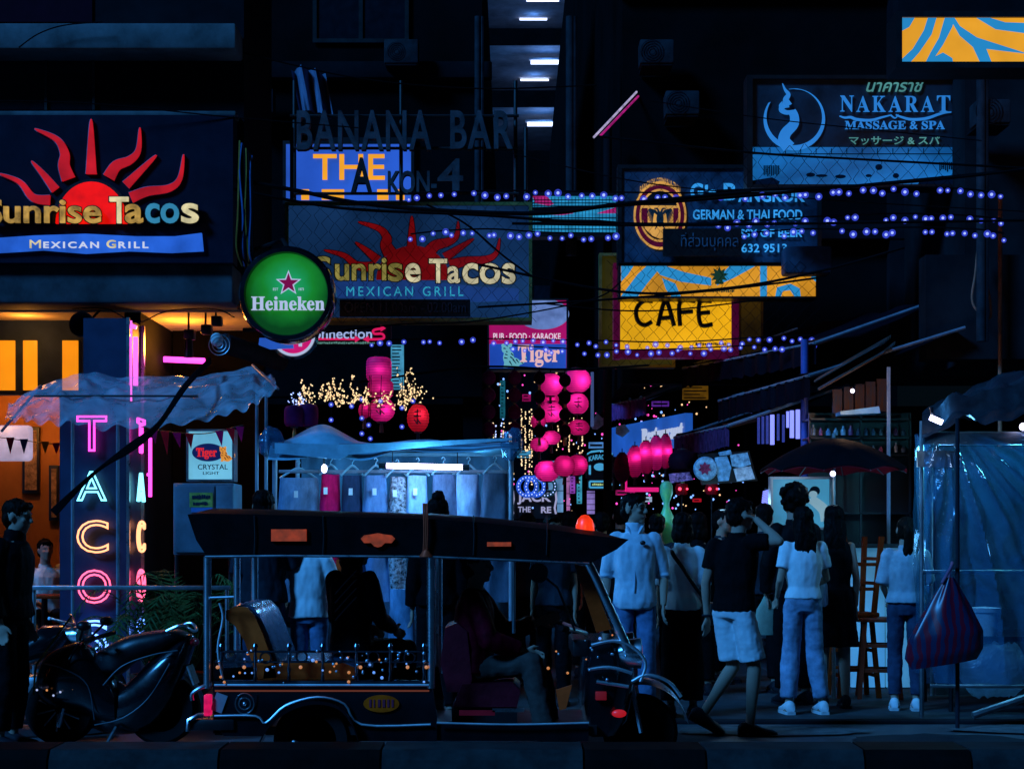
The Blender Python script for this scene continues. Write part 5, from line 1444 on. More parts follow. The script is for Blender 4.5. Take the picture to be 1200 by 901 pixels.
def bagf(u, v):
    a = 2 * pi * u; rr = .22 * (.4 + .6 * sin(pi * (v * .8 + .1)))
    return P(1165, 830, Dn + .2) + Vector((rr * cos(a) * 1.3, rr * sin(a) * .7, .1 + .42 * v + .04 * noise.noise(Vector((cos(a) * 3, sin(a) * 3, v * 5)))))
g.grid(bagf, 40, 16); tag(g.done('plastic_sack', film('sack_film', (.4, .5, .6), .35, .2, 9)), 'crumpled clear plastic sack at the foot of the wrapped stall', 'sack')
pole('thin dark pole standing on the roadside before the wrapped stall', 1122, 490, 858, 12.75, .016, M('pole_dark', (0.02, 0.022, 0.03), .5))

# big tote bag hung on that pole
bt = thing('tote_bag', 'huge checked maroon and blue tote bag hung by its handles on the thin dark pole', 'bag', P(1108, 780, 12.62))
c0 = P(1106, 778, 12.6)
def tote(u, v):
    a = 2 * pi * u
    prof = [(0, .24, .07), (.08, .285, .1), (.22, .27, .11), (.4, .17, .08), (.55, .085, .05), (.64, .03, .03)]
    z = .64 * v
    for (z0, w0, t0), (z1, w1, t1) in zip(prof, prof[1:]):
        if z0 <= z <= z1 + 1e-6:
            k = (z - z0) / (z1 - z0); w = w0 + (w1 - w0) * k; t = t0 + (t1 - t0) * k; break
    f_ = 1 + .1 * sin(a * 7 + v * 3) * v + .04 * noise.noise(Vector((cos(a) * 3, sin(a) * 3, v * 4)))
    q = Vector((w * cos(a) * f_, t * sin(a) * f_, z))
    q.z += (.16 * q.x * (1 - v) if True else 0)
    return c0 + q + Vector((.045 * v, 0, 0))
def checks():
    m = M('tote_checked', (0.12, 0.14, 0.3), 0.32, var=0.4, scale=6)
    t, n, l = nodes_of(m); b = n['Principled BSDF']
    tc = n.new('ShaderNodeTexCoord'); wv = n.new('ShaderNodeTexWave'); wv.inputs['Scale'].default_value = 5; wv.inputs['Distortion'].default_value = 5
    l.new(tc.outputs['Object'], wv.inputs[0])
    rp = n.new('ShaderNodeValToRGB'); e = rp.color_ramp.elements
    e[0].position = .45; e[0].color = (0.015, 0.02, 0.06, 1); e[1].position = .6; e[1].color = (0.22, 0.006, 0.02, 1)
    l.new(wv.outputs[0], rp.inputs[0]); l.new(rp.outputs[0], b.inputs['Base Color'])
    return m
g = G(); g.grid(tote, 72, 24); g.done('body', checks(), bt)
g = G(); g.grid(lambda u, v: (c0 + Vector(((.27 - .42 * v) * (2 * u - 1) * 1.0, -.125 + .02 * sin(u * 9) , .19 - .19 * v + .16 * (.28 * (2 * u - 1)) * (1 - v)))), 24, 8)
g.bm.free()
g = G(); g.tube(curve_pts([c0 + Vector((-.02, -.03, .6)), c0 + Vector((.05, -.02, .72)), c0 + Vector((.085, 0.1, .74)), c0 + Vector((.06, 0.12, .6))], 6), .012); g.done('handle', M('handle_plum', (.3, .12, .2), .5), bt)

# ------------------------------------------------------------------ clothes stall
D = 14.0
cs = thing('clothes_stall', 'open clothes stall with a tarpaulin top and tube lamp, jeans hung along its rail', 'stall', (P(460, 0, D).x, D, GZ))
x0, x1 = P(322, 0, D).x, P(599, 0, D).x
z1 = P(0, 522, D).z
for (x, y) in ((x0, D), (x1, D), (x0, D + 1.5), (x1, D + 1.5)):
    add_part(cs, 'post', pole_paint, lambda g: g.tube([Vector((x, y, GZ)), Vector((x, y, z1 + .03))], .02, 10))
def f(g):
    for y in (D, D + 1.5): g.tube([Vector((x0, y, z1)), Vector((x1, y, z1))], .02)
    for x in (x0, x1): g.tube([Vector((x, D, z1)), Vector((x, D + 1.5, z1))], .02)
    zr_ = P(0, 551, D).z
    g.tube([Vector((x0, D + .25, zr_)), Vector((x1, D + .25, zr_))], .014)
add_part(cs, 'rail', pole_paint, f)
def f(u, v):
    x = x0 - .04 + (x1 - x0 + .1) * u; y = D - .12 + 1.7 * v
    z = z1 + .03 + .02 * sin(u * 13) + .035 * noise.noise(Vector((x * 3, y * 3, 2)))
    z += (.16 * math.exp(-((u - .2) / .13) ** 2) * sin(pi * min(1, v * 1.1)))
    if v < .1: z -= (.1 - v) * 1.6 * (0.35 + .65 * (1 - u) + .1 * sin(u * 21))
    return Vector((x, y, z))
tarp_b = M('tarp_blue', (0.3, 0.5, 0.6), 0.32, var=0.3, scale=4, bump=0.25)
g = G(); g.grid(f, 90, 36); g.done('tarpaulin', tarp_b, cs)
g = G(); g.pprism([(322, 519), (402, 521), (600, 513), (600, 516), (500, 524), (408, 533), (398, 538), (322, 531)], D - .13, .012); wrinkle(g, .01, (6, 6, 6)); g.done('flap', tarp_b, cs)
g = G(); g.grid(lambda u, v: Vector((x0 + .03 + (x1 - x0 - .06) * u, D + 1.52 + .05 * sin(u * 25) + .02 * sin(u * 61 + v * 4), z1 - .02 - 1.9 * v)), 90, 12)
g.done('back_curtain', M('curtain_blue', (0.07, 0.1, 0.14), 0.6, var=0.4, scale=3), cs)
# crumpled plastic knots at the corners
for k, px in enumerate((318, 600)):
    g = G(); g.ball(P(px, 520, D - .05), (.09, .08, .13), 24, 18); wrinkle(g, .035, (14, 14, 14), k * 5); g.done('knot', plast, cs)
tl = thing('tube_lamp', 'bright white fluorescent tube lamp hung before the rail of jeans', 'lamp', P(497, 552, D - .1))
add_part(tl, 'tube', E('tube_bright', lin((225, 205, 255)), 16.0), lambda g: g.tube([P(453, 545.5, D - .1), P(542, 547.5, D - .1)], .022, 14))
add_part(tl, 'end_cap', black, lambda g: g.tube([P(444, 545.3, D - .1), P(453, 545.5, D - .1)], .026, 14))
add_part(tl, 'end_cap', black, lambda g: g.tube([P(542, 547.5, D - .1), P(550, 547.7, D - .1)], .026, 14))
add_part(tl, 'cord', cable_m, lambda g: [g.tube([P(x, 545, D - .1), P(x, 522, D)], .004) for x in (460, 536)])
bl = thing('bare_bulb', 'small bare bulb hanging left of the tube lamp in the clothes stall', 'lamp', P(380, 554, D))
add_part(bl, 'bulb', cool_tube, lambda g: g.ball(P(380, 549, D), (.024, .024, .036), 12, 10))
add_part(bl, 'holder', black, lambda g: g.tube([P(380, 544, D), P(379, 528, D + .02)], [.012, .004]))
point(P(497, 549, D - .18), 30, (.1, .5, 1.0), .08); point(P(380, 551, D - .08), 3, (.2, .55, 1.0), .03); point(P(400, 545, D + .9), 18, (.08, .5, 1.0), .1); point(P(540, 545, D + .9), 18, (.1, .5, 1.0), .1)

denim = lambda nm, c: M(nm, c, 0.85, var=0.35, scale=20, stretch=(1, 1, .35))
patt = M('patterned_cotton', (0.55, 0.55, 0.6), 0.85, col2=(0.01, 0.01, 0.015), scale=38)
hang = M('hanger_plastic', (0.25, 0.4, 0.45), .3)
def jeans(label, xa, xb, yt, yb, col, swing, yaw, tagside):
    r = thing('hung_trousers', label, 'trousers', P((xa + xb) / 2, 551, D + .25), 'trousers on the stall rail')
    w = (xb - xa) / 2; cxp = (xa + xb) / 2
    rr = random.Random(int(xa))
    # a pair folded once along the crease, hung by the waistband
    rings = []
    n = 26
    for i in range(n):
        v = i / (n - 1)
        y = yt + (yb - yt) * v
        ww = w * (0.82 + .2 * min(1, v * 2.5) - .12 * v) * (D / F)
        th = .035 + .03 * sin(pi * min(1, v * 1.4)) 
        if v < .05: th *= .8
        c = P(cxp + swing * v * v + 1.2 * sin(v * 5 + xa), y, D + .25)
        ring = []
        for k in range(28):
            a = 2 * pi * k / 28
            ex = abs(cos(a)) ** .6 * (1 if cos(a) > 0 else -1); ey = abs(sin(a)) ** .8 * (1 if sin(a) > 0 else -1)
            crease = .012 * sin(v * 9 + k * .9 + xa) * (v > .12)
            q = Vector((ww * ex, (th + crease) * ey, 0))
            q = Matrix.Rotation(yaw, 3, 'Z') @ q
            ring.append(c + q)
        rings.append(ring)
    g = G(); g.loft(rings); wrinkle(g, .006, (10, 10, 5), xa); g.done('fabric', col, r, angle=60)
    g = G(); c = P(cxp, yt - 1, D + .25)
    q = lambda dx, dz: c + Matrix.Rotation(yaw, 3, 'Z') @ Vector((dx, 0, dz))
    hw = max(.1, w * .8 * D / F)
    g.tube(curve_pts([q(-hw, -.01), q(-hw * .5, .04), q(0, .075), q(hw * .5, .04), q(hw, -.01)], 5), .009)
    g.tube(curve_pts([q(0, .07), q(0, .1), q(.015, .12), q(.0, .14), q(-.015, .125)], 4), .004); g.done('hanger', hang, r)
    if tagside is not None:
        tx = cxp + tagside * w * .5
        g = G(); g.pbox(tx - 2.3, yt + 15, tx + 2.3, yt + 23, D + .25 - .105, .004); g.done('price_tag', E('tag_white', (0.35, 0.7, 0.9), .0, base=(.8, .8, .8)), r)
for a in (('wide grey blue jeans at the left end of the stall rail', 322, 377, 560, 705, denim('denim_grey', (.16, .22, .32)), 1, .05, -.2),
          ('magenta red trousers hanging third from the left end', 374, 401, 556, 700, denim('twill_magenta', (.95, .008, .09)), 6, .5, -.9),
          ('black navy trousers right of the magenta pair', 399, 427, 557, 702, denim('denim_navy', (.03, .045, .09)), 5, .45, -.3),
          ('mid blue jeans right of the black navy pair', 424, 457, 557, 705, denim('denim_mid', (.14, .24, .42)), 5, .4, -.2),
          ('black and white patterned trousers in the middle of the rail', 454, 477, 559, 700, patt, 2, .4, -.5),
          ('pale blue jeans right of the patterned pair', 475, 504, 557, 702, denim('denim_pale', (.3, .44, .68)), 3, .35, -.4),
          ('dark slate jeans in the right half of the rail', 503, 536, 556, 705, denim('denim_slate', (.11, .15, .24)), 4, .35, None),
          ('light worn blue jeans second from the right end', 533, 565, 556, 700, denim('denim_worn', (.3, .43, .62)), 4, .3, None),
          ('charcoal jeans at the right end of the stall rail', 562, 598, 555, 705, denim('denim_char', (.08, .12, .18)), 3, .25, None)):
    jeans(*a)
# lower row of hanging shorts visible beneath the tuk-tuk roof
def short_row(label, xa, xb, ya, yb, m, d):
    g = G(); rings = []
    for i in range(10):
        v = i / 9; c = P((xa + xb) / 2, ya + (yb - ya) * v, d); w = (xb - xa) / 2 * (.85 + .2 * v) * d / F
        rings.append([c + Vector((w * cos(2 * pi * k / 20), .05 * sin(2 * pi * k / 20), 0)) for k in range(20)])
    g.loft(rings); wrinkle(g, .012, (9, 9, 6), xa)
    tag(g.done('hung_shorts', m), label, 'shorts', 'shorts hung low on the stall')
short_row('yellow shorts hung low behind the white shirted man', 333, 350, 655, 667, M('cotton_yellow', (.9, .25, .01), .85), 13.9)
short_row('dull orange shorts hung low on the stall', 392, 412, 655, 700, M('cotton_rust', (.7, .06, .01), .85), 14.15)
short_row('light denim shorts with a white tag hung low right of the black jacket', 455, 486, 690, 756, denim('denim_low', (.22, .36, .55)), 13.5)

# ------------------------------------------------------------------ plastic canopy with posts, bunting, cabinet on the left
cn = thing('plastic_canopy', 'crumpled clear plastic canopy stretched over thin posts before the neon pillar', 'canopy', P(165, 860, 14.3))
tops = [(14, 476), (45, 452), (95, 437), (150, 442), (230, 441), (300, 430), (322, 449)]
bots = [(6, 492), (40, 494), (90, 498), (165, 503), (240, 493), (290, 478), (324, 458)]
def lerp_list(L, u):
    k = u * (len(L) - 1); i = min(int(k), len(L) - 2); t = k - i
    return L[i][0] + (L[i + 1][0] - L[i][0]) * t, L[i][1] + (L[i + 1][1] - L[i][1]) * t
def f(u, v):
    a = lerp_list(tops, u); b = lerp_list(bots, u)
    x = a[0] + (b[0] - a[0]) * v; y = a[1] + (b[1] - a[1]) * v
    p = P(x, y, 14.88 - .85 * v)
    nz = .07 * noise.noise(Vector((u * 14, v * 5, 1))) + .014 * noise.noise(Vector((u * 33, v * 11, 3))) + .012 * abs(noise.noise(Vector((u * 70, v * 20, 3))))
    if v > .93: p.z += .02 * sin(u * 90)
    p.z += nz * (.4 + .6 * sin(pi * v)) + .05 * sin(pi * v); return p
g = G(); g.grid(f, 130, 36); g.done('sheet', film('canopy_plastic', (.6, .8, .9), clear=.62, rough=.12, scale=4, milk=.22, crease=.7), cn)
for px in (85, 138, 301, 312):
    add_part(cn, 'post', pole_paint, lambda g: g.tube([P(px, 490 if px < 200 else 462, 14.2), Vector((P(px, 0, 14.2).x, 14.2, GZ))], .014))
add_part(cn, 'ridge_rope', black, lambda g: g.tube([P(40, 464, 14.4), P(232, 464, 14.4)], .009))
for e0, e1 in ((P(2, 505, 14.1), P(48, 452, 14.8)), (P(326, 456, 14.1), P(296, 428, 14.85))): add_part(cn, 'end_rod', steel, lambda g: g.tube([e0, e1], .012))
pr_ = thing('pennant_string', 'string of pink and red pennants drooping under the right end of the plastic canopy', 'bunting', P(240, 500, 14.6))
add_part(pr_, 'cord', black, lambda g: g.tube(curve_pts([P(165, 500, 14.6), P(200, 506, 14.6), P(240, 508, 14.6), P(285, 498, 14.6)], 6), .004))
penm = [M('pennant_pink', (.95, .01, .12), .8), M('pennant_red', (.95, .01, .02), .8)]
for k, (x, y) in enumerate(((180, 502), (193, 505), (207, 507), (222, 508), (257, 505), (270, 502), (281, 500))):
    g = G(); g.pprism([(x - 5, y), (x + 5, y), (x + 2 + (k % 3), y + (28 if k in (1,) else 18))], 14.59, .004); g.done('pennant', penm[k % 2], pr_, smooth=False)
pr_ = thing('pennant_string', 'string of orange pennants inside the orange dining room', 'bunting', P(50, 510, 16.9))
add_part(pr_, 'cord', black, lambda g: g.tube([P(-20, 510, 16.9), P(75, 522, 16.9)], .004))
for k, x in enumerate((-5, 12, 28, 53, 66)):
    g = G(); g.pprism([(x - 5, 511 + x * .12), (x + 5, 511 + x * .12), (x, 532)], 16.89, .004); g.done('pennant', [M('pennant_amber', (.7, .3, .04), .8), penm[0], M('pennant_blue', (.06, .1, .4), .8)][k % 3], pr_, smooth=False)
cb = thing('metal_cabinet', 'grey blue metal cabinet with a yellow notice beneath the beer lightbox', 'cabinet', P(240, 650, 14.7))
cabm = M('cabinet_grey', (.17, .22, .28), .45, var=.4, scale=3)
add_part(cb, 'body', cabm, lambda g: g.pbox(203, 566, 274, 650, 14.6, .45, .01))
for a, b in ((205, 251), (253, 273)): add_part(cb, 'door', cabm, lambda g: g.pbox(a, 569, b, 647, 14.575, .023, .004))
add_part(cb, 'notice', M('notice_yellow', (.5, .55, .12), .7, var=.5, scale=14), lambda g: g.pbox(222, 577, 249, 594, 14.565, .008))
add_part(cb, 'label_strip', M('notice_blue', (.1, .25, .6), .6), lambda g: g.pbox(224, 594.5, 249, 600, 14.565, .008))
smudge(225, 579, 246, 585, 14.563, ink, cb); smudge(226, 587, 244, 592, 14.563, ink, cb)
add_part(cb, 'leg', black, lambda g: [g.tube([P(x, 650, 14.75), Vector((P(x, 0, 14.75).x, 14.75, GZ))], .018) for x in (207, 270)])
# speakers, spot lamps
sp = thing('wall_speaker', 'pair of pale box speakers under the fascia above the canopy', 'speaker', P(127, 413, 15.5))
for k, x in enumerate((110, 128)):
    o = add_part(sp, 'cabinet', M('speaker_grey', (.3, .34, .4), .5), lambda g: g.pbox(x, 384, x + 16, 412, 15.45, .2, .012))
    g = G(); g.lathe(P(x + 8, 391, 15.44), [(0, 0), (.03, -.004), (.042, -.008), (.045, .01)], 20, 'Y'); g.done('cone', black, o)
hs = thing('horn_speaker', 'round black horn speaker left of the pale box speakers', 'speaker', P(100, 396, 15.4))
add_part(hs, 'horn', black, lambda g: g.lathe(P(100, 382, 15.5), [(0, .1), (.03, .1), (.05, .0), (.11, -.12), (.115, -.13), (.1, -.12), (.02, 0), (0, 0)], 28, 'Y'))
add_part(hs, 'bracket', black, lambda g: g.tube([P(100, 382, 15.6), P(118, 362, 15.6)], .012))
for k, (x, y, lab) in enumerate(((221, 391, 'square black spot lamp, lowest of the three under the soffit'), (241, 385, 'square black spot lamp in the middle of the three under the soffit'), (253, 375, 'square black spot lamp nearest the green sign under the soffit'))):
    r = thing('spot_lamp', lab, 'spot lamp', P(x, y + 6, 15.6), 'spot lamps under the soffit')
    add_part(r, 'head', black, lambda g: g.pbox(x - 6, y - 5, x + 6, y + 6, 15.5, .12, .01))
    add_part(r, 'arm', black, lambda g: g.tube([P(x, y, 15.6), P(x, 360, 15.65)], .01))
    if k == 0: add_part(r, 'shade', black, lambda g: g.lathe(P(x, y + 20, 15.56), [(0, .1), (.035, .1), (.045, -.06), (.04, -.06), (0, .05)], 16))
fl = thing('fan', 'small white wall fan with a round head beside the soffit lamps', 'fan', P(256, 412, 14.9))
add_part(fl, 'motor', white_paint, lambda g: g.ball(P(254, 398, 14.9), (.055, .06, .06), 20, 14))
add_part(fl, 'cage', steel, lambda g: [g.ring(P(257, 404, 14.8), rr, .004, 'Y', 28, 5) for rr in (.03, .06, .09)])
add_part(fl, 'arm', black, lambda g: g.tube([P(256, 404, 14.9), P(268, 392, 15.2)], .012))
# rolled awning arm
g = G(); g.tube([P(262, 402, 15.3), P(330, 424, 15.9)], .09, 18); tag(g.done('rolled_awning', M('awning_roll', (.02, .02, .026), .6, var=.4)), 'rolled up black awning beneath the round green sign', 'awning')
# rail, plant
rl = thing('metal_rail', 'long thin steel rail running behind the scooter to the tuk-tuk', 'rail', P(150, 688, 13.55))
add_part(rl, 'bar', steel, lambda g: g.span(P(34, 0, 13.55).x, P(270, 0, 13.55).x, 13.53, 13.57, P(0, 691, 13.55).z, P(0, 686, 13.55).z, .004))
for px in (40, 266): add_part(rl, 'post', steel, lambda g: g.tube([P(px, 690, 13.58), Vector((P(px, 0, 13.58).x, 13.58, GZ))], .016))
def palm(label, px, d, h, n, seed):
    rr = random.Random(seed); b = Vector((P(px, 0, d).x, d, GZ))
    r = thing('potted_palm', label, 'plant', b, 'potted palms behind the rail')
    g = G(); g.lathe(b, [(0, 0), (.13, 0), (.18, .3), (.16, .3), (.14, .26), (0, .26)], 20); g.done('pot', M('pot_clay', (.1, .04, .025), .7), r)
    g = G()
    for k in range(n):
        a = rr.uniform(0, 2 * pi); L = rr.uniform(.35, .62); lift = rr.uniform(.5, 1.25)
        pts = [b + Vector((0, 0, .28)), b + Vector((cos(a) * L * .35, sin(a) * L * .35, .28 + h * .6 * lift)), b + Vector((cos(a) * L * .8, sin(a) * L * .8, .28 + h * .8 * lift)), b + Vector((cos(a) * L * 1.2, sin(a) * L * 1.2, .28 + h * .5 * lift))]
        c = curve_pts(pts, 6); g.tube(c, .004, 5)
        for i in range(4, len(c) - 1):
            t = (c[i + 1] - c[i]).normalized(); sd = t.cross(Vector((0, 0, 1))).normalized()
            for s in (-1, 1):
                tip = c[i] + sd * s * .13 + t * .1 - Vector((0, 0, .03)); w = t * .012
                vs = [g.bm.verts.new(q) for q in (c[i] - w, c[i] + w, tip)]
                g.bm.faces.new(vs)
    g.done('foliage', M('palm_green', (.05, .09, .025), .5, var=.4), r)
palm('bushy potted palm behind the rail, next to the neon pillar', 178, 14.2, .8, 22, 1)
palm('potted palm behind the rail, nearer the tuk-tuk', 222, 14.1, .9, 24, 2)

# ------------------------------------------------------------------ vehicles
def wheel(root, c, r, w, axis='Y'):
    """c: hub centre; axle along Y"""
    g = G(); g.lathe(c, [(r * .62, -w / 2), (r * .9, -w / 2), (r, -w * .28), (r, w * .28), (r * .9, w / 2), (r * .62, w / 2), (r * .62, -w / 2)], 40, axis)
    o = g.done('tyre', rubber, root)
    g = G(); g.lathe(c, [(0, -w * .3), (r * .15, -w * .45), (r * .2, -w * .25), (r * .55, -w * .2), (r * .63, -w * .42), (r * .63, w * .42), (0, w * .3)], 40, axis)
    g.done('rim', steel, o)
    return o
ND, FD = 10.2, 11.3                       # near and far side of the tuk-tuk
tk = thing('tuk_tuk', 'dark three wheeled taxi with chrome rails and long black canopy roof, parked across the street', 'tuk-tuk', P(500, 889, 10.75))
tk.location.z = 0
def q(px, py, y=ND): 
    v = P(px, py, ND); return Vector((v.x, y, v.z))
roofm = M('roof_vinyl', (0.004, 0.0042, 0.005), 0.55, var=0.4, scale=8)
dark_chrome = M('dark_chrome', (0.2, 0.22, 0.26), 0.2, metal=1.0, var=.3)
# roof: side outline swept across the width with a crown
outline = [(222, 603), (232, 634), (243, 651), (330, 650), (500, 651), (600, 655), (690, 659), (722, 645), (736, 633), (700, 624), (640, 616), (560, 608), (500, 604), (380, 601), (300, 599), (240, 598)]
rings = []
for i in range(13):
    t = i / 12; y = ND - .06 + (FD - ND + .12) * t; e = 1 - (2 * t - 1) ** 2
    inset = .05 * (1 - e) ** 3
    ring = []
    for k, (x, yy) in enumerate(outline):
        v = q(x, yy, y)
        if k >= 9 or k == 0: v.z += .02 * e
        if 0 < k < 9: v.z += .008 * sin(x * .09 + y * 3)
        v.z -= inset * .4 if k >= 9 else 0
        ring.append(v)
    rings.append(ring)
g = G(); g.loft(rings); g.done('roof', roofm, tk, angle=50)
def f(g): g.tube([q(x, y, ND - .075) for x, y in ((243, 652), (330, 651), (500, 652), (600, 656), (690, 660))], .008)
add_part(tk, 'roof_trim', chrome, f)
badge = E('badge_orange', lin((150, 45, 14)), .55, var=.5, scale=25, base=(.4, .1, .03))
o = add_part(tk, 'badge', badge, lambda g: g.span(q(320, 0).x, q(361, 0).x, ND - .082, ND - .062, q(0, 634).z, q(0, 620).z))

g = G(); pts = [(424, 631), (428, 627), (436, 626), (444, 624.5), (452, 626), (460, 627), (464, 631), (460, 636), (452, 636), (448, 640), (444, 641), (440, 640), (436, 636), (428, 636)]
g.prism([(q(x, y).x, q(x, y).z) for x, y in pts], ND - .082, ND - .062); g.done('badge', badge, tk, smooth=False)
o = add_part(tk, 'badge', badge, lambda g: g.span(q(571, 0).x, q(599, 0).x, ND - .08, ND - .058, q(0, 640).z, q(0, 635).z))
# posts
for x, y in ((243, ND), (243, FD), (266, FD), (505, ND), (505, FD)):
    add_part(tk, 'post', chrome, lambda g: g.tube([q(x, 652, y), q(x, 806, y)], .024, 14))
for y in (ND + .12, FD - .12):
    add_part(tk, 'windscreen_post', chrome, lambda g: g.tube([q(687, 655, y), q(700, 680, y), q(737, 762, y)], .03, 14))
add_part(tk, 'post', steel, lambda g: g.tube([q(602, 655, ND + .3), q(602, 745, ND + .3)], .011))
g = G(); g.grid(lambda u, v: q(690 + 44 * v, 662 + 96 * v, ND + .15 + (FD - ND - .3) * u), 4, 8); g.done('windscreen', film('screen_glass', (.2, .3, .35), .82, .06, 2), tk)
g = G(); g.prism([(q(x, y).x, q(x, y).z) for x, y in ((674, 662), (689, 664), (718, 738), (700, 742))], ND + .1, ND + .13); g.done('side_screen', M('amber_panel', (.6, .05, .003), .35), tk, smooth=False)
g = G()
for k, px in enumerate((499, 497, 501)): g.tube(curve_pts([q(px, 590, ND - .09), q(px + 1, 620, ND - .1), q(px, 648, ND - .08)], 4), .005)
g.lathe(q(500, 652, ND - .07), [(0, .05), (.012, .05), (.03, .02), (.045, 0), (0, -.01)], 14); g.done('hanging_bell', M('bell_brass', (.9, .1, .04), .35, metal=.6), tk)
# body tub
body = [(250, 797), (505, 797), (512, 838), (512, 868), (420, 868), (412, 846), (396, 828), (372, 821), (346, 826), (322, 842), (308, 862), (262, 862), (250, 840)]
for y0, y1 in ((ND, ND + .05), (FD - .05, FD)):
    g = G(); g.prism([(q(x, y).x, q(x, y).z) for x, y in body], y0, y1); g.done('side_panel', gloss_black, tk, smooth=False)
add_part(tk, 'floor', black, lambda g: g.span(q(250, 0).x, q(700, 0).x, ND + .051, FD - .051, q(0, 862).z, q(0, 852).z))
add_part(tk, 'rear_panel', gloss_black, lambda g: g.span(q(248, 0).x, q(252, 0).x + .02, ND + .051, FD - .051, q(0, 860).z, q(0, 775).z))
add_part(tk, 'pinstripe', E('stripe_orange', lin((120, 40, 15)), .5, base=(.4, .1, .03)), lambda g: g.span(q(252, 0).x, q(503, 0).x, ND - .006, ND, q(0, 810).z, q(0, 808).z))
def f(g):
    for y in (763, 775, 799): g.tube([q(253, y, ND - .015), q(503, y, ND - .015)], .007 if y != 799 else .012)
add_part(tk, 'rail', dark_chrome, f)
for k in range(7):
    x = 260 + k * 39.5
    def f(g):
        g.lathe(q(x, 797, ND - .015), [(0, 0), (.014, 0), (.008, .04), (.013, .07), (.007, .1), (.013, .13), (.008, .17), (.012, .19), (.018, .205), (.012, .22), (0, .225)], 12)
    add_part(tk, 'baluster', dark_chrome, f)
g = G()
for k, (x, y) in enumerate(((258, 768), (300, 770), (342, 769), (384, 770), (426, 769), (468, 770))): g.ring(q(x + 12, y, ND - .02), .032, .006, 'Y', 20, 6)
g.done('rail_ring', dark_chrome, tk)
for k, x in enumerate((256, 287, 353, 423, 478, 500)):
    add_part(tk, 'amber_stud', E('stud_amber', (.8, .3, .1), .6, base=(.5, .2, .1)), lambda g: g.ball(q(x, 781, ND - .03), .011, 10, 8))  # ornamental studs given a glow of their own
# beads added along the rails, their glow standing in for sparkles on chrome
jm = [E('sparkle_amber', (.9, .3, .08), .55, base=(.6, .2, .05), sample=False), chrome, E('sparkle_blue', (.2, .45, 1), .6, base=(.3, .4, .8), sample=False)]
rj = random.Random(5)
for i in range(64):
    x, y = rj.uniform(255, 503), rj.choice((763, 766, 771, 775, 779, 786, 793, 799)) + rj.uniform(-2, 2)
    add_part(tk, 'sparkle_bead', jm[rj.choice((0, 1, 1, 2))], lambda g: g.ball(q(x, y, ND - .03), rj.uniform(.005, .011), 8, 6))
add_part(tk, 'roof_seam', black, lambda g: [g.tube([q(x, 604, ND - .07), q(x + 1, 627, ND - .072), q(x, 650, ND - .07)], .004) for x in (300, 380, 555, 640)])
streak = M('bright_chrome', (.9, .92, .95), .42, metal=1.0, var=.1)
for pts, rad in (([(252, 838), (300, 838), (312, 846), (335, 826), (372, 816), (404, 824), (424, 848), (505, 848)], .007), ([(252, 802), (503, 802)], .008), ([(258, 706), (262, 724), (256, 760), (262, 795)], .008), ([(247, 700), (275, 699)], .008), ([(512, 846), (600, 848), (690, 846)], .007)):
    add_part(tk, 'trim_strip', streak, lambda g: g.tube(curve_pts([q(x, y, ND - .022) for x, y in pts], 4), rad, 8))
for pts in ([(694, 757), (720, 752), (744, 760), (758, 778), (752, 800)], [(690, 786), (715, 783), (742, 790)], [(742, 800), (760, 792), (785, 800), (800, 818)], [(700, 800), (738, 806)]):
    add_part(tk, 'front_bar', streak, lambda g: g.tube(curve_pts([q(x, y, ND + .1) for x, y in pts], 4), .011, 10))
for i in range(16):
    x, y = rj.uniform(640, 752), rj.uniform(742, 800)
    add_part(tk, 'sparkle_bead', jm[rj.choice((0, 1, 1, 2))], lambda g: g.ball(q(x, y, ND + .085), rj.uniform(.005, .01), 8, 6))
add_part(tk, 'side_marker', E('marker_red', lin((110, 12, 20)), .5, base=(.3, .02, .02)), lambda g: g.span(q(699, 0).x, q(712, 0).x, ND + .1, ND + .135, q(0, 822).z, q(0, 812).z, .004))
# crest
def f(g):
    g.prism([(q(x, y).x, q(x, y).z) for x, y in ((272, 813), (280, 815), (287, 811), (294, 815), (302, 813), (300, 826), (296, 834), (287, 838), (278, 834), (274, 826))], ND - .008, ND + .001)
o = add_part(tk, 'crest', M('crest_dark', (.03, .035, .045), .25, metal=.7), f, smooth=False)
add_part(o, 'crest_ring', chrome, lambda g: [g.ring(q(287, 824, ND - .01), .035, .004, 'Y', 24, 6), g.ring(q(287, 824, ND - .01), .056, .004, 'Y', 24, 6, sz=1.1), g.ball(q(287, 824, ND - .01), .013, 12, 8)])
g = G(); e_ = ell(447, 824, 21, 10); g.prism([(q(x, y).x, q(x, y).z) for x, y in e_], ND - .012, ND)
o = g.done('number_plate', M('plate_amber', (.95, .1, .005), .5, var=.4, scale=9), tk)

g = G(); [g.span(q(x, 0).x, q(x + w, 0).x, ND - .016, ND - .0122, q(0, 828).z, q(0, 819).z) for x, w in ((433, 2.5), (438, 1.5), (443, 3), (448.5, 3), (454, 2.5), (459, 2.5))]; g.done('worn_digits', M('plate_ink', (.25, .03, .06), .5), o, smooth=False)
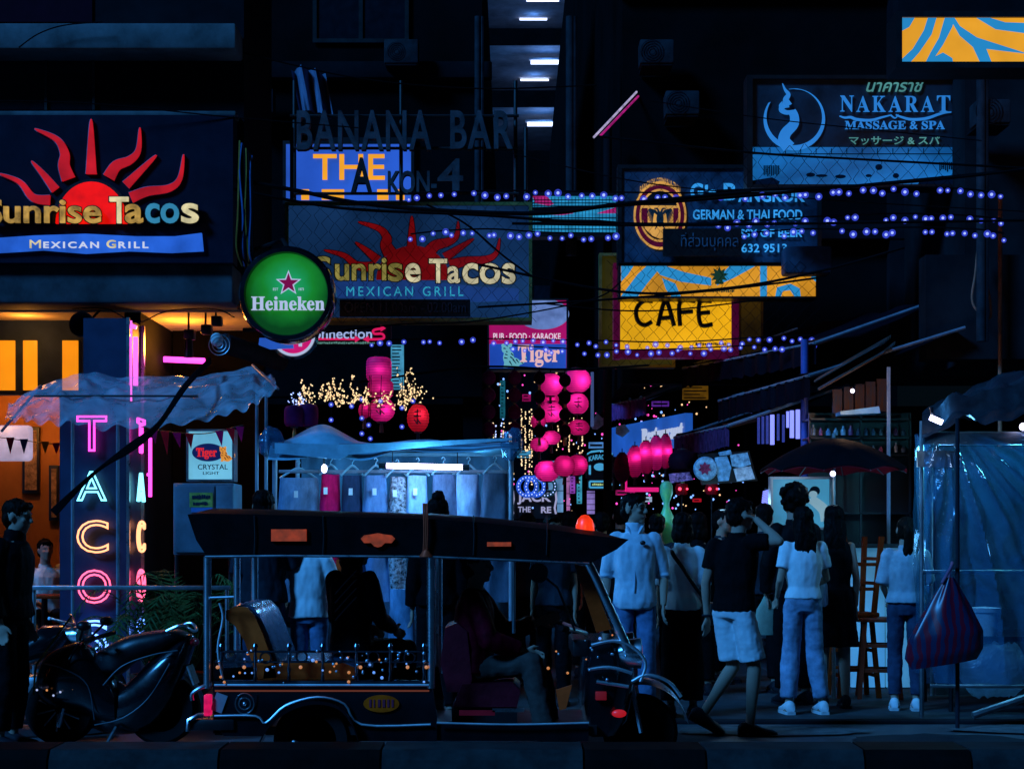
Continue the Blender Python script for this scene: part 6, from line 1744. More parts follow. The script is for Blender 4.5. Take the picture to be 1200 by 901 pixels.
# fender arch, wheels
def f(g):
    pts = [(306, 866), (320, 843), (345, 826), (372, 820), (398, 826), (414, 845), (422, 868)]
    c = curve_pts([q(x, y, ND - .02) for x, y in pts], 5)
    g.loft([[p, p + Vector((0, -.05, 0)), p + Vector((0, -.05, -.02)), p + Vector((0, .12, -.02))] for p in c])
add_part(tk, 'fender', gloss_black, f)
wheel(tk, q(365, 850, ND + .1) - Vector((0, 0, q(0, 850).z - .235)), .235, .15)
wheel(tk, q(365, 850, FD - .1) - Vector((0, 0, q(0, 850).z - .235)), .235, .15)
wheel(tk, Vector((q(758, 0).x, (ND + FD) / 2, .235)), .235, .12)
add_part(tk, 'exhaust', chrome, lambda g: g.tube([q(344, 868, ND - .05), q(352, 872, ND - .06)], [.018, .022]))
# rear bumper and lamp
def f(g):
    g.span(q(222, 0).x, q(275, 0).x, ND - .02, FD + .02, q(0, 855).z, q(0, 842).z, .01)
add_part(tk, 'bumper', black, f)
add_part(tk, 'bumper_end', chrome, lambda g: g.tube([q(221, 856, ND - .03), q(222, 843, ND - .03), q(232, 838, ND - .02), q(246, 837, ND)], .014))
add_part(tk, 'grab_rail', chrome, lambda g: g.tube(curve_pts([q(226, 820, ND - .02), q(226, 812, ND - .02), q(236, 805, ND - .02), q(248, 801, ND)], 4), .012))
add_part(tk, 'tail_lamp', E('tail_magenta', lin((215, 20, 90)), .9, var=.3, scale=30), lambda g: g.span(q(240, 0).x, q(248, 0).x, ND - .04, ND + .03, q(0, 838).z, q(0, 813).z, .008))
add_part(tk, 'reflector', M('reflector', (.3, .3, .33), .4), lambda g: g.box(q(257, 823, ND - .006), (.07, .008, .11), Matrix.Rotation(radians(20), 3, 'Y')))
# passenger bench
orange_v = M('vinyl_orange', (.95, .085, .004), .4, var=.3); blue_v = M('vinyl_blue', (.06, .13, .22), .22, metal=.3, var=.4, scale=6, bump=.3)
prof = [(262, 716), (272, 711), (287, 712), (296, 722), (306, 745), (318, 778), (322, 795), (300, 797), (294, 780), (284, 752), (272, 733), (262, 726)]
def bench(prof, y0, y1, m, nm, bulge=0.0):
    g = G(); n = 16; rings = []
    cx_ = sum(p[0] for p in prof) / len(prof); cy_ = sum(p[1] for p in prof) / len(prof)
    for i in range(n + 1):
        t = i / n; s = 1 + bulge * abs(sin(t * pi * 4))
        rings.append([q(cx_ + (x - cx_) * s, cy_ + (y - cy_) * s, y0 + (y1 - y0) * t) for x, y in prof])
    g.loft(rings); return g.done(nm, m, tk, angle=60)
bench(prof, ND + .08, ND + .14, orange_v, 'seat_side')
bench([(x + 4, y - 1) for x, y in prof], ND + .142, FD - .1, blue_v, 'backrest', .06)
seat = [(308, 782), (330, 777), (400, 778), (414, 784), (414, 797), (306, 797)]
bench(seat, ND + .08, ND + .14, orange_v, 'seat_side')
bench([(x, y - 1) for x, y in seat], ND + .142, FD - .1, blue_v, 'seat', .03)
# floor sill, driver's seat, engine box
add_part(tk, 'sill', gloss_black, lambda g: g.span(q(512, 0).x, q(690, 0).x, ND + .02, ND + .06, q(0, 868).z, q(0, 848).z))
add_part(tk, 'sill_trim', M('trim_red', (.9, .01, .02), .35), lambda g: g.span(q(538, 0).x, q(580, 0).x, ND + .0, ND + .019, q(0, 838).z, q(0, 832).z))
add_part(tk, 'sill_trim', chrome, lambda g: g.span(q(577, 0).x, q(614, 0).x, ND, ND + .019, q(0, 834).z, q(0, 830).z))
plum_v = M('vinyl_plum', (.14, .001, .01), .4, var=.4, scale=7, bump=.3)
bench([(520, 738), (534, 732), (546, 742), (552, 800), (548, 815), (522, 815), (514, 780)], ND + .25, FD - .25, plum_v, 'driver_backrest', .03)
bench([(540, 805), (600, 803), (610, 812), (606, 832), (530, 832)], ND + .2, FD - .2, plum_v, 'driver_seat', .02)
add_part(tk, 'seat_box', black, lambda g: g.span(q(528, 0).x, q(606, 0).x, ND + .22, FD - .22, q(0, 852).z, q(0, 832.5).z))
# front cowl
cow = [(690, 752), (735, 752), (748, 768), (750, 800), (742, 850), (730, 866), (690, 866), (682, 830), (684, 790)]
rings = []
for i in range(13):
    t = i / 12; e = (1 - (2 * t - 1) ** 4); cx_ = 700
    rings.append([q(cx_ + (x - cx_) * (.45 + .55 * e), y, ND + .14 + (FD - ND - .28) * t) for x, y in cow])
g = G(); g.loft(rings); g.done('cowl', gloss_black, tk, angle=50)
add_part(tk, 'dashboard', black, lambda g: g.span(q(672, 0).x, q(692, 0).x, ND + .2, FD - .2, q(0, 772).z, q(0, 752).z, .015))
g = G(); g.prism([(q(x, y).x, q(x, y).z) for x, y in ((652, 810), (671, 804), (664, 832), (656, 834))], ND + .1, ND + .13); g.done('knee_panel', M('panel_rust', (.95, .07, .006), .45), tk, smooth=False)
hl = add_part(tk, 'headlight', chrome, lambda g: g.lathe(q(742, 768, (ND + FD) / 2 - .33), [(0, -.08), (.05, -.08), (.085, -.02), (.095, .06), (.085, .065), (0, .05)], 28, 'X'))
add_part(hl, 'lens', E('lens_rose', lin((180, 80, 90)), .4, base=(.6, .5, .5)), lambda g: g.lathe(q(742, 768, (ND + FD) / 2 - .33), [(0, .072), (.05, .07), (.082, .062), (.08, .055), (0, .055)], 24, 'X'))
hl = add_part(tk, 'headlight', chrome, lambda g: g.lathe(q(742, 768, (ND + FD) / 2 + .33), [(0, -.08), (.05, -.08), (.085, -.02), (.095, .06), (.085, .065), (0, .05)], 28, 'X'))
add_part(tk, 'turn_lamp', E('turn_red', lin((190, 25, 35)), .7, base=(.4, .02, .02)), lambda g: g.ball(q(727, 838, ND + .12), (.045, .02, .025), 12, 8))
def f(g):
    cx_ = q(758, 0).x; cy_ = (ND + FD) / 2
    g.grid(lambda u, v: Vector((cx_ + .3 * cos(radians(10 + 150 * u)), cy_ - .11 + .22 * v, .235 + (.3 + .04 * sin(pi * v)) * sin(radians(10 + 150 * u)))), 24, 8)
add_part(tk, 'front_fender', chrome, f)
add_part(tk, 'fork', chrome, lambda g: [g.tube([q(740, 780, (ND + FD) / 2 + s), Vector((q(758, 0).x, (ND + FD) / 2 + s, .235))], .018) for s in (-.09, .09)])
add_part(tk, 'handlebar', chrome, lambda g: g.tube(curve_pts([q(664, 738, ND + .2), q(676, 742, ND + .35), q(692, 748, (ND + FD) / 2), q(676, 742, FD - .35), q(664, 738, FD - .2)], 6), .012))
add_part(tk, 'grip', rubber, lambda g: [g.tube([q(658, 737, y0), q(666, 739, y1)], .018) for y0, y1 in ((ND + .12, ND + .22), (FD - .12, FD - .22))])
mr_ = add_part(tk, 'mirror', black, lambda g: g.lathe(q(632, 672, ND + .2), [(0, -.01), (.055, -.012), (.06, 0), (.05, .02), (0, .025)], 24, 'Y'))
add_part(mr_, 'stalk', black, lambda g: g.tube([q(633, 672, ND + .22), q(655, 690, ND + .25), q(676, 742, ND + .3)], .007))
# roof beacon
bc = add_part(tk, 'beacon', E('beacon_orange', lin((255, 60, 24)), .9, var=.25, scale=20), lambda g: g.lathe(q(687, 622, ND + .18), [(0, 0), (.058, 0), (.056, .035), (.045, .07), (.022, .095), (0, .1)], 24))
add_part(bc, 'base', chrome, lambda g: g.lathe(q(687, 622, ND + .18), [(0, -.06), (.06, -.06), (.062, -.003), (0, -.003)], 24))
point(q(687, 606, ND - .05), .7, (1, .2, .06), .03, tk)

# scooter on the left
sc_ = thing('scooter', 'big black touring scooter with a tall dark windshield parked before the neon pillar', 'scooter', (P(130, 0, 12.0).x, 12.0, 0))
def k(px, py, dy=0.0):
    v = P(px, py, 12.0); return Vector((v.x, 12.0 + dy, v.z))
def hull(profile, nm, m, wmax=.2, n=14):
    """profile: (px, top py, bottom py, half width in m) stations from front to rear"""
    rings = []
    st_ = curve_pts([Vector((a, b, c)) for a, b, c, w in profile], 3); ws = curve_pts([Vector((w, 0, 0)) for a, b, c, w in profile], 3)
    for p, w in zip(st_, ws):
        zc = (p.y + p.z) / 2; hh = (p.z - p.y) / 2
        ring = []
        for j in range(n):
            a = 2 * pi * j / n
            ex = abs(cos(a)) ** .75 * (1 if cos(a) >= 0 else -1); ey = abs(sin(a)) ** .75 * (1 if sin(a) >= 0 else -1)
            ring.append(k(p.x, zc - hh * ey, w.x * ex))
        rings.append(ring)
    g = G(); g.loft(rings); return g.done(nm, m, sc_, angle=60)
enam = M('scooter_black', (.003, .003, .0045), .22, coat=.35, var=.3, scale=12)
hull([(42, 800, 812, .03), (52, 772, 824, .1), (72, 758, 832, .15), (98, 752, 836, .17), (120, 775, 846, .17), (140, 800, 850, .16)], 'front_fairing', enam)
hull([(120, 812, 852, .1), (150, 800, 856, .15), (180, 770, 850, .18), (205, 752, 820, .17), (222, 742, 775, .1), (228, 745, 758, .03)], 'tail_fairing', enam)
hull([(112, 765, 800, .06), (126, 757, 790, .13), (142, 748, 790, .16), (160, 742, 775, .17), (186, 738, 765, .16), (208, 737, 752, .13), (222, 742, 750, .05)], 'seat', M('scooter_seat', (.01, .01, .012), .38, var=.3, bump=.2))
hull([(108, 800, 852, .05), (125, 795, 858, .12), (145, 800, 860, .12), (165, 812, 858, .1)], 'floorboard', enam)
g = G(); g.grid(lambda u, v: k(58 + 34 * v + 6 * sin(pi * u), 770 - 52 * v, (-.2 + .4 * u) * (1 - .35 * v)) + Vector((-.05 * sin(pi * u), 0, 0)), 14, 14); g.done('windshield', film('tinted_shield', (.05, .08, .12), .5, .05, 1.5), sc_)
add_part(sc_, 'shield_trim', M('trim_amber', (.4, .2, .05), .25, metal=.8), lambda g: g.tube(curve_pts([k(45, 812, -.12), k(50, 780, -.17), k(58, 768, -.2), k(75, 742, -.17), k(90, 720, -.13)], 5), .007))
wheel(sc_, k(72, 0) * 1.0 + Vector((0, 0, .25 - k(72, 0).z)), .25, .12); wheel(sc_, k(190, 0) + Vector((0, 0, .25 - k(190, 0).z)), .25, .13)
for s in (-1, 1):
    o = add_part(sc_, 'headlight', M('lens_clear', (.5, .5, .55), .08, metal=.5), lambda g: g.ball(k(58, 802, s * .09), (.05, .05, .03), 16, 10))
    add_part(sc_, 'mirror', black, lambda g: [g.ball(k(112, 730, s * .33), (.05, .06, .035), 16, 10), g.tube([k(100, 748, s * .15), k(110, 733, s * .3)], .009)])
    add_part(sc_, 'fork', chrome, lambda g: g.tube([k(84, 800, s * .07), k(72, 850, s * .08)], .02))
add_part(sc_, 'handlebar', black, lambda g: g.tube(curve_pts([k(122, 744, -.32), k(108, 748, -.2), k(100, 752, 0), k(108, 748, .2), k(122, 744, .32)], 5), .015))
add_part(sc_, 'instrument_pod', chrome, lambda g: g.lathe(k(104, 742, -.02), [(0, .02), (.05, .015), (.06, -.01), (.05, -.03), (0, -.03)], 20, 'X'))
for x, y, m in ((62, 806, 'a'), (78, 808, 'b'), (92, 805, 'a'), (50, 806, 'b'), (70, 812, 'b')):
    add_part(sc_, 'led_stud', E('stud_' + m, (.9, .35, .12) if m == 'a' else (.5, .6, 1), .8, sample=False), lambda g: g.ball(k(x, y, -.17 + abs(x - 75) * .001), .008, 8, 6))
add_part(sc_, 'side_stand', steel, lambda g: g.tube([k(140, 850, -.1), k(132, 870, -.22)], .012))
add_part(sc_, 'exhaust', chrome, lambda g: g.tube([k(165, 848, .15), k(205, 835, .2), k(222, 828, .2)], [.03, .045, .045], 14))
# second motorbike seen behind it at the left edge
mb2 = thing('motorbike', 'dark motorbike half hidden at the left edge behind the standing man', 'motorbike', (P(20, 0, 12.8).x, 12.8, .0))
def k2(px, py, dy=0.0): v = P(px, py, 12.8); return Vector((v.x, 12.8 + dy, v.z))
wheel(mb2, k2(-10, 0) + Vector((0, 0, .28 - k2(0, 0).z)), .28, .1); wheel(mb2, k2(105, 0) + Vector((0, 0, .28 - k2(0, 0).z)), .28, .1)
def f(g):
    g.loft([[k2(px, cy_ - hh * sin(2 * pi * j / 12), w * cos(2 * pi * j / 12)) for j in range(12)] for px, cy_, hh, w in ((-20, 765, 8, .05), (0, 758, 14, .12), (30, 765, 16, .14), (50, 755, 22, .14), (75, 752, 20, .12), (90, 760, 8, .05))])
add_part(mb2, 'body', gloss_black, f)
add_part(mb2, 'fork', chrome, lambda g: g.tube([k2(82, 745, .06), k2(105, 838, .06)], .018))
add_part(mb2, 'handlebar', chrome, lambda g: g.tube(curve_pts([k2(70, 722, -.3), k2(80, 728, -.12), k2(82, 732, .12), k2(70, 722, .3)], 5), .012))
add_part(mb2, 'headlight', chrome, lambda g: g.lathe(k2(86, 745), [(0, -.06), (.06, -.05), (.08, .04), (.07, .05), (0, .04)], 20, 'X'))
add_part(mb2, 'engine', steel, lambda g: g.box(k2(45, 810), (.3, .2, .25), None, .04))

# panel seams, number plate, scuffs and cables on the scooter
add_part(sc_, 'number_plate', M('plate_pale', (.3, .3, .3), .5, var=.4, scale=20), lambda g: g.box(k(226, 790), (.012, .2, .14), Matrix.Rotation(radians(-20), 3, 'Y')))
add_part(sc_, 'rear_fender', black, lambda g: g.grid(lambda u, v: k(190, 0) + Vector((.29 * cos(radians(-5 + 100 * u)), -.08 + .16 * v, .25 - k(190, 0).z + .29 * sin(radians(-5 + 100 * u)))), 16, 4))
add_part(sc_, 'tail_light', M('tail_red', (.7, .01, .02), .2), lambda g: g.ball(k(228, 752), (.03, .1, .03), 16, 10))
add_part(sc_, 'grab_rail', chrome, lambda g: g.tube(curve_pts([k(200, 738, -.15), k(218, 731, -.16), k(228, 738, -.08), k(228, 738, .08), k(218, 731, .16), k(200, 738, .15)], 4), .011))
for nm, pts in (('panel_seam', [(60, 775), (85, 782), (110, 800), (118, 840)]), ('panel_seam', [(128, 800), (150, 778), (185, 765), (214, 760)]), ('panel_seam', [(118, 846), (150, 838), (180, 815), (205, 775)])):
    add_part(sc_, nm, M('seam_grey', (.06, .06, .07), .35), lambda g: g.tube(curve_pts([k(x, y, -.178) for x, y in pts], 5), .005))
add_part(sc_, 'brake_hose', cable_m, lambda g: g.tube(curve_pts([k(112, 744, -.24), k(95, 760, -.2), k(80, 800, -.12), k(74, 845, -.08)], 5), .006))
for kk_ in range(10):
    a = 2 * pi * kk_ / 10
    add_part(sc_, 'spoke', steel, lambda g: g.tube([k(72, 0) + Vector((.03 * cos(a), -.062, .25 - k(72, 0).z + .03 * sin(a))), k(72, 0) + Vector((.155 * cos(a + .2), -.062, .25 - k(72, 0).z + .155 * sin(a + .2)))], .007))

# ------------------------------------------------------------------ people
SKIN = M('skin', (0.42, 0.25, 0.18), 0.5, var=.12, scale=5)
HAIR = M('hair_black', (0.004, 0.0035, 0.0035), 0.55, var=.4, scale=30, stretch=(6, 6, 1))
HAIRB = M('hair_brown', (0.012, 0.006, 0.004), 0.55, var=.4, scale=30, stretch=(6, 6, 1))
EYE = M('eye_dark', (0.02, 0.015, 0.012), 0.15); LIP = M('lips', (.3, .1, .09), .5)
SOLE = M('sole_white', (.6, .6, .6), .7); SHOEW = M('shoe_white', (.7, .7, .72), .6, var=.2); SHOED = M('shoe_dark', (.02, .02, .025), .5)
BASE = dict(neck=(0, .012, 1.455), head=(0, -.012, 1.605), pelvis=(0, 0, .93), chest=(0, 0, 1.3),
            shL=(.158, .012, 1.372), elL=(.205, .04, 1.1), wrL=(.215, -.03, .865), shR=(-.158, .012, 1.372), elR=(-.205, .04, 1.1), wrR=(-.215, -.03, .865),
            hipL=(.092, 0, .9), knL=(.1, -.02, .49), anL=(.105, .03, .085), hipR=(-.092, 0, .9), knR=(-.1, -.02, .49), anR=(-.105, .03, .085))

def person(label, px, d, H, face, pose=None, top=None, bottom=None, shoes=SHOED, hair=('short', HAIR), skin=SKIN, turn=0, tilt=0, z=None, voxel=.0085, group=None, fem=False, footdir=None, extra=None, loc=None, faced=False):
    J = {a: Vector(b) for a, b in BASE.items()}
    for a, b in (pose or {}).items(): J[a] = Vector(b)
    kk = H / 1.715
    for a in J: J[a] = Vector((J[a].x * (.9 if a != 'head' else 1), J[a].y, J[a].z)) * kk
    root = thing('person', label, 'person', (0, 0, 0), group)
    sh = .9 if fem else 1.0
    def torso(g, inf=0.0, z0=-.09, z1=1.0, flare=0.0, wide=1.0):
        p, n = J['pelvis'], J['neck']; ax = (n - p); L = ax.length; ax = ax / L
        sd = (J['shL'] - J['shR']); sd = (sd - ax * sd.dot(ax)).normalized(); fw = ax.cross(sd)
        hp = (J['hipL'] - J['hipR']); hp = (hp - ax * hp.dot(ax)); hp = hp.normalized() if hp.length > 1e-5 else sd
        prof = [(-.16, .14, .095), (-.06, .16, .108), (.05, .156, .108), (.24, .122 if fem else .142, .094), (.42, .146 if fem else .158, .104), (.62, .16, .11), (.76, .158 * sh, .103), (.86, .135 * sh, .085), (.93, .088, .066), (.98, .064, .056), (1.03, .054, .054)]
        rings = []
        for (t, w, dp) in prof:
            w *= .9; dp *= .92
            if t < z0 - .001 or t > z1 + .001: continue
            s_ = sd if t > .3 else hp.lerp(sd, max(0, t / .3)).normalized(); f_ = ax.cross(s_)
            fl = flare * max(0, (.5 - t))
            ww, dd = (w * kk + inf + fl) * wide, (dp * kk + inf + fl) * (1 + (wide - 1) * .6)
            c = p + ax * (t * L)
            rings.append([c + s_ * (ww * (abs(cos(2 * pi * i / 24)) ** .85) * (1 if cos(2 * pi * i / 24) > 0 else -1)) + f_ * (dd * sin(2 * pi * i / 24)) for i in range(24)])
        g.loft(rings)
    def limb(g, a, b, c, ra, rb, rc, inf=0.0, upto=2.0):
        ra, rb, rc = ra * .9, rb * .9, rc * .9
        A, B, C = J[a], J[b], J[c]
        pts, rs = [], []
        for t in [x / 8 for x in range(17)]:
            if t > upto: break
            if t <= 1: p = A.lerp(B, t); r_ = ra + (rb - ra) * (t ** 1.2)
            else:
                u = t - 1; p = B.lerp(C, u); bulge = .1 * rb * sin(pi * min(1, u * 1.7)) if u < .6 else 0
                r_ = rb + (rc - rb) * u + bulge
            pts.append(p); rs.append(r_ * kk + inf)
        g.tube(pts, rs, 14); g.ball(pts[0], rs[0] * .96, 14, 10)
        if upto >= 1.001: g.ball(B, rb * kk + inf, 14, 10)
        return pts, rs
    # ---- body, one continuous skin
    g = G(); torso(g)
    g.tube([J['neck'] - Vector((0, 0, .06)) * kk, J['neck'].lerp(J['head'], .6)], [.06 * kk, .052 * kk], 14)
    for s in 'LR':
        limb(g, 'sh' + s, 'el' + s, 'wr' + s, .05 if not fem else .043, .039 if not fem else .034, .027 if not fem else .023)
        limb(g, 'hip' + s, 'kn' + s, 'an' + s, .083, .056, .036)
        # hand: palm, four fingers, thumb
        w, e = J['wr' + s], J['el' + s]
        t = (w - e).normalized()
        hd = Vector(pose['hand' + s]).normalized() if pose and 'hand' + s in pose else t
        side = hd.cross(Vector((1 if s == 'L' else -1, 0, 0)) if abs(hd.x) < .8 else Vector((0, 0, 1))).normalized()
        nrm = side.cross(hd).normalized()
        pm = w + hd * .05 * kk
        rot = Matrix((side, nrm, hd)).transposed()
        g.ball(pm, (.04 * kk, .016 * kk, .052 * kk), 16, 12, rot)
        for fi, (off, ln) in enumerate(((-.03, .062), (-.01, .075), (.011, .07), (.031, .054))):
            b0 = w + hd * .085 * kk + side * off * kk
            b1 = b0 + (hd * .6 + nrm * .15 + side * off * 1.5).normalized() * ln * .55 * kk
            b2 = b1 + (hd * .6 + nrm * .5).normalized() * ln * .5 * kk
            g.tube([b0, b1, b2], [.0098 * kk, .009 * kk, .0075 * kk], 8)
        g.tube([w + hd * .03 * kk - side * .025 * kk, w + hd * .06 * kk - side * .055 * kk, w + hd * .095 * kk - side * .062 * kk], [.013 * kk, .011 * kk, .008 * kk], 8)
        a = J['an' + s]
        fd = footdir[s] if footdir else Vector((0, -1, 0))
        fd = Vector(fd).normalized()
        g.tube([a, a - fd * .03 - Vector((0, 0, .04)), a + fd * .1 - Vector((0, 0, .05)), a + fd * .17 - Vector((0, 0, .06))], [.034, .04, .036, .02], 10)
    h = J['head']; Rz = Matrix.Rotation(radians(turn), 3, 'Z') @ Matrix.Rotation(radians(tilt), 3, 'X')
    hp_ = lambda x, y, zz: h + Rz @ (Vector((x, y, zz)) * kk)
    hb = lambda x, y, zz, a, b, c: g.ball(hp_(x, y, zz), (a * kk, b * kk, c * kk), 24, 16, Rz)
    hb(0, .012, .02, .074, .093, .088); hb(0, -.02, -.045, .057, .069, .07); hb(0, -.062, -.094, .024, .022, .02)
    hb(0, -.079, .026, .047, .013, .011); hb(0, -.082, -.064, .021, .012, .009)
    hb(.035, -.066, -.02, .022, .018, .018); hb(-.035, -.066, -.02, .022, .018, .018)
    hb(.077, .01, -.012, .009, .02, .031); hb(-.077, .01, -.012, .009, .02, .031)
    g.tube([hp_(0, -.086, .014), hp_(0, -.106, -.022), hp_(0, -.1, -.034)], [.0085 * kk, .013 * kk, .013 * kk], 10)
    g2 = remesh(g, voxel, 3)
    for v in g2.bm.verts:                                        # eye sockets
        for sx_ in (-1, 1):
            e_ = hp_(sx_ * .031, -.084, .006); dd = (v.co - e_).length
            if dd < .02 * kk: v.co = v.co + (Rz @ Vector((0, 1, 0))) * (.008 * kk * (1 - dd / (.02 * kk)))
    body = g2.done('body', skin, root, angle=80)
    if faced:
        for sx_ in (-1, 1):
            g = G(); g.ball(hp_(sx_ * .031, -.076, .006), .0105 * kk, 12, 8); g.done('eye', EYE, root)
            g = G(); g.tube([hp_(sx_ * .014, -.093, .026), hp_(sx_ * .032, -.094, .032), hp_(sx_ * .05, -.083, .027)], .0035 * kk, 6); g.done('eyebrow', HAIR, root)
        g = G(); g.ball(hp_(0, -.092, -.064), (.02 * kk, .006 * kk, .006 * kk), 14, 8, Rz); g.done('mouth', LIP, root)
    # ---- hair
    kind, hm = hair
    if kind:
        g = G()
        hb(0, .022, .036, .081, .096, .084); hb(0, .052, -.02, .074, .058, .072)
        if kind in ('long', 'bob', 'pony', 'curly', 'bun'): hb(.055, .025, -.02, .03, .05, .06); hb(-.055, .025, -.02, .03, .05, .06)
        hb(0, -.055, .075, .06, .03, .025)
        if kind == 'long':
            L_ = .38
            rings = []
            for i in range(9):
                t = i / 8; c = hp_(0, .06 + .035 * sin(t * pi), -.02 - L_ * t)
                rings.append([c + Rz @ (Vector((.088 * cos(2 * pi * j / 18) * (1 + .15 * sin(t * pi)) * (1 - .25 * t * t), .045 * sin(2 * pi * j / 18) * (1 - .3 * t), .02 * sin(j * 2.3) * t)) * kk) for j in range(18)])
            g.loft(rings)
        if kind == 'bob':
            hb(0, .05, -.08, .09, .058, .08); hb(.06, .015, -.07, .03, .05, .07); hb(-.06, .015, -.07, .03, .05, .07)
        if kind == 'pony':
            g.tube(curve_pts([hp_(0, .1, .03), hp_(0, .14, .0), hp_(0, .14, -.12), hp_(0.01, .12, -.26), hp_(.02, .11, -.38)], 4), [.03 * kk] + [.042 * kk] * 8 + [.038 * kk] * 4 + [.03 * kk] * 3 + [.012 * kk], 12)
        if kind == 'bun': hb(0, .06, .12, .048, .048, .045)
        if kind == 'curly':
            rr = random.Random(3)
            for i in range(90):
                a, b = rr.uniform(0, 2 * pi), rr.uniform(-.5, 1.4)
                hb(.098 * cos(a) * cos(b), .025 + .108 * sin(a) * cos(b) if sin(a) > -.5 else .02 - .04, .035 + .1 * sin(b), .026, .026, .026)
        g2 = remesh(g, .009, 2); wrinkle(g2, .011 * kk, (34, 34, 9), H * 10); wrinkle(g2, .005 * kk, (90, 90, 25), px); g2.done('hair', hm, root, angle=80)
    # ---- clothes
    if top:
        m, sl, loose, z0 = top[:4]
        g = G(); torso(g, .014 + loose * .5, z0=z0, z1=.97, flare=loose * .5)
        up = {'none': 0, 'short': .72, 'elbow': 1.0, 'roll': 1.15, 'long': 1.95}[sl]
        for s in 'LR':
            if up: limb(g, 'sh' + s, 'el' + s, 'wr' + s, .056, .046, .036, .009 + loose * .5, up)
        g.tube([J['neck'] - Vector((0, 0, .05)) * kk, J['neck'] + Vector((0, 0, .012)) * kk], [.075 * kk, .062 * kk], 16)
        if len(top) > 4 and top[4]:                               # standing collar
            g.tube([J['neck'] - Vector((0, 0, .02)) * kk, J['neck'] + Vector((0, -.005, .05)) * kk], [.075 * kk, .07 * kk], 16)
        g2 = remesh(g, .0095, 4); wrinkle(g2, .008, (11, 11, 4.5), H * 7 + px); wrinkle(g2, .0035, (24, 24, 10), px)
        g2.done('top', m, root, angle=80)
    if bottom:
        kind_, m = bottom[:2]; lo = bottom[2] if len(bottom) > 2 else .012
        g = G()
        if kind_ in ('trousers', 'shorts'):
            torso(g, .01, z0=-.16, z1=.25)
            upto = 1.93 if kind_ == 'trousers' else .93
            for s in 'LR':
                if kind_ == 'trousers': limb(g, 'hip' + s, 'kn' + s, 'an' + s, .083, .056 + lo, .044 + lo * 1.5, .008, upto)
                else: limb(g, 'hip' + s, 'kn' + s, 'an' + s, .088, .08 + lo, .08, .012, upto)
        else:
            p = J['pelvis']
            rings = []
            for i in range(10):
                t = i / 9; zz = 1.02 - t * (bottom[3] if len(bottom) > 3 else .5)
                w_ = .16 + .05 * t
                rings.append([Vector((p.x, p.y, 0)) + Vector((w_ * cos(2 * pi * j / 32) * (1 + .06 * sin(j * 1.6) * t), (w_ * .75) * sin(2 * pi * j / 32) * (1 + .06 * sin(j * 1.6) * t), zz)) * kk for j in range(32)])
            g.loft(rings)
        g2 = remesh(g, .0095, 4); wrinkle(g2, .007, (12, 12, 4), H * 3 + px); wrinkle(g2, .004, (14, 14, 22), px + 3)
        g2.done('bottoms', m, root, angle=80)
    if shoes:
        for s in 'LR':
            a = J['an' + s]; fd = Vector(footdir[s] if footdir else (0, -1, 0)).normalized()
            lat = fd.cross(Vector((0, 0, 1))).normalized(); upv = lat.cross(fd).normalized()
            g = G()
            pr = [(-.085, .03, .075), (-.06, .04, .1), (-.01, .043, .105), (.05, .045, .08), (.11, .05, .055), (.165, .045, .045), (.195, .025, .03)]
            rings = []
            for (x, w_, hgt) in pr:
                c = a + fd * (x * kk) - upv * .085 * kk
                rings.append([c + lat * (w_ * kk * cos(2 * pi * j / 16)) + upv * (hgt * kk * (.5 + .5 * sin(2 * pi * j / 16)) + .012) for j in range(16)])
            g.loft(rings); o = g.done('shoe', shoes, root, angle=60)
            g = G(); rings = []
            for (x, w_, hgt) in pr:
                c = a + fd * (x * kk) - upv * .085 * kk
                rings.append([c + lat * ((w_ + .004) * kk * ca) + upv * uz for ca, uz in ((1, 0), (1, .022), (-1, .022), (-1, 0))])
            g.loft(rings); g.done('sole', SOLE if shoes is SHOEW or shoes == 'canvas' else SHOED, o)
    if extra: extra(root, J, kk, hp_)
    root.rotation_euler = (0, 0, radians(face))
    root.location = loc if loc is not None else (P(px, 0, d).x, d, GZ if z is None else z)
    return root

shirt_pale = M('shirt_pale_blue', (.52, .6, .68), .8, var=.15, scale=14)
tee_white = M('tee_white', (.74, .76, .78), .85, var=.1, scale=10)
tee_black = M('tee_black', (.004, .004, .005), .85, var=.4, scale=10)
coat_black = M('coat_black', (.005, .005, .006), .6, var=.4, scale=8)
jean_mid = M('jean_mid', (.12, .19, .33), .85, var=.4, scale=8); jean_pale = M('jean_pale', (.26, .34, .48), .85, var=.45, scale=7); jean_dark = M('jean_dark', (.035, .055, .1), .85, var=.4, scale=8)
trou_black = M('trouser_black', (.005, .005, .006), .8); short_white = M('shorts_white', (.62, .65, .68), .85, var=.15)
trou_grey = M('trouser_grey', (.07, .05, .045), .85, var=.35, scale=9)
shirt_dim = M('shirt_dim', (.02, .026, .036), .8, var=.4)
STAND = dict()
# strap / bag helpers
def strap(root, pts, w, m, nm='strap'):
    g = G(); c = curve_pts(pts, 6); g.tube(c, w, 8, flat=.35); return g.done(nm, m, root)

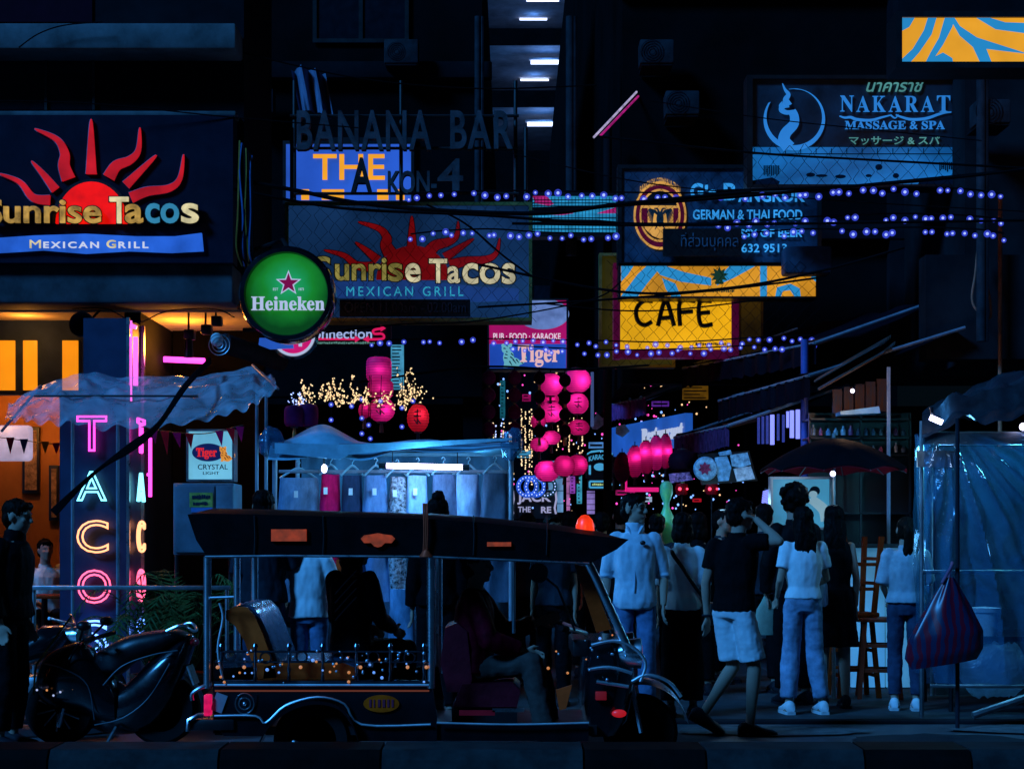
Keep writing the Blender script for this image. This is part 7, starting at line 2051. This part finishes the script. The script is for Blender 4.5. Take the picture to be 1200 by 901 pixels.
# walker in the foreground right of centre: back three quarter view, walking right, right arm up to the head
walk = dict(pelvis=(0, 0, .93), neck=(-.01, -.03, 1.45), head=(-.02, -.06, 1.595), shR=(-.155, -.01, 1.39), elR=(-.36, -.09, 1.4), wrR=(-.14, -.09, 1.56), handR=(.85, .35, .3),
            shL=(.16, .02, 1.365), elL=(.225, .06, 1.1), wrL=(.245, .02, .855), hipL=(.085, 0, .9), knL=(.05, -.055, .5), anL=(.16, .17, .17), hipR=(-.085, 0, .9), knR=(-.15, -.06, .5), anR=(-.13, -.03, .085))
def f(root, J, kk, hp_):
    g = G(); g.ring(J['wrL'] + Vector((0, 0, .01)), .031, .008, 'Z', 20, 8); g.done('watch', SHOED, root)
person('person in a black t-shirt and white shorts walking right with one hand on the head', 860, 12.4, 1.74, 138, walk, (tee_black, 'short', .014, -.1), ('shorts', short_white, .012), shoes=SHOED, hair=('short', HAIR), turn=-25, z=.004,
       footdir={'R': (-.74, -.67, .0), 'L': (-.63, -.57, -.45)}, extra=f)
# man in the pale shirt, facing us, head turned to his left
def f(root, J, kk, hp_):
    g = G()
    for s in (-1, 1): g.tube([J['neck'] + Vector((s * .012, -.085, -.07)), J['neck'] + Vector((s * .05, -.07, .0)), J['neck'] + Vector((s * .062, -.01, .035))], [.006, .02, .016], 8, flat=.5)
    g.done('collar', shirt_pale, root)
    g = G(); g.tube(curve_pts([J['neck'] + Vector((0, -.085, -.12)), J['neck'] + Vector((.005, -.12, -.3)), J['pelvis'] + Vector((0, -.128, .05))], 5), .007, 6); g.done('placket', M('placket', (.4, .47, .56), .8), root)
    g = G(); g.ball(J['chest'] + Vector((.065, -.122, .05)), (.022, .008, .018), 12, 8); g.done('sunglasses', black, root)
    g = G(); g.tube(curve_pts([J['neck'] + Vector((-.055, -.04, 0)), J['neck'] + Vector((0, -.1, -.1)), J['neck'] + Vector((.055, -.04, 0))], 5), .004, 6); g.done('necklace', black, root)
person('person in an open pale blue shirt and jeans facing the street, head turned aside', 744, 13.3, 1.77, -6, dict(elR=(-.24, .06, 1.11), wrR=(-.25, -.02, .87), elL=(.24, .05, 1.11), wrL=(.24, -.05, .88)),
       (shirt_pale, 'roll', .014, -.16, True), ('trousers', jean_mid, .012), turn=58, hair=('short', HAIR), extra=f, faced=True, voxel=.007)
# woman with a cross body strap, back view
def f(root, J, kk, hp_):
    strap(root, [J['shL'] + Vector((-.07, -.03, .06)), J['shL'] + Vector((-.06, .09, .0)), J['chest'] + Vector((.0, .155, -.04)), J['pelvis'] + Vector((-.1, .15, .16)), J['pelvis'] + Vector((-.2, .07, .04))], .017, black)
    g = G(); g.box(J['pelvis'] + Vector((-.23, .02, -.06)), (.08, .22, .18), None, .03); g.done('handbag', black, root)
person('person seen from behind in a white blouse with a black strap across the back', 799, 13.7, 1.63, 176, dict(), (tee_white, 'elbow', .016, -.08), ('trousers', trou_black, .03), hair=('bob', HAIR), fem=True, extra=f, turn=10)
# woman in white tee and pale wide jeans, back view
def f(root, J, kk, hp_):
    g = G(); g.ball(J['wrR'] + Vector((.0, -.02, -.06)), (.075, .06, .14), 20, 14); g = remesh(g, .012, 1); wrinkle(g, .02, (16, 16, 9), 2); g.done('carried_jacket', M('jacket_pale', (.4, .45, .5), .85), root)
person('person seen from behind in a tight white t-shirt and pale wide jeans', 941, 13.9, 1.68, 186, dict(elR=(.2 - .44, -.05, 1.12), wrR=(-.2, -.24, 1.06), elL=(.225, .03, 1.11), wrL=(.2, -.15, .97), knL=(.11, -.02, .49), anL=(.14, .02, .085), knR=(-.11, 0, .49), anR=(-.17, .04, .085)),
       (tee_white, 'short', .008, .02), ('trousers', jean_pale, .017), shoes=SHOEW, hair=('long', HAIR), fem=True, extra=f)
# curly haired person in black behind
def f(root, J, kk, hp_):
    g = G(); g.loft([[J['wrL'] + Vector((w * cos(2 * pi * j / 16), w * .3 * sin(2 * pi * j / 16), zz)) for j in range(16)] for zz, w in ((-.34, .1), (-.3, .115), (-.12, .09), (-.06, .05), (.0, .02))]); g.done('shopping_bag', M('bag_olive', (.35, .38, .28), .6), root)
person('tall curly haired person in black seen from behind, before the massage poster', 930, 14.7, 1.86, 190, dict(elL=(.24, .0, 1.1), wrL=(.22, -.08, .86)), (coat_black, 'long', .025, -.12), ('trousers', trou_black), hair=('curly', HAIR), voxel=.01, extra=f)
# woman in a dark dress with a shiny bag
def f(root, J, kk, hp_):
    g = G()
    c = J['hipR'] + Vector((-.1, -.02, .16))
    c = J['hipL'] * 0 + Vector((.17, .1, .98))
    g.loft([[c + Vector((w * cos(2 * pi * j / 18), .05 * sin(2 * pi * j / 18), zz)) for j in range(18)] for zz, w in ((-.12, .1), (-.1, .115), (.05, .1), (.14, .075))]); wrinkle(g, .015, (18, 18, 8), 1); g.done('shoulder_bag', M('bag_silver', (.5, .55, .6), .3, metal=.4, var=.6, scale=12, stretch=(5, 5, 1)), root)
    strap(root, [c + Vector((-.06, 0, .13)), J['shL'] + Vector((0, .04, .05)), c + Vector((.06, 0.02, .13))], .008, black)
person('person in a black knee length dress with a shiny pale shoulder bag', 977, 14.4, 1.7, 178, dict(), (coat_black, 'none', .012, -.05), ('skirt', coat_black, .02, .5), hair=('long', HAIR), fem=True, extra=f, shoes=SHOED)
# ponytailed woman by the wrapped stall
person('person with a long dark ponytail in a pale top and jeans beside the wrapped stall', 1061, 14.2, 1.6, 168, dict(elR=(-.22, -.04, 1.13), wrR=(-.15, -.2, 1.3), elL=(.22, .03, 1.12), wrL=(.18, -.16, 1.0)), (M('top_grey', (.4, .44, .48), .85), 'elbow', .03, .0), ('trousers', jean_dark, .006), hair=('pony', HAIRB), fem=True, shoes=SHOEW, turn=12, tilt=-8)
# smiling face between the beacon and the pale shirt
person('person with a pale face and dark bob beside the tuk-tuk roof tip', 649, 14.6, 1.62, -8, dict(), (shirt_dim, 'short', .02, -.08), ('trousers', trou_black), hair=('bob', HAIR), fem=True, turn=25, faced=True)
# man in white tee behind the tuk-tuk
person('person in a white t-shirt and jeans facing the clothes stall behind the tuk-tuk', 362, 13.2, 1.56, 172, dict(elL=(.3, .0, 1.18), wrL=(.3, -.2, 1.05), elR=(-.27, .0, 1.15), wrR=(-.25, -.2, 1.1)), (tee_white, 'short', .025, -.06), ('trousers', jean_mid), hair=('short', HAIR))
person('person in a dark shirt whose black hair shows over the tuk-tuk roof', 309, 13.1, 1.79, 176, dict(elR=(-.26, -.05, 1.15), wrR=(-.24, -.22, 1.2)), (shirt_dim, 'elbow', .03, -.1), ('trousers', jean_dark), hair=('short', HAIR))
person('person with a top knot browsing the jeans, half hidden by the tuk-tuk', 513, 13.2, 1.74, 184, dict(), (tee_black, 'long', .02, -.1), ('trousers', trou_black), hair=('bun', HAIR), fem=True)
# crowd in the alley
for i, (px, d, H, face, hk, lab, m) in enumerate(((618, 16.5, 1.66, 175, 'short', 'dark clothed person in the alley crowd just under the theatre board', shirt_dim), (668, 17.5, 1.7, 170, 'bob', 'person in black in the alley crowd behind the roof beacon', tee_black), (705, 17.0, 1.68, 185, 'short', 'dark person in the alley crowd left of the pale shirted person', shirt_dim),
        (727, 18.5, 1.78, 180, 'short', 'tall dark person deep in the alley below the karaoke sign', tee_black), (818, 15.6, 1.66, 175, 'bob', 'person in black standing behind the walking person in shorts', tee_black), (895, 15.8, 1.74, 182, 'short', 'dark person under the spiral light behind the walking person', shirt_dim), (770, 16.6, 1.66, 170, 'short', 'dark person right of the pale shirted person, below the mannequin', shirt_dim), (846, 16.8, 1.7, 60, 'short', 'dark person in the crowd below the right red lamp', shirt_dim))):
    person(lab, px, d, H, face, dict(), (m, 'short', .02, -.1), ('trousers', trou_black), hair=(hk, HAIR), voxel=.012, group='crowd in the alley')
# man at the far left
person('person in a dark jacket standing in profile at the left edge', 12, 11.7, 1.72, 78, dict(head=(0, -.06, 1.59), neck=(0, -.03, 1.45)), (coat_black, 'long', .035, -.14, True), ('trousers', trou_black), hair=('short', HAIRB), z=.004, tilt=8)
# sitters
SIT = dict(pelvis=(0, 0, .56), hipL=(.1, 0, .55), hipR=(-.1, 0, .55), knL=(.12, -.43, .54), knR=(-.12, -.43, .54), anL=(.12, -.42, .1), anR=(-.12, -.42, .1), chest=(0, 0, .92), neck=(0, .0, 1.085), head=(0, -.03, 1.24),
           shL=(.18, 0, 1.03), shR=(-.18, 0, 1.03), elL=(.24, -.06, .76), elR=(-.24, -.06, .76), wrL=(.14, -.28, .68), wrR=(-.14, -.28, .68))
def sit(**k): d_ = dict(SIT); d_.update(k); return d_
seat_z = P(0, 777, ND).z
def f(root, J, kk, hp_):
    for i in range(4):
        zz = .2 - .055 * i
        g = G(); g.tube(curve_pts([J['pelvis'].lerp(J['neck'], .5) + Vector((.02 + .0 * i, .125, zz - .1)), J['pelvis'].lerp(J['neck'], .5) + Vector((-.06, .12, zz - .03)), J['pelvis'].lerp(J['neck'], .5) + Vector((-.13, .085, zz + .05))], 4), .004, 6); g.done('jacket_stripe', M('stripe_grey', (.3, .32, .35), .7), root)
person('passenger in a black jacket seated in the tuk-tuk, seen from behind', 425, 10.8, 1.6, 140, sit(head=(.0, -.04, 1.235)), (M('jacket_black', (.005, .005, .006), .5, var=.5, scale=6), 'long', .008, -.1, True), ('trousers', trou_black), hair=('bob', HAIR),
       loc=(P(412, 0, ND + .6).x, ND + .6, seat_z - .47), turn=-25, extra=f)
drv = sit(head=(0, -.02, 1.25), knR=(-.13, -.4, .6), anR=(-.14, -.5, .12), knL=(.13, -.42, .58), anL=(.13, -.5, .12), elL=(.24, -.18, .78), wrL=(.2, -.42, .86), elR=(-.24, -.12, .76), wrR=(-.12, -.34, .68))
def f(root, J, kk, hp_):
    for s in 'LR':
        a = J['an' + s]
        g = G(); g.tube([a + Vector((0, .06, -.1)), a + Vector((0, -.06, -.1)), a + Vector((0, -.18, -.1))], [.03, .045, .042], 14, flat=.3); g.done('sandal', M('sandal_orange', (.95, .09, .01), .6), root)
    g = G(); g.tube(curve_pts([J['anR'] + Vector((-.045, -.06, -.085)), J['anR'] + Vector((0, -.08, -.03)), J['anR'] + Vector((.045, -.06, -.085))], 4), .008, 6); g.done('sandal_strap', M('strap_tan', (.3, .15, .06), .6), root)
person('tuk-tuk driver in a plum jacket and grey trousers seated sideways at the handlebar', 570, 10.7, 1.58, 84, drv, (M('jacket_plum', (.12, .001, .008), .6, var=.6, scale=9), 'long', .035, -.1), ('trousers', trou_grey, .02), hair=('short', HAIR), shoes=None,
       loc=(P(556, 0, ND + .42).x, ND + .42, P(0, 803, ND).z - .44), extra=f)
dn = thing('dining_chair', 'dark dining chair inside the orange dining room', 'chair', (P(52, 0, 17.6).x, 17.6, .13))
c = dn.location.copy()
add_part(dn, 'seat', dark_wood, lambda g: g.box(c + Vector((0, 0, .45)), (.42, .42, .04), None, .01))
add_part(dn, 'backrest', dark_wood, lambda g: g.box(c + Vector((0, .2, .72)), (.42, .03, .4), None, .01))
for sx_ in (-1, 1):
    for sy in (-1, 1): add_part(dn, 'leg', dark_wood, lambda g: g.tube([c + Vector((sx_ * .18, sy * .18, 0)), c + Vector((sx_ * .18, sy * .18, .45))], .018))
person('diner in a white shirt seated in the orange dining room', 57, 17.6, 1.68, 30, SIT, (M('shirt_cream', (.7, .66, .6), .8), 'short', .02, -.1), ('trousers', trou_black), hair=('short', HAIR), loc=(c.x, 17.62, .13 - .02), voxel=.012)
tb = thing('dining_table', 'small dark dining table in front of the seated diner', 'table', (P(64, 0, 16.95).x, 16.95, .13)); c = tb.location.copy()
add_part(tb, 'top', dark_wood, lambda g: g.box(c + Vector((-.1, 0, .74)), (.8, .6, .03), None, .008))
add_part(tb, 'pedestal', black, lambda g: g.lathe(c + Vector((-.1, 0, 0)), [(0, 0), (.22, 0), (.2, .03), (.03, .06), (.03, .72), (0, .72)], 18))

# ------------------------------------------------------------------ cables and netting
def cable(label, pts, d0, d1, r=.012, group='cables strung across the alley'):
    n = len(pts); q_ = [P(x, y, d0 + (d1 - d0) * i / (n - 1)) for i, (x, y) in enumerate(pts)]
    g = G(); g.tube(curve_pts(q_, 8), r, 6)
    return tag(g.done('cable', cable_m), label, 'cable', group)
cable('thick black cable just above the dim sun lightbox', [(240, 205), (340, 222), (420, 238), (520, 247), (640, 250), (722, 240), (880, 225)], 15.2, 15.2, .02)
cable('black cable crossing the upper part of the dim sun lightbox', [(275, 222), (400, 244), (560, 252), (720, 262), (950, 262)], 15.1, 15.6, .014)
cable('slack thin cable slanting down over the dim sun lightbox', [(500, 240), (545, 262), (590, 300), (625, 325)], 15.4, 15.9, .009)
cable("black cable drawn straight across the middle of the G's signboard", [(620, 249), (727, 241), (860, 231), (960, 222), (1140, 205), (1240, 196)], 15.3, 15.6, .015)
cable("pair of cables below the crest on the G's signboard", [(600, 262), (760, 264), (950, 262), (1220, 258)], 15.0, 15.1, .013)
cable('black cable over the lit panel of the massage sign', [(700, 160), (880, 179), (1010, 187), (1140, 194), (1250, 200)], 15.4, 15.4, .011)
cable('black cable under the lit panel of the massage sign', [(840, 224), (1000, 218), (1140, 206), (1260, 190)], 15.5, 15.2, .014)
cable('thin cable across the dark face of the massage sign', [(760, 118), (890, 138), (1000, 150), (1150, 165)], 15.3, 15.3, .005)
cable('black cable dipping over the orange cafe banner', [(560, 310), (727, 342), (850, 338), (960, 318), (1060, 290)], 15.7, 15.4, .013)
cable('black cable along the lower edge of the orange cafe banner', [(560, 360), (727, 350), (860, 338), (956, 326)], 16.0, 16.2, .011)
cable('thin black cable slicing across the cafe lettering', [(640, 356), (727, 364), (800, 362), (900, 350)], 16.2, 16.4, .008)
cable('low cable beneath the pub sign', [(420, 448), (560, 430), (664, 433), (760, 428)], 16.8, 17.4, .012)
cable('thin cable high across the corner building wall', [(-20, 118), (110, 122), (275, 138), (420, 150)], 14.6, 15.2, .006)
cable('thin cable high above the bar letters', [(275, 60), (420, 92), (560, 104), (700, 100)], 15.4, 16, .007)
cable('thin cable near the top of the massage sign', [(600, 180), (760, 215), (980, 235), (1240, 250)], 15.9, 15.4, .006)
cable('cable sagging left of the pub sign under the dim sun lightbox', [(380, 390), (470, 380), (560, 376), (690, 352), (728, 330)], 16.4, 17, .008)
cable('short cable loops hanging from the ledge of the corner building', [(22, 56), (45, 40), (75, 30), (120, 26)], 14.9, 14.9, .006, group='loose cables on the corner building')
cable('loose cable under the fascia beside the horn speaker', [(85, 362), (125, 362), (160, 378), (195, 365), (250, 362), (275, 372)], 15.2, 15.2, .006, group='loose cables on the corner building')
g = G()
for k in range(5):
    o_ = k * 1.3
    g.tube(curve_pts([P(60 + o_, 598 + o_, 13.8), P(105 + o_ * 1.6, 558 - o_, 13.75), P(150 + o_, 522 + o_, 13.75), P(185, 496 + o_, 13.8), P(215 + o_, 452, 14.0), P(246, 420 + o_, 14.6)], 7), .011, 6)
tag(g.done('cable_bundle', cable_m), 'thick bundle of black cables slanting up across the neon pillar to the soffit', 'cable')
# black coil of wires by the corner
r = thing('wire_coil', 'glinting coil of cables hung on the corner of the building above the round green sign', 'cable', P(285, 310, 14.9))
cm = [M('wire_amber', (.5, .25, .04), .3, metal=.4), M('wire_blue', (.1, .2, .5), .3, metal=.3), cable_m]
for k in range(7):
    g = G(); x = 281 + k * 2.4
    g.tube(curve_pts([P(x, 165 + k * 3, 14.9), P(x + R.uniform(-3, 3), 200, 14.85), P(x + R.uniform(-3, 3), 250, 14.82), P(x + R.uniform(-4, 4), 290 + k, 14.86), P(x + 3, 312, 14.95)], 6), .009, 6); g.done('wire', cm[(0, 1, 2, 0, 2, 2, 1)[k]], r)
def netting(label, x0, y0, x1, y1, d, cell=7.5, r=.0028):
    g = G(); nx = int((x1 - x0) / cell); ny = int((y1 - y0) / cell)
    def pt(i, j): 
        x = x0 + (x1 - x0) * i / nx; y = y0 + (y1 - y0) * j / ny
        return P(x + 3.2 * noise.noise(Vector((i * .7, j * .7, d))), y + 2.6 * noise.noise(Vector((i * .45, j * .45, d + 9))), d + .03 * noise.noise(Vector((i * .3, j * .3, d))))
    for i in range(nx + 1):
        pts = []
        for j in range(ny + 1):
            sgn = 1 if (j // 1) % 2 == 0 else -1
            p = pt(i, j); p.x += sgn * cell * .46 * d / F * (1 if i % 2 else -1); pts.append(p)
        g.tube(pts, r, 4)
    return tag(g.done('wire_netting', cable_m), label, 'netting', 'wire netting before the signs')
netting('wire netting hung before the yellow cafe sign', 716, 306, 958, 428, 18.7)
netting('wire netting hung before the dim sun lightbox', 336, 236, 624, 378, 16.7, 8.5, .0022)
netting('wire netting stretched before the lit massage panel', 874, 170, 1142, 221, 17.7, 9, .003)
netting("wire netting hung before the G's signboard", 722, 196, 876, 306, 18.6, 8, .0024)
